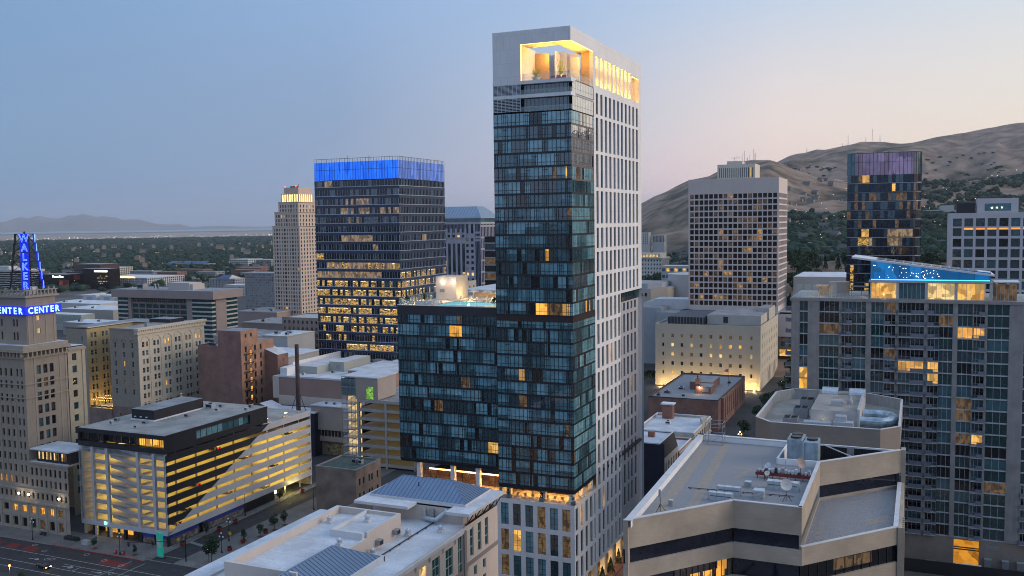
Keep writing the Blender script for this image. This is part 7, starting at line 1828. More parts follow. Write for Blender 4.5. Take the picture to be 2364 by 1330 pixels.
# ================================================================= brown-topped hotel slab
M_mb = mat('mauve_concrete', (.30, .235, .215), .8, var=.05, vscale=.2); M_mbw = mat('band_cream', (.46, .41, .38), .7)
GS = Thing('brown_slab_hotel', 'mid-distance slab hotel with overhanging mauve roof band and green glass strips', 'building', -498, 528)
xa, xb, ya, yb, zt = -541, -453.5, 515, 541, 47
mb = MB(); mb.box(xa-4, xb+3.5, ya-2.5, yb+3, zt-5.8, zt, M_mb, top=M_roofgrey); mb.build('roof_band', GS)
mb = MB(); mb.box(xa, xb, ya+1.5, yb, 0, zt-5.8, M_mb); mb.box(xb-22.5, xb-17.5, ya-.5, ya+1.5, 0, zt-5.8, M_mb); mb.box(xa+10, xa+13, ya-.5, ya+1.5, 0, zt-5.8, M_mb); mb.box(xb, xb+.8, ya+3.2, ya+14, 0, zt-5.8, M_mb); mb.build('wall', GS)
G_tl = glassmat('glass_teal', (.008, .045, .045), ior=1.7)
for k in range(13):
    z = zt-5.8-3.15*(k+1)
    for a, b, c, d, e in ((xb-17.4, xb+.5, ya-.9, ya+3.1, .4), (xa, xa+9.9, ya-.9, ya+1.4, 0), (xb, xb+.7, ya+14.1, yb, .4)): mb = MB(); mb.box(a, b, c, d, z, z+1.1, M_mbw); mb.box(a, b-e, c+.4, d, z+1.1, z+3.15, G_tl); mb.build('balcony_band', GS)
for k in range(10):
    z = zt-5.8-3.9*(k+1) if k > 0 else zt-9.2
    for i in range(14 if k == 0 else 8):
        n_ = 14 if k == 0 else 8; w = 51.5/n_
        GS.window((xa+13.2, ya, 0), w*(i+.5), z, w-.5, 3.2, .6, wmesh(w-.5, 3.2, G_deep if k == 0 else G_tl, M_mb, 2 if k == 0 else 1, 2 if k == 0 else 1, .25))
mb = MB(); mb.box(xa+13, xb-22.5, ya+1.2, ya+1.5, 0, zt-5.8, M_mb)
for i in range(9): mb.box(xa+13+i*6.44-.2, xa+13+i*6.44+.2, ya+.2, ya+1.2, 0, zt-9.4, M_mb)
for k in range(9): mb.box(xa+13, xb-22.5, ya+.4, ya+1.2, zt-10-3.9*k, zt-9.4-3.9*k, M_mb)
mb.build('frame_grid', GS)
mb = MB(); mb.box(-498, -478, 520, 533, zt, zt+5, M_mbw); mb.box(-478, -475.5, 521, 533, zt, zt+4, M_mbw); mb.build('roof_room', GS)
units(GS, [(-521, 519, 6, 5, 4), (-510, 520, 1, 1, 4), (-507, 520, 1, 1, 4)], zt); GS.finish()

# ================================================================= red brick block with fire escape
M_b3 = brick('old_brick', (.23, .125, .10), (.27, .15, .12), (.22, .15, .13), 1., .6, .2); M_b3d = brick('old_brick_dark', (.20, .09, .08), (.23, .11, .095), (.2, .13, .12), 1., .6, .2)
M_b4 = brick('orange_brick', (.32, .17, .11), (.36, .20, .13), (.28, .18, .13), 1., .6, .2)
BH = Thing('red_brick_block', 'tall red brick block with a fire escape and amber stair windows on its side', 'building', -262, 325)
xa, xb, ya, yb, zt = -283.3, -260.1, 312, 333.5, 41.6
mb = MB(); mb.box(xa, xb-.06, ya, yb, 0, 14, M_b3d); mb.box(xa, xb-.06, ya, ya+.4, 14, zt, M_b3); mb.fquad((xb, ya, R(90)), 0, 21.5, 0, 14, 0, M_b4); mb.box(xa, xa+.4, ya+.4, yb, 14, zt, M_b3); mb.box(-272.3, xb-.06, ya+.002, 323, zt, 48.3, M_b3, top=M_roofgrey)
for x in (-278, -272.6, -267): mb.box(x, x+.3, ya-.06, ya, 2, 13.8, M_b3)
mb.build('wall', BH)
mb = MB(); Fe = (xb, ya, R(90))
facade(BH, mb, Fe, 0, 21.5, 14, 42.8, [(3.0, 1.3), (9.0, 1.3), (12.8, 1.2)], [(39.2-3.85*j, 2.3) for j in range(7)], M_b4, {G_dark: 1, G_deep: 1}, depth=.35, nh=2)
for j in range(8):
    z = 37.6-3.85*j
    if z > 3: mb.fbox(Fe, 5.6, 6.6, z, z+1.9, -.05, .02, L_amber)
mb.fquad(Fe, 0, 11, 42.8, 48.3, 0, M_b4); mb.build('east_wall', BH)
mb = MB()
for z in (45.3,): 
    for u in (2.6, 6): mb.fbox(Fe, u, u+1.1, z, z+1.6, -.03, .02, G_dark)
mb.build('high_window', BH)
mb = MB()
for j in range(9):
    z = 38.2-3.85*j; 
    if z < 3: break
    mb.fbox(Fe, 1.6, 7.6, z, z+.12, -1.3, -.05, M_black)
    for u in (1.6, 3, 4.5, 6, 7.5): mb.fbox(Fe, u, u+.06, z, z+1.1, -1.3, -1.24, M_black)
    mb.fbox(Fe, 1.6, 7.6, z+1.05, z+1.12, -1.3, -1.24, M_black)
    mb.tube(fp(Fe, 2, z+.1, -.9), fp(Fe, 6.8, z+3.9, -.9), .09, M_black, 4)
mb.build('fire_escape', BH)
mb = MB(); mb.box(xa+.4, xb, ya+.4, yb, 14, 14.1, M_b3); mb.box(xb-20, xb-.4, 323, yb, 14, 42.6, M_b4, top=M_roofgrey); mb.box(xa+.4, -272.4, ya+.4, yb, 40.6, 40.9, M_roofgrey)
for i in range(3): mb.cyl(-266+i*1.1, 326, 42.6, 46.2, .35, M_white, 8)
mb.build('roof', BH)
mb = MB(); mb.box(-262.5, -253.4, 327.5, 335, 0, 36.5, M_b3); mb.face([(-262.6, 327.45, 39.4), (-262.6, 327.45, 36.5), (-253.3, 327.45, 36.5)], M_b3); mb.face([(-253.2, 327.3, 36.6), (-253.2, 335.2, 36.6), (-262.6, 335.2, 39.7), (-262.6, 327.3, 39.7)], M_membrane); mb.build('stair_wing', BH)
Fw = (-253.4, 327.5, R(90))
for j in range(6): z = 33.2-4.3*j; mb = MB(); mb.fbox(Fw, 3.4, 4.3, z, z+1.3, -.06, .02, L_amber if j in (2, 4) else L_dim); mb.build('stair_window', BH)
mb = MB(); mb.tube((-279.5, 316, 41), (-279.5, 316, 44.3), .08, M_grey, 5); mb.tube((-277.5, 316, 41), (-277.5, 316, 43.8), .08, M_grey, 5); mb.ball(-280.5, 315.5, 42.3, .6, M_grey, 8); mb.ball(-276.5, 315.5, 42.1, .6, M_grey, 8); mb.box(-280, -277, 315, 316, 41, 42.2, M_dark); mb.build('antenna', BH)
BH.finish()

# ================================================================= tall smokestack, navy shed, theatre block
ch = Thing('smokestack', 'tall thin rusty smokestack braced by three steel legs', 'chimney', -226.2, 304.6)
mb = MB(); mb.cyl(-226.2, 304.6, 14, 45.1, .95, mat('rusty_steel', (.07, .045, .045), .7, var=.35, vscale=.4), 14, .8); mb.build('flue', ch)
for q in range(4): a = q*1.57+.6; mb = MB(); mb.tube((-226.2+4.2*math.cos(a), 304.6+4.2*math.sin(a), 14), (-226.2, 304.6, 27), .13, M_black, 5); mb.build('leg', ch)
M_mall = mat('mall_stucco', (.31, .20, .165), .85, var=.06, vscale=.2)
SH = Thing('navy_shed', 'low navy shed with four amber windows at the foot of the smokestack', 'building', -238, 308)
mb = MB(); mb.box(-240, -219.5, 305.5, 313, 0, 17.4, M_navy); mb.box(-240.6, -219, 305, 313.4, 17.4, 17.9, M_membrane); mb.face([(-246, 305.2, 20), (-240.2, 305.2, 17.9), (-240.2, 313, 17.9), (-246, 313, 20)], M_membrane); mb.box(-246, -240.2, 305.4, 313, 0, 17.9, M_mall); mb.build('wall', SH)
for x in (-237.8, -235, -229, -226): mb = MB(); mb.box(x-.55, x+.55, 305.4, 305.5, 14.2, 16, L_amber); mb.build('window', SH)
MA = Thing('white_roof_mall', 'long brown walled mall with flat white roofs in front of the blue-crowned office tower', 'building', -230, 340)
mb = MB(); mb.box(-245, -203, 317, 362.5, 0, 29.3, M_mall); mb.box(-245.2, -202.8, 316.8, 317, 17.5, 21.5, M_hb); mb.build('wall', MA)
mb = MB(); mb.box(-244.6, -203.4, 317.4, 362.4, 29.3, 29.5, M_membrane); mb.box(-245.2, -202.7, 316.8, 317.4, 29.1, 29.8, M_membrane); mb.box(-248.5, -245, 317.4, 372, 20, 29.2, M_hb, top=M_membrane); mb.build('roof', MA)
M_sage = mat('sage_plaster', (.36, .37, .33), .8, var=.05, vscale=.3)
mb = MB(); mb.box(-243.5, -232, 326, 352, 29.5, 32.6, M_sage, top=M_membrane); mb.box(-232, -224.5, 335, 356, 29.5, 33.6, M_sage, top=M_membrane); mb.box(-244.6, -241.2, 317.6, 326, 29.5, 33, M_white); mb.box(-244.8, -244.2, 326, 362, 29.5, 34, M_white); mb.box(-224, -214, 357, 361, 29.5, 31.6, M_grey); mb.box(-228.6, -226.4, 334.9, 335, 30.6, 32.4, M_grey); mb.build('roof_room', MA)
units(MA, [(-227, 330.5, 1.2, 1.2, 1.2), (-221, 338, 1.6, 1.2, 1.1), (-219.5, 341, 1.2, 1.2, 1.3), (-236, 322, 1.2, 1.2, 1)], 29.5)
MB2 = Thing('brown_theatre', 'brown stucco block with white roof just left of the black pool wing', 'building', -208, 345)
mb = MB(); mb.box(-218.5, -196, 329, 361, 0, 31.2, M_mall); mb.box(-218.7, -195.8, 328.8, 361.2, 31.2, 31.6, M_membrane); mb.build('wall', MB2)
TNB = Thing('tan_panel_building', 'tan panelled building with a dark strip window and mural behind the garage', 'building', -215, 314)
M_tp = mat('tan_panel', (.36, .30, .26), .8, var=.05, vscale=.3)
M_mural = litmat('mural_paint', (.6, .5, .1), (.4, .4, .45), .05, (1.1, 1.1, 1.1), lo=.5)
mb = MB(); mb.box(-222.6, -203, 308, 326, 10.6, 20, M_tp); mb.box(-222.6, -203, 309, 326, 5.8, 7.8, M_tp); mb.box(-222.4, -203, 309.4, 326, 7.8, 10.6, G_deep); mb.box(-222.2, -203, 310.5, 326, 0, 5.8, M_tanb); mb.build('wall', TNB)
mb = MB(); mb.box(-223, -202.8, 307.7, 326.2, 20, 20.35, M_membrane); mb.build('roof', TNB)
for i in range(12): mb = MB(); mb.box(-222.3+i*1.6, -222.0+i*1.6, 309.2, 309.4, 7.8, 10.6, M_tp) ; mb.build('mullion', TNB)
mb = MB(); mb.box(-217, -206, 310.3, 310.48, .2, 4.6, mat('mural', (.25, .2, .1), .8, var=.9, vscale=1.2)); mb.build('mural', TNB)
for i, x in enumerate((-217.5, -213.6)): units(TNB, [(x, 311.5, 1, .8, .9)], 20.35)
# glass lift tower and open parking decks
LT = Thing('glass_lift_tower', 'slim glass stair tower with lit landings at the left of the open parking decks', 'tower', -197, 306)
mb = MB(); mb.box(-195.95, -186, 299.6, 313, 26, 34.2, M_tp); mb.box(-202.2, -185.8, 299.4, 313.3, 34.2, 34.6, M_membrane); mb.box(-191, -188, 299.5, 299.6, 26.2, 31, litmat('lit_green', (.5, 1, .15), (.3, .8, .1), .35)); mb.build('wall', LT)
for k in range(10):
    z = 30.6-3.3*k
    mb = MB(); g = G_mid if k < 2 else L_pale
    if k < 2: mb.box(-202, -196, 299.5, 305, z, z+3.0, G_mid)
    else:
        mb.box(-201.9, -196.1, 303.6, 303.8, z, z+3, L_pale); mb.box(-202, -196, 299.5, 299.53, z, z+2.9, G_rail); mb.box(-202, -196, 299.7, 304, z-.2, z+.05, M_scr)
        mb.face([(-201.5, 302, z+.1), (-197, 302, z+2.9), (-197, 302.1, z+3.2), (-201.5, 302.1, z+.4)], M_scr)
    mb.box(-202.1, -195.9, 299.4, 299.55, z-.35, z-.05, M_grey); mb.build('landing', LT)
mb = MB()
for x in (-202.1, -199.9, -197.9, -196.1): mb.box(x, x+.12, 299.35, 299.5, 0, 34, M_grey)
mb.build('mullion', LT)
PD = Thing('open_parking_decks', 'open concrete parking decks lit yellow, between glass stair tower and black pool wing', 'parking garage', -180, 320)
M_pd = mat('deck_concrete', (.36, .34, .33), .85, var=.12, vscale=.3, streak=.3)
for k in range(8):
    z = 25.6-3.45*k; mb = MB(); mb.box(-195.4, -150, 299.8, 345, z-.3, z, M_pd); mb.box(-195.4, -150, 299.6, 299.85, z-.75, z+.35, M_pd); mb.build('deck', PD)
    mb = MB(); mb.box(-195.3, -183.5, 299.7, 299.75, z+.9, z+.97, M_grey)
    for i in range(8): mb.box(-195.2+i*1.6, -195.1+i*1.6, 299.7, 299.75, z+.35, z+.9, M_grey)
    mb.build('guard_rail', PD)
    if k: area('deck_light', -180, 306, z+2.9, 28, 10, 110, (1, .74, .2))
mb = MB()
for x in (-195.4, -183.2, -171, -159): mb.box(x, x+.9, 299.5, 300.4, 0, 26, M_pd)
mb.box(-195, -150, 338, 338.3, 0, 25, M_pd); mb.build('column', PD)
mb = MB(); mb.box(-194, -150, 300, 345, 25.6, 25.7, M_roofgrey); mb.box(-190, -165, 343, 345, 25.6, 29, M_mall); mb.build('roof_deck', PD)
# small brick corner building
NBK = Thing('small_brick_building', 'small old brick building with green roof standing across the side street from the garage', 'building', -171, 256)
xa, xb, ya, yb, zt = -178.7, -163.4, 248.8, 263.9, 14.3
M_ob = brick('tan_old_brick', (.22, .16, .125), (.26, .19, .15), (.22, .18, .15), 1., .6, .2, .01, .3)
mb = MB(); mb.fquad((xa, ya, 0), 0, xb-xa, 0, zt, 0, M_ob)
facade(NBK, mb, (xb, ya, R(90)), 0, yb-ya, 0, zt, [(2.2, 1), (4.6, 1), (8, 1), (9.6, 1), (13, 1)], [(8.6, 2.3), (3.8, 2.3)], M_ob, {G_dark: 2, G_brown: 1}, depth=.3, nh=2)
mb.build('wall', NBK); shell(NBK, xa, xb, ya, yb, 0, zt, M_ob, mat('green_roof', (.05, .075, .065), .9, var=.3, vscale=.8), par=.5, cap=M_grey); units(NBK, [(-169, 257, 1.6, 1.4, 1.8), (-167, 257.5, 1.4, 1.4, 1.5)], zt-.5); NBK.finish()

# ================================================================= middle distance, left
def midb(name, label, x0, x1, y0, y1, z1, wm, rows, nS, nE, glass, wS=1.6, hS=1.6, roof=None, z0=0, lit=None, group=None, cap=None, nv=1):
    T = Thing(name, label, 'building', (x0+x1)/2, (y0+y1)/2, 0, group)
    mb = MB(); fh = (z1-z0-1.2)/max(1, rows); rw = [(z0+.3+fh*j+(fh-hS)*.5, min(hS, fh-.5)) for j in range(rows)][::-1]
    facade(T, mb, (x0, y0, 0), 0, x1-x0, min(0, z0), z1, even(0, x1-x0, nS, wS, .4), rw, wm, glass, depth=.3, lit=lit, nv=nv)
    if nE: facade(T, mb, (x1, y0, R(90)), 0, y1-y0, min(0, z0), z1, even(0, y1-y0, nE, wS, .4), rw, wm, glass, depth=.3, nv=nv)
    mb.build('wall', T); shell(T, x0, x1, y0, y1, min(0, z0), z1, wm, roof or M_membrane, par=.6, cap=cap, sides=('W', 'N') if nE else ('W', 'N', 'E'))
    return T
gd = {G_dark: 3, G_deep: 2, L_dim: .3}
M_w1 = mat('pale_wall', (.44, .43, .42), .8, var=.05, vscale=.1); M_w2 = mat('grey_wall', (.27, .27, .28), .8, var=.1, vscale=.1); M_w3 = mat('cream_wall', (.45, .40, .33), .8); M_w4 = mat('brick_wall_far', (.2, .11, .085), .85, var=.15, vscale=.1); M_w5 = mat('dark_brown_glass', (.015, .010, .012), .15)
T = Thing('striped_office', 'office with white and dark horizontal stripes behind the neon sign tower', 'building', -1290, 1025)
for k in range(8): mb = MB(); z = 26-3.4*(k+1); mb.box(-1345, -1248, 1013, 1040, z, z+1.3, M_w1); mb.box(-1345, -1248.5, 1013.5, 1040, z+1.3, z+3.4, G_deep); mb.build('storey_band', T)
mb = MB(); mb.box(-1345, -1243, 1012, 1041, 26, 29.5, M_w1, top=M_membrane); mb.box(-1330, -1290, 1015, 1035, 29.5, 34, M_w1); mb.build('roof', T)
T = Thing('dark_newspaper_office', 'black glass office block with two lit sign lines and a red glow on its side', 'building', -1215, 1060)
mb = MB(); mb.box(-1240, -1181, 1026, 1056, 0, 22, M_w5, top=M_roofgrey); mb.box(-1215, -1163, 1056, 1100, 0, 24, M_w5, top=M_roofgrey); mb.box(-1163, -1110, 1040, 1062, 0, 30.5, M_w5, top=M_roofgrey); mb.box(-1205, -1150, 1062, 1100, 24, 36, mat('brown_glass_wall', (.05, .028, .03), .3), top=M_roofgrey); mb.build('wall', T)
M_sgn = mat('sign_white', (1, 1, 1), emis=((1, .97, .75), 2.2))
put_text(T, text_mesh('Deseret News', 5.2, M_sgn, fill=True, ext=.1), -1198, 1025.6, 17.2, 0, 'sign_letter', .75)
mb = MB(); mb.box(-1138, -1112, 1039.4, 1039.9, 25.5, 28.2, M_sgn); mb.build('sign', T)
mb = MB()
for i in range(26): mb.box(-1158+rng.random()*44, -1155+rng.random()*2-0+0, 1039.6, 1040, 4, 4.1, M_w5) if False else None
for i in range(22):
    x = -1135+rng.random()*22; z = rng.choice((8, 11, 16, 19)); mb.box(x, x+1.4, 1039.6, 1039.95, z, z+1.1, L_pale)
mb.build('window', T)
mb = MB(); mb.box(-1176, -1163.2, 1055.4, 1055.9, 12, 20, litmat('red_glow', (1, .12, .05), (.9, .25, .03), .7, (.12, .12, .25), lo=.1)); mb.box(-1196, -1176, 1025.5, 1025.9, 3, 14, litmat('red_glow_dim', (1, .1, .05), (.6, .1, .05), .12, (.12, .12, .2), lo=.05)); mb.build('lit_panel', T)
midb('arcaded_apartments', 'cream apartment block with arched bays behind the long white apartments', -1410, -1352, 1290, 1325, 18.5, M_w3, 5, 14, 8, gd, 2.2, 2.2).finish()
T = midb('long_apartments', 'long grey and white apartment block with an amber lit roof edge', -1183, -1075, 1081, 1160, 15, M_w1, 4, 26, 18, gd, 2.4, 2.4); 
mb = MB(); mb.box(-1183, -1100, 1080.2, 1080.6, 15.2, 16, M_bulbw); mb.build('light_strip', T)
mb = MB()
for i in range(9): mb.box(-1180+i*12, -1176+i*12, 1080.4, 1081, 0, 14.5, M_w2)
mb.build('dark_bay', T); T.finish()
bricks_ = [(-1329, -1274, 1295, 12), (-1262, -1215, 1293, 11), (-1287, -1218, 1364, 12), (-1205, -1160, 1330, 10), (-1150, -1098, 1360, 12), (-1190, -1130, 1420, 13), (-1080, -1030, 1300, 11), (-1240, -1180, 1480, 12)]
ROWL = ['brick row building nearest above the roof room of the brown slab hotel', 'brick row building right of the cream arcaded apartments', 'brick row building behind the big dark tree', 'grey row building just left of the big dark tree', 'brick row building above the blue-roofed apartments', 'longer brick row building at the edge of the tree belt', 'grey row building right of the big dark tree', 'farthest brick row building against the tree belt']
for i, (a, b, c, z) in enumerate(bricks_):
    midb('brick_row_building', ROWL[i], a, b, c, c+24, z, M_w4 if i % 3 else M_w2, 3, 12, 6, gd, 1.8, 1.6, roof=M_roofgrey).finish(12)
midb('modern_apartments', 'white modern apartment block with dark window bays far left of the stepped tan tower', -1419, -1367, 1673, 1724, 17, M_w1, 4, 10, 8, gd, 3, 2.4).finish()
midb('grey_apartments', 'dark grey apartment block joined right of the white modern one', -1366, -1325, 1700, 1735, 15, M_w2, 4, 10, 6, gd, 3, 2.4).finish()
T = Thing('blue_roof_hall', 'long low hall with a blue metal roof at the edge of the tree belt', 'building', -1560, 1705)
mb = MB(); mb.box(-1613, -1503, 1685, 1725, 0, 6, M_w2); mb.face([(-1615, 1683, 6), (-1501, 1683, 6), (-1501, 1705, 11), (-1615, 1705, 11)], mat('blue_sheet', (.03, .06, .16), .5)); mb.face([(-1501, 1727, 6), (-1615, 1727, 6), (-1615, 1705, 11), (-1501, 1705, 11)], MATS['blue_sheet']); mb.build('hall', T)
T = midb('blue_roof_apartments', 'grey and tan apartment block with a small dark blue pitched roof', -937, -890, 1060, 1090, 17, M_w2, 5, 9, 6, gd, 2, 1.8)
mb = MB(); mb.face([(-925, 1059, 17), (-900, 1059, 17), (-905, 1072, 22), (-920, 1072, 22)], MATS['blue_sheet']); mb.face([(-900, 1059, 17), (-900, 1085, 17), (-905, 1072, 22)], M_w3); mb.build('pitched_roof', T); T.finish()
midb('tan_low_block', 'tan low block right of the blue-roofed apartments', -885, -835, 1090, 1120, 16, M_w3, 3, 6, 4, gd, 2, 1.6).finish()
midb('gridded_slab', 'grey slab block with a fine window grid just left of the stepped tan tower', -653, -613, 793, 810, 43, M_w2, 15, 15, 5, {G_curtain: 3, G_dark: 2}, 1.5, 1.6, roof=M_membrane, cap=M_w1, nv=1).finish()
midb('white_wing_far', 'low white block seen over the brown slab hotel, left of the gridded slab', -845, -800, 985, 1010, 14, M_w1, 3, 8, 4, gd, 2, 1.6).finish()
midb('convention_hall', 'low white-roofed hall with sawtooth skylights behind the neon signs', -925, -850, 814, 860, 12, M_w2, 1, 3, 2, gd, 2, 1.6).finish()
T = Thing('skylight_hall', 'white hall roof with stepped blue-white skylight boxes left of the brown slab hotel', 'building', -850, 800)
mb = MB()
for i in range(3): mb.box(-862+i*26, -842+i*26, 770, 790, 10, 17, M_w1, top=M_membrane); mb.box(-856+i*26, -848+i*26, 769.7, 770, 12, 15, M_grey)
mb.box(-880, -770, 760, 830, 0, 11, M_w2, top=M_membrane); mb.build('wall', T)
T = Thing('lattice_wall_store', 'pale low building with a diamond lattice wall behind the old bank tower', 'building', -700, 620)
mb = MB(); mb.box(-760, -686, 610, 625, 0, 14.5, mat('sage_panel', (.30, .33, .30), .8, var=.1, vscale=.3), top=M_membrane)
for i in range(16): mb.tube((-742+i*3.5, 609.8, 6), (-738.5+i*3.5, 609.8, 13), .2, M_w1, 4); mb.tube((-738.5+i*3.5, 609.8, 6), (-742+i*3.5, 609.8, 13), .2, M_w1, 4)
mb.build('wall', T)
for nm, lab, e, m in (('grey_block_low', 'plain grey tan block between the lattice wall and the brown slab hotel', (-758, -690, 650, 690, 0, 15), mat('grey_tan_wall', (.33, .31, .28), .85)), ('white_hall_low', 'white low hall just above the lattice walled store', (-830, -760, 700, 735, 0, 15), M_w1), ('small_grey_block', 'small grey block in front of the lattice walled store', (-680, -625, 585, 612, 0, 11), M_w2)):
    T = Thing(nm, lab, 'building', (e[0]+e[1])/2, e[2]); mb = MB(); mb.box(*e, m, top=M_membrane); mb.build('wall', T); units(T, [(e[0]+12, e[2]+8, 3, 3, 2), (e[0]+30, e[2]+12, 4, 2, 1.5)], e[5])
for nm, lab, a, b, c, d, z, m in (('mall_block', 'mauve stucco block with flat roof right of the brown slab hotel', -532, -490, 634, 674, 20, M_mb), ('mall_block', 'low mauve block in front of the stepped tan tower, satellite gear on its roof', -486, -435, 585, 622, 17, M_mb), ('mall_block', 'white roofed low block behind the red brick block', -397, -377, 498, 528, 20, M_w1), ('mall_block', 'long low grey roof left of the old brown hotel block', -560, -430, 690, 740, 13, M_w2), ('mall_block', 'low pale roof behind the red brick block, nearest it', -400, -330, 430, 470, 17, M_w1), ('mall_block', 'tan low block at the foot of the brown slab hotel, right side', -440, -410, 500, 540, 18, M_tp)):
    T = Thing(nm, lab, 'building', (a+b)/2, (c+d)/2); mb = MB(); mb.box(a, b, c, d, 0, z, m, top=M_membrane if m is M_w1 else M_roofgrey); mb.box(a-.2, b+.2, c-.2, d+.2, z-.6, z-.1, M_w3); mb.build('wall', T); units(T, [(a+(b-a)*.3, c+8, 3, 3, 2), (a+(b-a)*.6, c+14, 4, 2, 1.6), (a+(b-a)*.8, c+5, 2, 2, 2)], z)
midb('old_brown_hotel', 'old brown hotel block with regular windows directly left of the blue-crowned office tower', -409, -378, 535, 565, 28, mat('old_tan_brick', (.26, .19, .16), .85, var=.1, vscale=.3), 6, 8, 6, {G_brown: 2, G_dark: 1}, 1.6, 2.2, roof=M_w1).finish()
midb('stone_wing_block', 'old stone block peeking behind the rooftop pool', -231, -214, 420, 445, 62, M_w3, 12, 6, 5, {G_deep: 2, G_dark: 1}, 1.2, 2.2).finish(20)
T = Thing('penthouse_row', 'pale block with a long row of small windows behind the rooftop pool', 'building', -180, 430)
mb = MB(); mb.box(-205, -165, 405, 460, 0, 60, M_w1, top=M_membrane)
for i in range(18): mb.box(-164.95, -164.9, 407+i*2.8, 408.6+i*2.8, 56, 58.6, G_deep)
mb.build('wall', T)
# ---- right of centre, behind the tallest tower
T = midb('hill_foot_apartments', 'wide balconied apartment block at the foot of the hill, right edge of the tallest tower', -670, -598, 2385, 2430, 62, M_w2, 10, 22, 6, gd, 2.2, 2.6, z0=-2, cap=M_w1); mb = MB(); mb.box(-650, -620, 2395, 2415, 62, 70, M_w1); mb.box(-615, -600, 2390, 2400, 62, 66, M_w1); mb.build('roof_room', T); T.finish()
T = midb('white_classical_block', 'white classical block with tall pilasters and a mansard attic beside the tallest tower', -375, -325, 1270, 1310, 40, mat('white_stone', (.55, .52, .48), .75, var=.05, vscale=.1), 7, 12, 10, gd, 1.8, 2.6, z0=0); mb = MB(); mb.box(-373, -328, 1273, 1308, 40, 46, M_pale if False else M_w3); mb.box(-377, -323.5, 1268.5, 1311, 39, 40.3, M_w1)
for i in range(11): mb.box(-324.95, -324.2, 1270.5+i*3.7, 1271.5+i*3.7, 4, 38, M_w1)
mb.build('attic', T); mb = MB()
for i in range(9): mb.box(-371+i*4.6, -368+i*4.6, 1272.6, 1273, 41, 44.5, L_pale)
mb.build('attic_window', T); T.finish()
T = Thing('round_hall', 'pale windowless stone hall with a curved wall left of the tan gridded tower', 'building', -205, 905)
mb = MB(); mb.cyl(-204, 905, 0, 40, 21, M_w1, 40); mb.build('wall', T)
midb('low_glass_pavilion', 'low pavilion with white flat roof and amber lit bays left of the tan gridded tower', -300, -262, 1170, 1200, 34, M_w1, 2, 7, 3, {L_warm: 2, G_mid: 2}, 4, 4, z0=16).finish()
T = Thing('polygon_roof_block', 'pale low block with a faceted roof edge left of the pale stone hall', 'building', -215, 820)
mb = MB(); mb.prism([(-262, 842), (-226, 842), (-214, 858), (-214, 900), (-262, 900)], 0, 29, M_w3, top=M_roofgrey); mb.prism([(-258, 846), (-230, 846), (-220, 860), (-220, 895), (-258, 895)], 29, 33.5, M_greyst, top=M_roofgrey)
for i in range(8): mb.box(-261+i*4.2, -259+i*4.2, 841.8, 842, 22, 25, G_deep)
mb.build('wall', T)
T = Thing('white_store_block', 'white-roofed pale block between the tan gridded tower and the apartment tower roof', 'building', -60, 640)
mb = MB(); mb.box(-75, -36, 640, 700, 15, 54, M_w1, top=M_membrane); mb.build('wall', T)
T = Thing('stone_corner_block', 'dark stone corner block with an amber lit street front beyond the cream stone block', 'building', -68, 600)
mb = MB(); mb.box(-78, -63, 590, 600, 8, 34, M_tanb, top=M_roofgrey)
for j in range(4):
    for i in range(3): mb.box(-76+i*4.5, -74+i*4.5, 589.8, 590, 14+5*j, 17+5*j, G_deep)
mb.box(-77, -64, 589.8, 590, 8, 12, L_warm); mb.build('wall', T)
# capitol at the head of the street
CA = Thing('capitol', 'distant pale colonnaded hall, lit amber at its foot, right of the dark glass tower', 'building', 40, 1900, 84)
mb = MB(); mb.box(8, 118, 1890, 1930, 80, 104, M_w1); mb.box(36, 60, 1886, 1890, 100, 112, M_w1)
for i in range(10): mb.box(10+i*11, 13+i*11, 1889.3, 1890, 88, 101, G_dark)
mb.build('wall', CA)
mb = MB()
for i in range(14): mb.ball(10+i*9, 1885, 84+rng.random()*3, .9, M_bulbw, 6)
mb.build('lamp', CA)
for i, (a, b, c, z0_, z1_, lab) in enumerate(((-100, -70, 1750, 70, 96, 'pale apartment block on the slope left of the dark glass tower'), (75, 100, 1500, 66, 84, 'pale apartment block right of the dark glass tower on the slope'), (-560, -525, 1940, 40, 66, 'stacked white apartment block among trees left of the tan gridded tower'), (-520, -495, 1955, 45, 60, 'lower white apartment block among trees left of the tan gridded tower'))):
    midb('slope_apartments', lab, a, b, c, c+20, z1_, M_w1, 6, 8, 4, gd, 2, 2, z0=z0_).finish(20)

# ================================================================= streets
M_asph = mat('asphalt', (.026, .026, .03), .8, var=.4, vscale=.5, bump=.2); M_side = brick('pavement', (.135, .128, .122), (.15, .142, .135), (.09, .085, .08), 1., 1.5, 1.5, .03, .25); M_kerb = mat('kerb_stone', (.28, .27, .26), .8); M_rdk = mat('red_kerb_paint', (.3, .02, .02), .7); M_line = mat('road_paint', (.5, .5, .5), .7, var=.2, vscale=2); M_busred = mat('red_lane_paint', (.17, .012, .012), .8, var=.3, vscale=1.2); M_brickpave = mat('brick_paving', (.22, .10, .08), .85, var=.15, vscale=1)
def sheet(name, label, polys, z, m, kind='structure'):
    mb = MB()
    for p in polys: mb.face([(x, y, z) for x, y in p], m)
    tag(mb.build(name), label, None, kind=kind)
def rect(a, b, c, d): return [(a, c), (b, c), (b, d), (a, d)]
sheet('street_base', 'city ground between the blocks', [rect(-900, -3, -200, 1000), rect(-3, 400, -200, 213.6), rect(-3, 400, 284, 1000)], -.02, mat('city_ground', (.045, .044, .046), .9, var=.4, vscale=.05))
def slab(name, label, polys, m=M_side, z1=.14):
    mb = MB()
    for p in polys: mb.prism(p, -.3, z1, M_kerb, top=m)
    tag(mb.build(name), label, None, kind='structure')
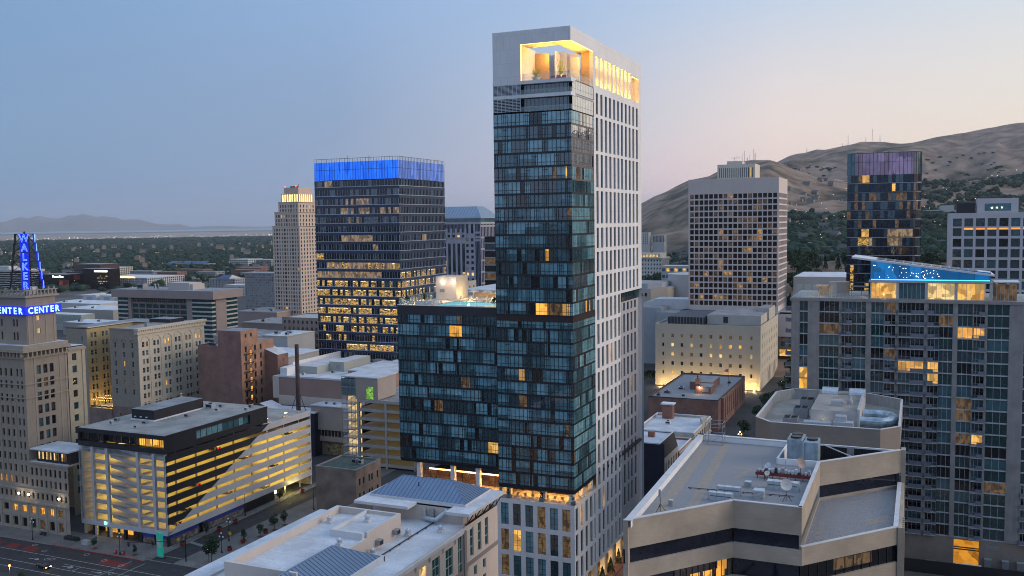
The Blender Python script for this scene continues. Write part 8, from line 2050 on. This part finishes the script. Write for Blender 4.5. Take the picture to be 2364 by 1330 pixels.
sheet('road', 'asphalt of the wide main street and the side streets', [rect(-420, -50, 171, 191.2), rect(-196.4, -186.6, 191.2, 420), rect(-69.2, -60, 191.2, 900)], -.012, M_asph)
slab('sidewalk', 'paved pavement in front of the old bank tower and the garage', [[(-420, 191.2), (-196.6, 191.2), (-194.6, 193), (-194.6, 300), (-197.3, 300), (-197.3, 202.4), (-420, 202.4)]])
slab('sidewalk', 'paved pavement along the tree side of the side street', [rect(-186.4, -176, 192.6, 248.6), rect(-186.4, -178.8, 248.6, 300), rect(-176, -97.3, 191.2, 204.3)])
sheet('brick_walk', 'brick paved walk beside the tallest tower', [rect(-73.4, -69.3, 203, 300)], .02, M_brickpave)
sheet('brick_band', 'darker brick band in the walk beside the tallest tower', [rect(-71.4, -70.9, 203, 300)], .028, mat('brick_dark_band', (.12, .04, .035), .85))
sheet('lot_pit', 'sunken lot in front of the apartment tower', [rect(-3, 400, 213.9, 284.1)], -5.0, mat('lot_ground', (.1, .085, .08), .9, var=.25, vscale=.4))
mb = MB(); mb.box(-3.4, -3, 214, 284, -5, 0, M_concrete); mb.box(-3, 400, 213.6, 214, -5, 0, M_concrete); tag(mb.build('retaining_wall'), 'retaining wall round the sunken lot', 'wall')
mb = MB(); mb.box(-3, 45, 274, 274.3, -5, -1.4, M_black); tag(mb.build('fence', loc=(20, 274, -5)), 'long dark screened fence in front of the apartment tower base', 'fence')
mb = MB(); mb.face([(10.8, 278.2, -4.3), (17.5, 278.2, -4.3), (17.4, 280.6, -3.3), (11, 280.6, -3.3)], M_white); mb.box(10.8, 17.5, 280.5, 280.7, -5, -3.3, M_white); tag(mb.build('ramp_canopy', loc=(14, 279, -5)), 'white slanting canopy in front of the amber garage mouth', 'canopy')
for x, lab in ((3.6, 'dark waste bin left of the pair by the tan base wall'), (5.0, 'dark waste bin right of the pair by the tan base wall')):
    mb = MB(); mb.box(x, x+1, 280, 281, -5, -3.7, M_dark); mb.box(x-.05, x+1.05, 279.9, 281.1, -3.7, -3.55, M_grey); tag(mb.build('waste_bin', loc=(x, 280, -5)), lab, 'bin')
# markings
mk = [rect(-420, -176, 184.5, 184.65), rect(-420, -176, 178.3, 178.45), rect(-215, -190, 181.4, 181.52), rect(-420, -205, 174.6, 174.75), rect(-208.5, -208.3, 178.5, 181.4)]
sheet('lane_line', 'white lane lines on the main street', mk, -.008, M_line)
for i, (a, b, lab) in enumerate(((-257, -253.5, 'first red lane patch from the left before the old bank tower'), (-250.5, -246, 'second red lane patch from the left before the old bank tower'), (-243.5, -239, 'third red lane patch before the old bank tower'), (-236.5, -231.5, 'fourth red lane patch, left of the street lamp'), (-206.5, -196.5, 'wide red lane patch at the street corner'))):
    sheet('red_patch', lab, [[(a, 185.4), (b, 185.4), (b-.8, 188.6), (a-.8, 188.6)]], -.008, M_busred)
mb = MB()
mb.box(-231, -196.6, 191.05, 191.35, -.2, .15, M_rdk); tag(mb.build('red_kerb'), 'red painted kerb before the garage', None, kind='structure')
def ring(cx, cy, r=.75):
    P = []
    for i in range(12):
        a, b = i*math.pi/6, (i+1)*math.pi/6
        P.append([(cx+r*math.cos(a), cy+r*math.sin(a)), (cx+r*math.cos(b), cy+r*math.sin(b)), (cx+(r-.14)*math.cos(b), cy+(r-.14)*math.sin(b)), (cx+(r-.14)*math.cos(a), cy+(r-.14)*math.sin(a))])
    return P
rings = []
for x, y in ((-236, 189.6), (-229, 187), (-221, 183), (-215, 189.3), (-222.5, 182.4), (-206.5, 187.6), (-197, 181), (-211, 180.2), (-199, 186.4)): rings += ring(x, y)
arr = []
for x, y in ((-214, 180), (-203, 178.9+1), (-228, 181)): arr += [[(x, y), (x+2.6, y+.3), (x+2.6, y+.5), (x, y+.2)], [(x+2.4, y-.2), (x+3.6, y+.45), (x+2.4, y+1.0)]]
sheet('road_symbol', 'white ring and arrow markings on the main street', rings + arr, -.007, M_line)
sheet('crosswalk', 'pale concrete crossing strips at the street corner', [rect(-196, -187, 192.4, 192.8), rect(-196, -187, 196.4, 196.8), rect(-199, -198.6, 172, 190), rect(-194.2, -193.8, 172, 190), [(-196.2, 208), (-186.8, 206), (-186.8, 207.4), (-196.2, 209.4)]], -.006, mat('pale_strip', (.2, .2, .2), .8))
sheet('rail_track', 'dark rails sunk in the side street', [rect(-191.9, -191.75, 192, 330), rect(-190.4, -190.25, 192, 330)], -.005, M_dark)

def street_lamp(x, y, label, h=5.2, lit=False, arms=True, z=.14):
    T = Thing('street_lamp', label, 'street lamp', x, y, z)
    mb = MB(); mb.cyl(x, y, z, z+.9, .28, M_black, 8, .16); mb.cyl(x, y, z+.9, z+h, .09, M_black, 8, .07)
    if arms: mb.tube((x-.6, y, z+h-1), (x+.6, y, z+h-1), .05, M_black, 5)
    mb.build('post', T); g = M_bulbw if lit else mat('globe_white', (.7, .7, .68), .3)
    for dx, dz in (((0, .25),) + (((-.6, -.75), (.6, -.75)) if arms else ())): mb = MB(); mb.ball(x+dx, y, z+h+dz, .22, g, 8, 1.25); mb.build('globe', T)
    return T
street_lamp(-240, 192.2, 'black street lamp with three globes before the old bank tower', 6.2)
street_lamp(-205.5, 192.3, 'black street lamp with red boxes at its foot before the garage', 6.0)
street_lamp(-179.5, 204.2, 'black street lamp with white globes half hidden behind the dark street tree', 5.4)
street_lamp(-184.4, 213, 'taller black street lamp beside the yellow road sign on the side street', 6.4)
street_lamp(-212.7, 163.2, 'bright lit street lamp at the bottom left edge of the picture', 6.0, True, arms=False, z=0)
point('street_glow', -212.7, 162.4, 5.4, 500, (1, .8, .5), .3)
street_lamp(-178.6, 247, 'slim black street lamp at the corner of the small brick building', 7.5, arms=False)
street_lamp(-195.6, 234, 'black street lamp by the garage, halfway along the side street', 7, arms=False)
street_lamp(-74.5+9.5, 380, 'lit amber street lamp before the brown brick block', 6, True, z=0)
street_lamp(-65, 505, 'lit amber street lamp at the corner of the cream stone block', 6, True, z=0)
street_lamp(-62.5, 560, 'lit amber street lamp farthest up the street beyond the cream stone block', 7, True, z=0)
for x, y in ((-65, 380), (-65, 505), (-62.5, 560)): point('street_glow', x, y-.8, 5.2, 420, (1, .6, .22), .3)
for x, y, lab in ((-207.3, 192.4, 'left one of two red boxes at the foot of the lamp before the garage'), (-204.6, 192.6, 'right one of two red boxes at the foot of the lamp before the garage')):
    T = Thing('news_box', lab, 'news box', x, y, .14); mb = MB(); mb.box(x-.35, x+.35, y-.3, y+.3, .3, 1.2, M_rdk); mb.box(x-.3, x+.3, y-.2, y+.2, .14, .3, M_black); mb.build('box', T); mb = MB(); mb.box(x-.25, x+.25, y-.31, y-.3, .7, 1.1, M_line); mb.build('pane', T)
# teal totem, signs, signals
T = Thing('totem_sign', 'tall mint green totem sign at the garage corner', 'sign', -193.6, 195.4, .14)
mb = MB(); mb.box(-194.5, -192.7, 195.1, 195.7, .14, 7.0, mat('mint_panel', (.03, .42, .30), .5, emis=((.0, .5, .33), .12))); mb.build('panel', T); mb = MB(); mb.box(-194.1, -193.1, 195.05, 195.1, 2.8, 5.0, M_line); mb.build('map_panel', T); mb = MB(); mb.box(-195, -192.2, 194.6, 196.2, .14, .3, M_side); mb.build('plinth', T)
T = Thing('warning_sign', 'yellow diamond warning sign by the garage corner', 'sign', -190.6, 202.4, .14)
mb = MB(); mb.tube((-194, 203, .14), (-194, 203, 2.6), .05, M_grey, 5); mb.build('post', T); mb = MB(); mb.face([(-194, 202.9, 1.9), (-193.3, 202.9, 2.6), (-194, 202.9, 3.3), (-194.7, 202.9, 2.6)], mat('sign_yellow', (.65, .33, .01), .5)); mb.face([(-194.7, 202.95, 2.6), (-194, 202.95, 3.3), (-193.3, 202.95, 2.6), (-194, 202.95, 1.9)], MATS['sign_yellow']); mb.build('plate', T)
T = Thing('round_road_sign', 'round yellow road sign on a post behind the white globed lamp', 'sign', -180, 209, .14)
mb = MB(); mb.tube((-180.4, 209, .14), (-180.4, 209, 3.8), .05, M_grey, 5); mb.build('post', T); mb = MB(); F = (-180.4, 208.9, 0); mb.face([(-180.4+.6*math.cos(i*math.pi/6), 208.9, 4.2+.6*math.sin(i*math.pi/6)) for i in range(12)], MATS['sign_yellow']); mb.build('plate', T)
T = Thing('traffic_signal', 'dark traffic signal mast with a long arm over the street corner', 'traffic signal', -184.2, 195.2, .14)
mb = MB(); mb.cyl(-184.2, 195.2, .14, 7.2, .2, M_black, 8, .14); mb.tube((-184.2, 195.2, 6.0), (-197.2, 187.2, 6.4), .11, M_black, 6, .06); mb.build('mast', T)
for p in ((-197, 187.4, 5.9), (-191.6, 190.7, 5.8)): mb = MB(); mb.box(p[0]-.2, p[0]+.2, p[1]-.2, p[1]+.2, p[2]-.6, p[2]+.6, M_black); mb.build('signal_head', T)
T = Thing('traffic_signal', 'short signal post showing red beside the dark street tree', 'traffic signal', -177.4, 196.6, .14)
mb = MB(); mb.tube((-177.4, 196.6, .14), (-177.4, 196.6, 3.2), .07, M_black, 6); mb.build('post', T); mb = MB(); mb.box(-177.6, -177.2, 196.4, 196.8, 3.1, 4.2, M_black); mb.ball(-177.4, 196.3, 3.95, .16, mat('signal_red', (1, 0, 0), emis=((1, .02, .01), 10)), 6); mb.build('signal_head', T)
# street trees and red planters
for x, y, h, lab in ((-208.1, 162.6, 5.6, 'yellow lit tree top beside the bright lamp at the bottom left edge'), (-216.5, 193.6, 3.6, 'small street tree in a square pit before the lit shopfront'), (-201.5, 193.8, 3.4, 'small street tree in a pit near the garage corner'), (-175.4, 195.4, 9.5, 'large dark street tree at the corner by the traffic signals'), (-193.8, 214, 4.6, 'street tree before the blue shop banners'), (-180.2, 214.5, 4.2, 'thin young tree on the side street, nearest the round yellow sign'), (-178.2, 219.5, 4.4, 'young side street tree second from the round yellow sign'), (-178.0, 226, 5.4, 'bushy side street tree third from the round yellow sign'), (-178.0, 231, 4.8, 'side street tree farthest from the round yellow sign'), (-194.4, 250, 4.2, 'small tree beside the dark end of the garage')):
    tree(x, y, .1, h, lab, None, 'street', 'street_tree')
    sheet('tree_pit', 'square tree pit cut in the pavement', [rect(x-.8, x+.8, y-.8, y+.8)], .148, mat('pit_soil', (.07, .035, .025), .9))
for x, y, lab in ((-194.5, 204.9, 'red planter at the garage corner by the yellow warning sign'), (-193.6, 219.5, 'red planter before the blue shop banners, nearer one'), (-193.6, 227, 'red planter before the end of the blue shop banners'), (-178.6, 206.5, 'red planter under the white globed street lamp'), (-179.3, 213, 'red planter by the round yellow road sign'), (-178.6, 222.6, 'red planter between the bushy side street trees'), (-194, 262, 'red planter at the lit garage mouth')):
    T = Thing('red_planter', lab, 'planter', x, y, .14); mb = MB(); mb.cyl(x, y, .14, .95, .55, M_rdk, 10, .8); mb.build('pot', T); mb = MB()
    for q in range(14): mb.ball(x+rng.uniform(-.5, .5), y+rng.uniform(-.5, .5), 1.0+rng.random()*.4, .25, M_leafd, 5)
    mb.build('foliage', T)
for x, y, w, lab in ((-229, 196.6, 5.2, 'long dark planter box before the old bank tower'), (-219.6+.0, 197.6, 0, '')):
    if w:
        T = Thing('planter_box', lab, 'planter', x, y, .14); mb = MB(); mb.box(x-w/2, x+w/2, y-.7, y+.7, .14, 1.0, M_dark); mb.build('box', T); mb = MB()
        for q in range(24): mb.ball(x+rng.uniform(-w/2, w/2), y+rng.uniform(-.5, .5), 1.1, .28, M_leafd, 5)
        mb.build('foliage', T)
mb = MB(); mb.box(-223, -220.6, 194.6, 195.8, .14, 1.25, M_pent); mb.box(-223.1, -220.5, 194.5, 195.9, 1.25, 1.35, M_lgrey); tag(mb.build('utility_box', loc=(-222, 195, .14)), 'pale utility box on the pavement left of the lit shopfront', 'utility box')
for x, lab in ((-240.8, 'dark bench on the pavement before the old bank tower'),):
    T = Thing('bench', lab, 'bench', x, 196.4, .14); mb = MB(); mb.box(x-1.2, x+1.2, 196.1, 196.7, .5, .6, M_dark); mb.build('seat', T); mb = MB(); mb.box(x-1.2, x+1.2, 196.7, 196.78, .6, 1.1, M_dark); mb.build('backrest', T)
    for dx in (-1, .9): mb = MB(); mb.box(x+dx, x+dx+.1, 196.1, 196.7, .14, .5, M_black); mb.build('leg', T)
# cars
def car(x, y, z, rot, label, col, group=None, lights_on=True):
    T = Thing('car', label, 'car', x, y, z, group); T.id.rotation_euler = (0, 0, 0)
    c, s = math.cos(rot), math.sin(rot)
    def tr(mb): mb.v = [(x+a*c-b*s, y+a*s+b*c, z+h) for a, b, h in mb.v]; return mb
    prof = [(-2.2, .35), (-2.25, .75), (-2.0, .95), (-1.35, 1.0), (-.85, 1.42), (.55, 1.45), (1.25, 1.02), (2.05, .88), (2.25, .6), (2.2, .35)]
    mb = MB(); n = len(prof)
    for w0, sg in ((-.86, -1), (.86, 1)): mb.face([(a, w0*(1 if h < 1.1 else .82), h) for a, h in (prof if sg < 0 else prof[::-1])], col)
    for i in range(n):
        (a, h), (b, g) = prof[i], prof[(i+1) % n]; wa, wb = .86*(1 if h < 1.1 else .82), .86*(1 if g < 1.1 else .82); mb.face([(a, wa, h), (a, -wa, h), (b, -wb, g), (b, wb, g)], col)
    tr(mb).build('body', T)
    mb = MB()
    for i in (3, 5): (a, h), (b, g) = prof[i], prof[i+1]; wa, wb = (.80*(1 if h < 1.1 else .82), .80*(1 if g < 1.1 else .82)); mb.face([(a, wa, h+.012), (a, -wa, h+.012), (b, -wb, g+.012), (b, wb, g+.012)], G_deep)
    for sg in (-1, 1): mb.face([(a, sg*(.872 if h < 1.1 else .73), h) for a, h in ((-1.2, 1.02), (-.8, 1.36), (.5, 1.38), (1.1, 1.04))][::sg], G_deep)
    tr(mb).build('windscreen', T)
    for a in (-1.4, 1.4):
        for b in (-.8, .8): mb = MB(); mb.tube((a, b-.1, .33), (a, b+.1, .33), .33, M_black, 12); wh = tr(mb).build('wheel', T); mb = MB(); mb.tube((a, b-.12, .33), (a, b+.12, .33), .18, M_lgrey, 8); tr(mb).build('rim', T, under=wh)
    for b in (-.62, .62): mb = MB(); mb.box(2.18, 2.29, b-.2, b+.2, .6, .76, M_bulbw if lights_on else M_lgrey); tr(mb).build('headlight', T); mb = MB(); mb.box(-2.3, -2.2, b-.2, b+.2, .65, .8, mat('tail_red', (.4, 0, 0), emis=((1, .03, .01), 2))); tr(mb).build('tail_light', T)
    return T
M_car1 = mat('car_paint_dark', (.02, .02, .024), .25, .3, coat=.6); M_car2 = mat('car_paint_silver', (.3, .31, .33), .3, .5, coat=.6); M_car3 = mat('car_paint_blue', (.01, .015, .09), .3, .3, coat=.6)
car(-217.6, 177.2, 0, R(-8), 'dark car with bright headlights driving on the main street', M_car1)
car(-192, 305, 17.0-.0, R(0), 'pale car parked on a lit deck of the open parking decks, left one', M_car2, None, False)
car(-187, 305, 17.0, R(180), 'pale car parked on a lit deck of the open parking decks, right one', M_car2, None, False)
for i in range(9): car(gx1-4.2-(i % 2)*.4, gy0+7+((i*23) % 60), lev0+fhg*(i % 7)+.02, R(0 if i % 3 else 180), 'parked car half hidden behind the boards of the screened garage', (M_car1, M_car2, M_car3)[i % 3], 'cars parked in the screened garage', False)
car(3, 258.5, -5, R(8), 'dark blue car in the sunken lot before the apartment tower', M_car3, None, False)
for i in range(10): car(-66.5+(i % 2)*3.4, 598+i*14, terrain(-65, 598+i*14)+.3, R(90 if i % 2 else -90), 'small car far up the street beyond the cream stone block', (M_car1, M_car2)[i % 2], 'cars far up the street', i % 2 == 0)
# trees round the right hand street and scattered mid distance
for x, y, h, lab in ((-62.6, 503, 8, 'bright lit street tree at the corner of the cream stone block'), (-63.5, 548, 12, 'dark tall street tree beside the cream stone block, nearest it'), (-63.2, 568, 12, 'dark tall street tree beside the cream stone block, second'), (-62, 520, 8, 'round street tree just up the street from the lit corner tree'), (-63.2, 452, 10, 'large street tree across from the brown brick block'), (-63.2, 425, 9, 'street tree nearer the viewer across from the brown brick block'), (-67, 402, 6, 'low lit shrubby tree at the foot of the brown brick block'), (-64, 470, 8, 'street tree by the traffic arms before the lit corner tree'), (-137.8, 512, 8, 'dark tree at the left end of the cream stone block')):
    tree(x, y, 0, h, lab, None, 'big', 'street_tree')
for x, y, h, lab in ((-870, 830, 16, 'yellow lit tree left of the brown slab hotel, nearer the sign'), (-905, 850, 14, 'bright tree left of the brown slab hotel by the black glass office'), (-800, 905, 12, 'lit tree just above the skylight hall'), (-760, 890, 12, 'second lit tree above the skylight hall'), (-940, 1130, 20, 'large dark tree in front of the low brick rows'), (-905, 1120, 15, 'smaller dark tree beside the large one before the low brick rows'), (-293.5, 338, 11, 'dark tree in the gap between the cream old block and the red brick block'), (-286, 341, 9, 'lower dark tree against the red brick block'), (-680, 860, 12, 'tree behind the brown slab hotel near the gridded slab')):
    tree(x, y, 0, h, lab, None, 'big')
for i in range(40):
    x = -1150+i*16+rng.uniform(-6, 6); y = 1160+rng.uniform(-10, 60)+i*2
    tree(x, y, 0, rng.uniform(9, 14), 'dark green tree in the broken line before the low brick rows', 'trees before the low brick rows', 'big')
point('tree_light', -868, 822, 6, 3500, (1, .75, .1), 1); point('tree_light', -902, 842, 6, 3500, (1, .75, .1), 1); point('tree_light', -796, 897, 5, 2500, (1, .7, .15), 1)
lp = []
for i in range(70):
    x = rng.uniform(-1500, -700); y = 900+rng.random()*900; lp.append((x, y, rng.choice((5, 8, 10)), rng.uniform(.2, .45)))
lights('lamp_glow_near', 'small amber lights between the low buildings left of the stepped tower', lp, M_far2)

# ================================================================= haze
hz = bpy.data.materials.new('haze_air'); hz.use_nodes = True; t = hz.node_tree; t.nodes.clear()
o_ = t.nodes.new('ShaderNodeOutputMaterial'); v_ = t.nodes.new('ShaderNodeVolumePrincipled')
v_.inputs['Color'].default_value = (.82, .88, .98, 1); v_.inputs['Density'].default_value = .00003; v_.inputs['Anisotropy'].default_value = .2
t.links.new(v_.outputs[0], o_.inputs['Volume'])
mb = MB(); mb.box(-42000, 12000, -3000, 42000, -7, 900, M_white)
ho = mb.build('haze'); ho.data.materials.clear(); ho.data.materials.append(hz); tag(ho, 'thin morning haze over the valley', None, kind='stuff')
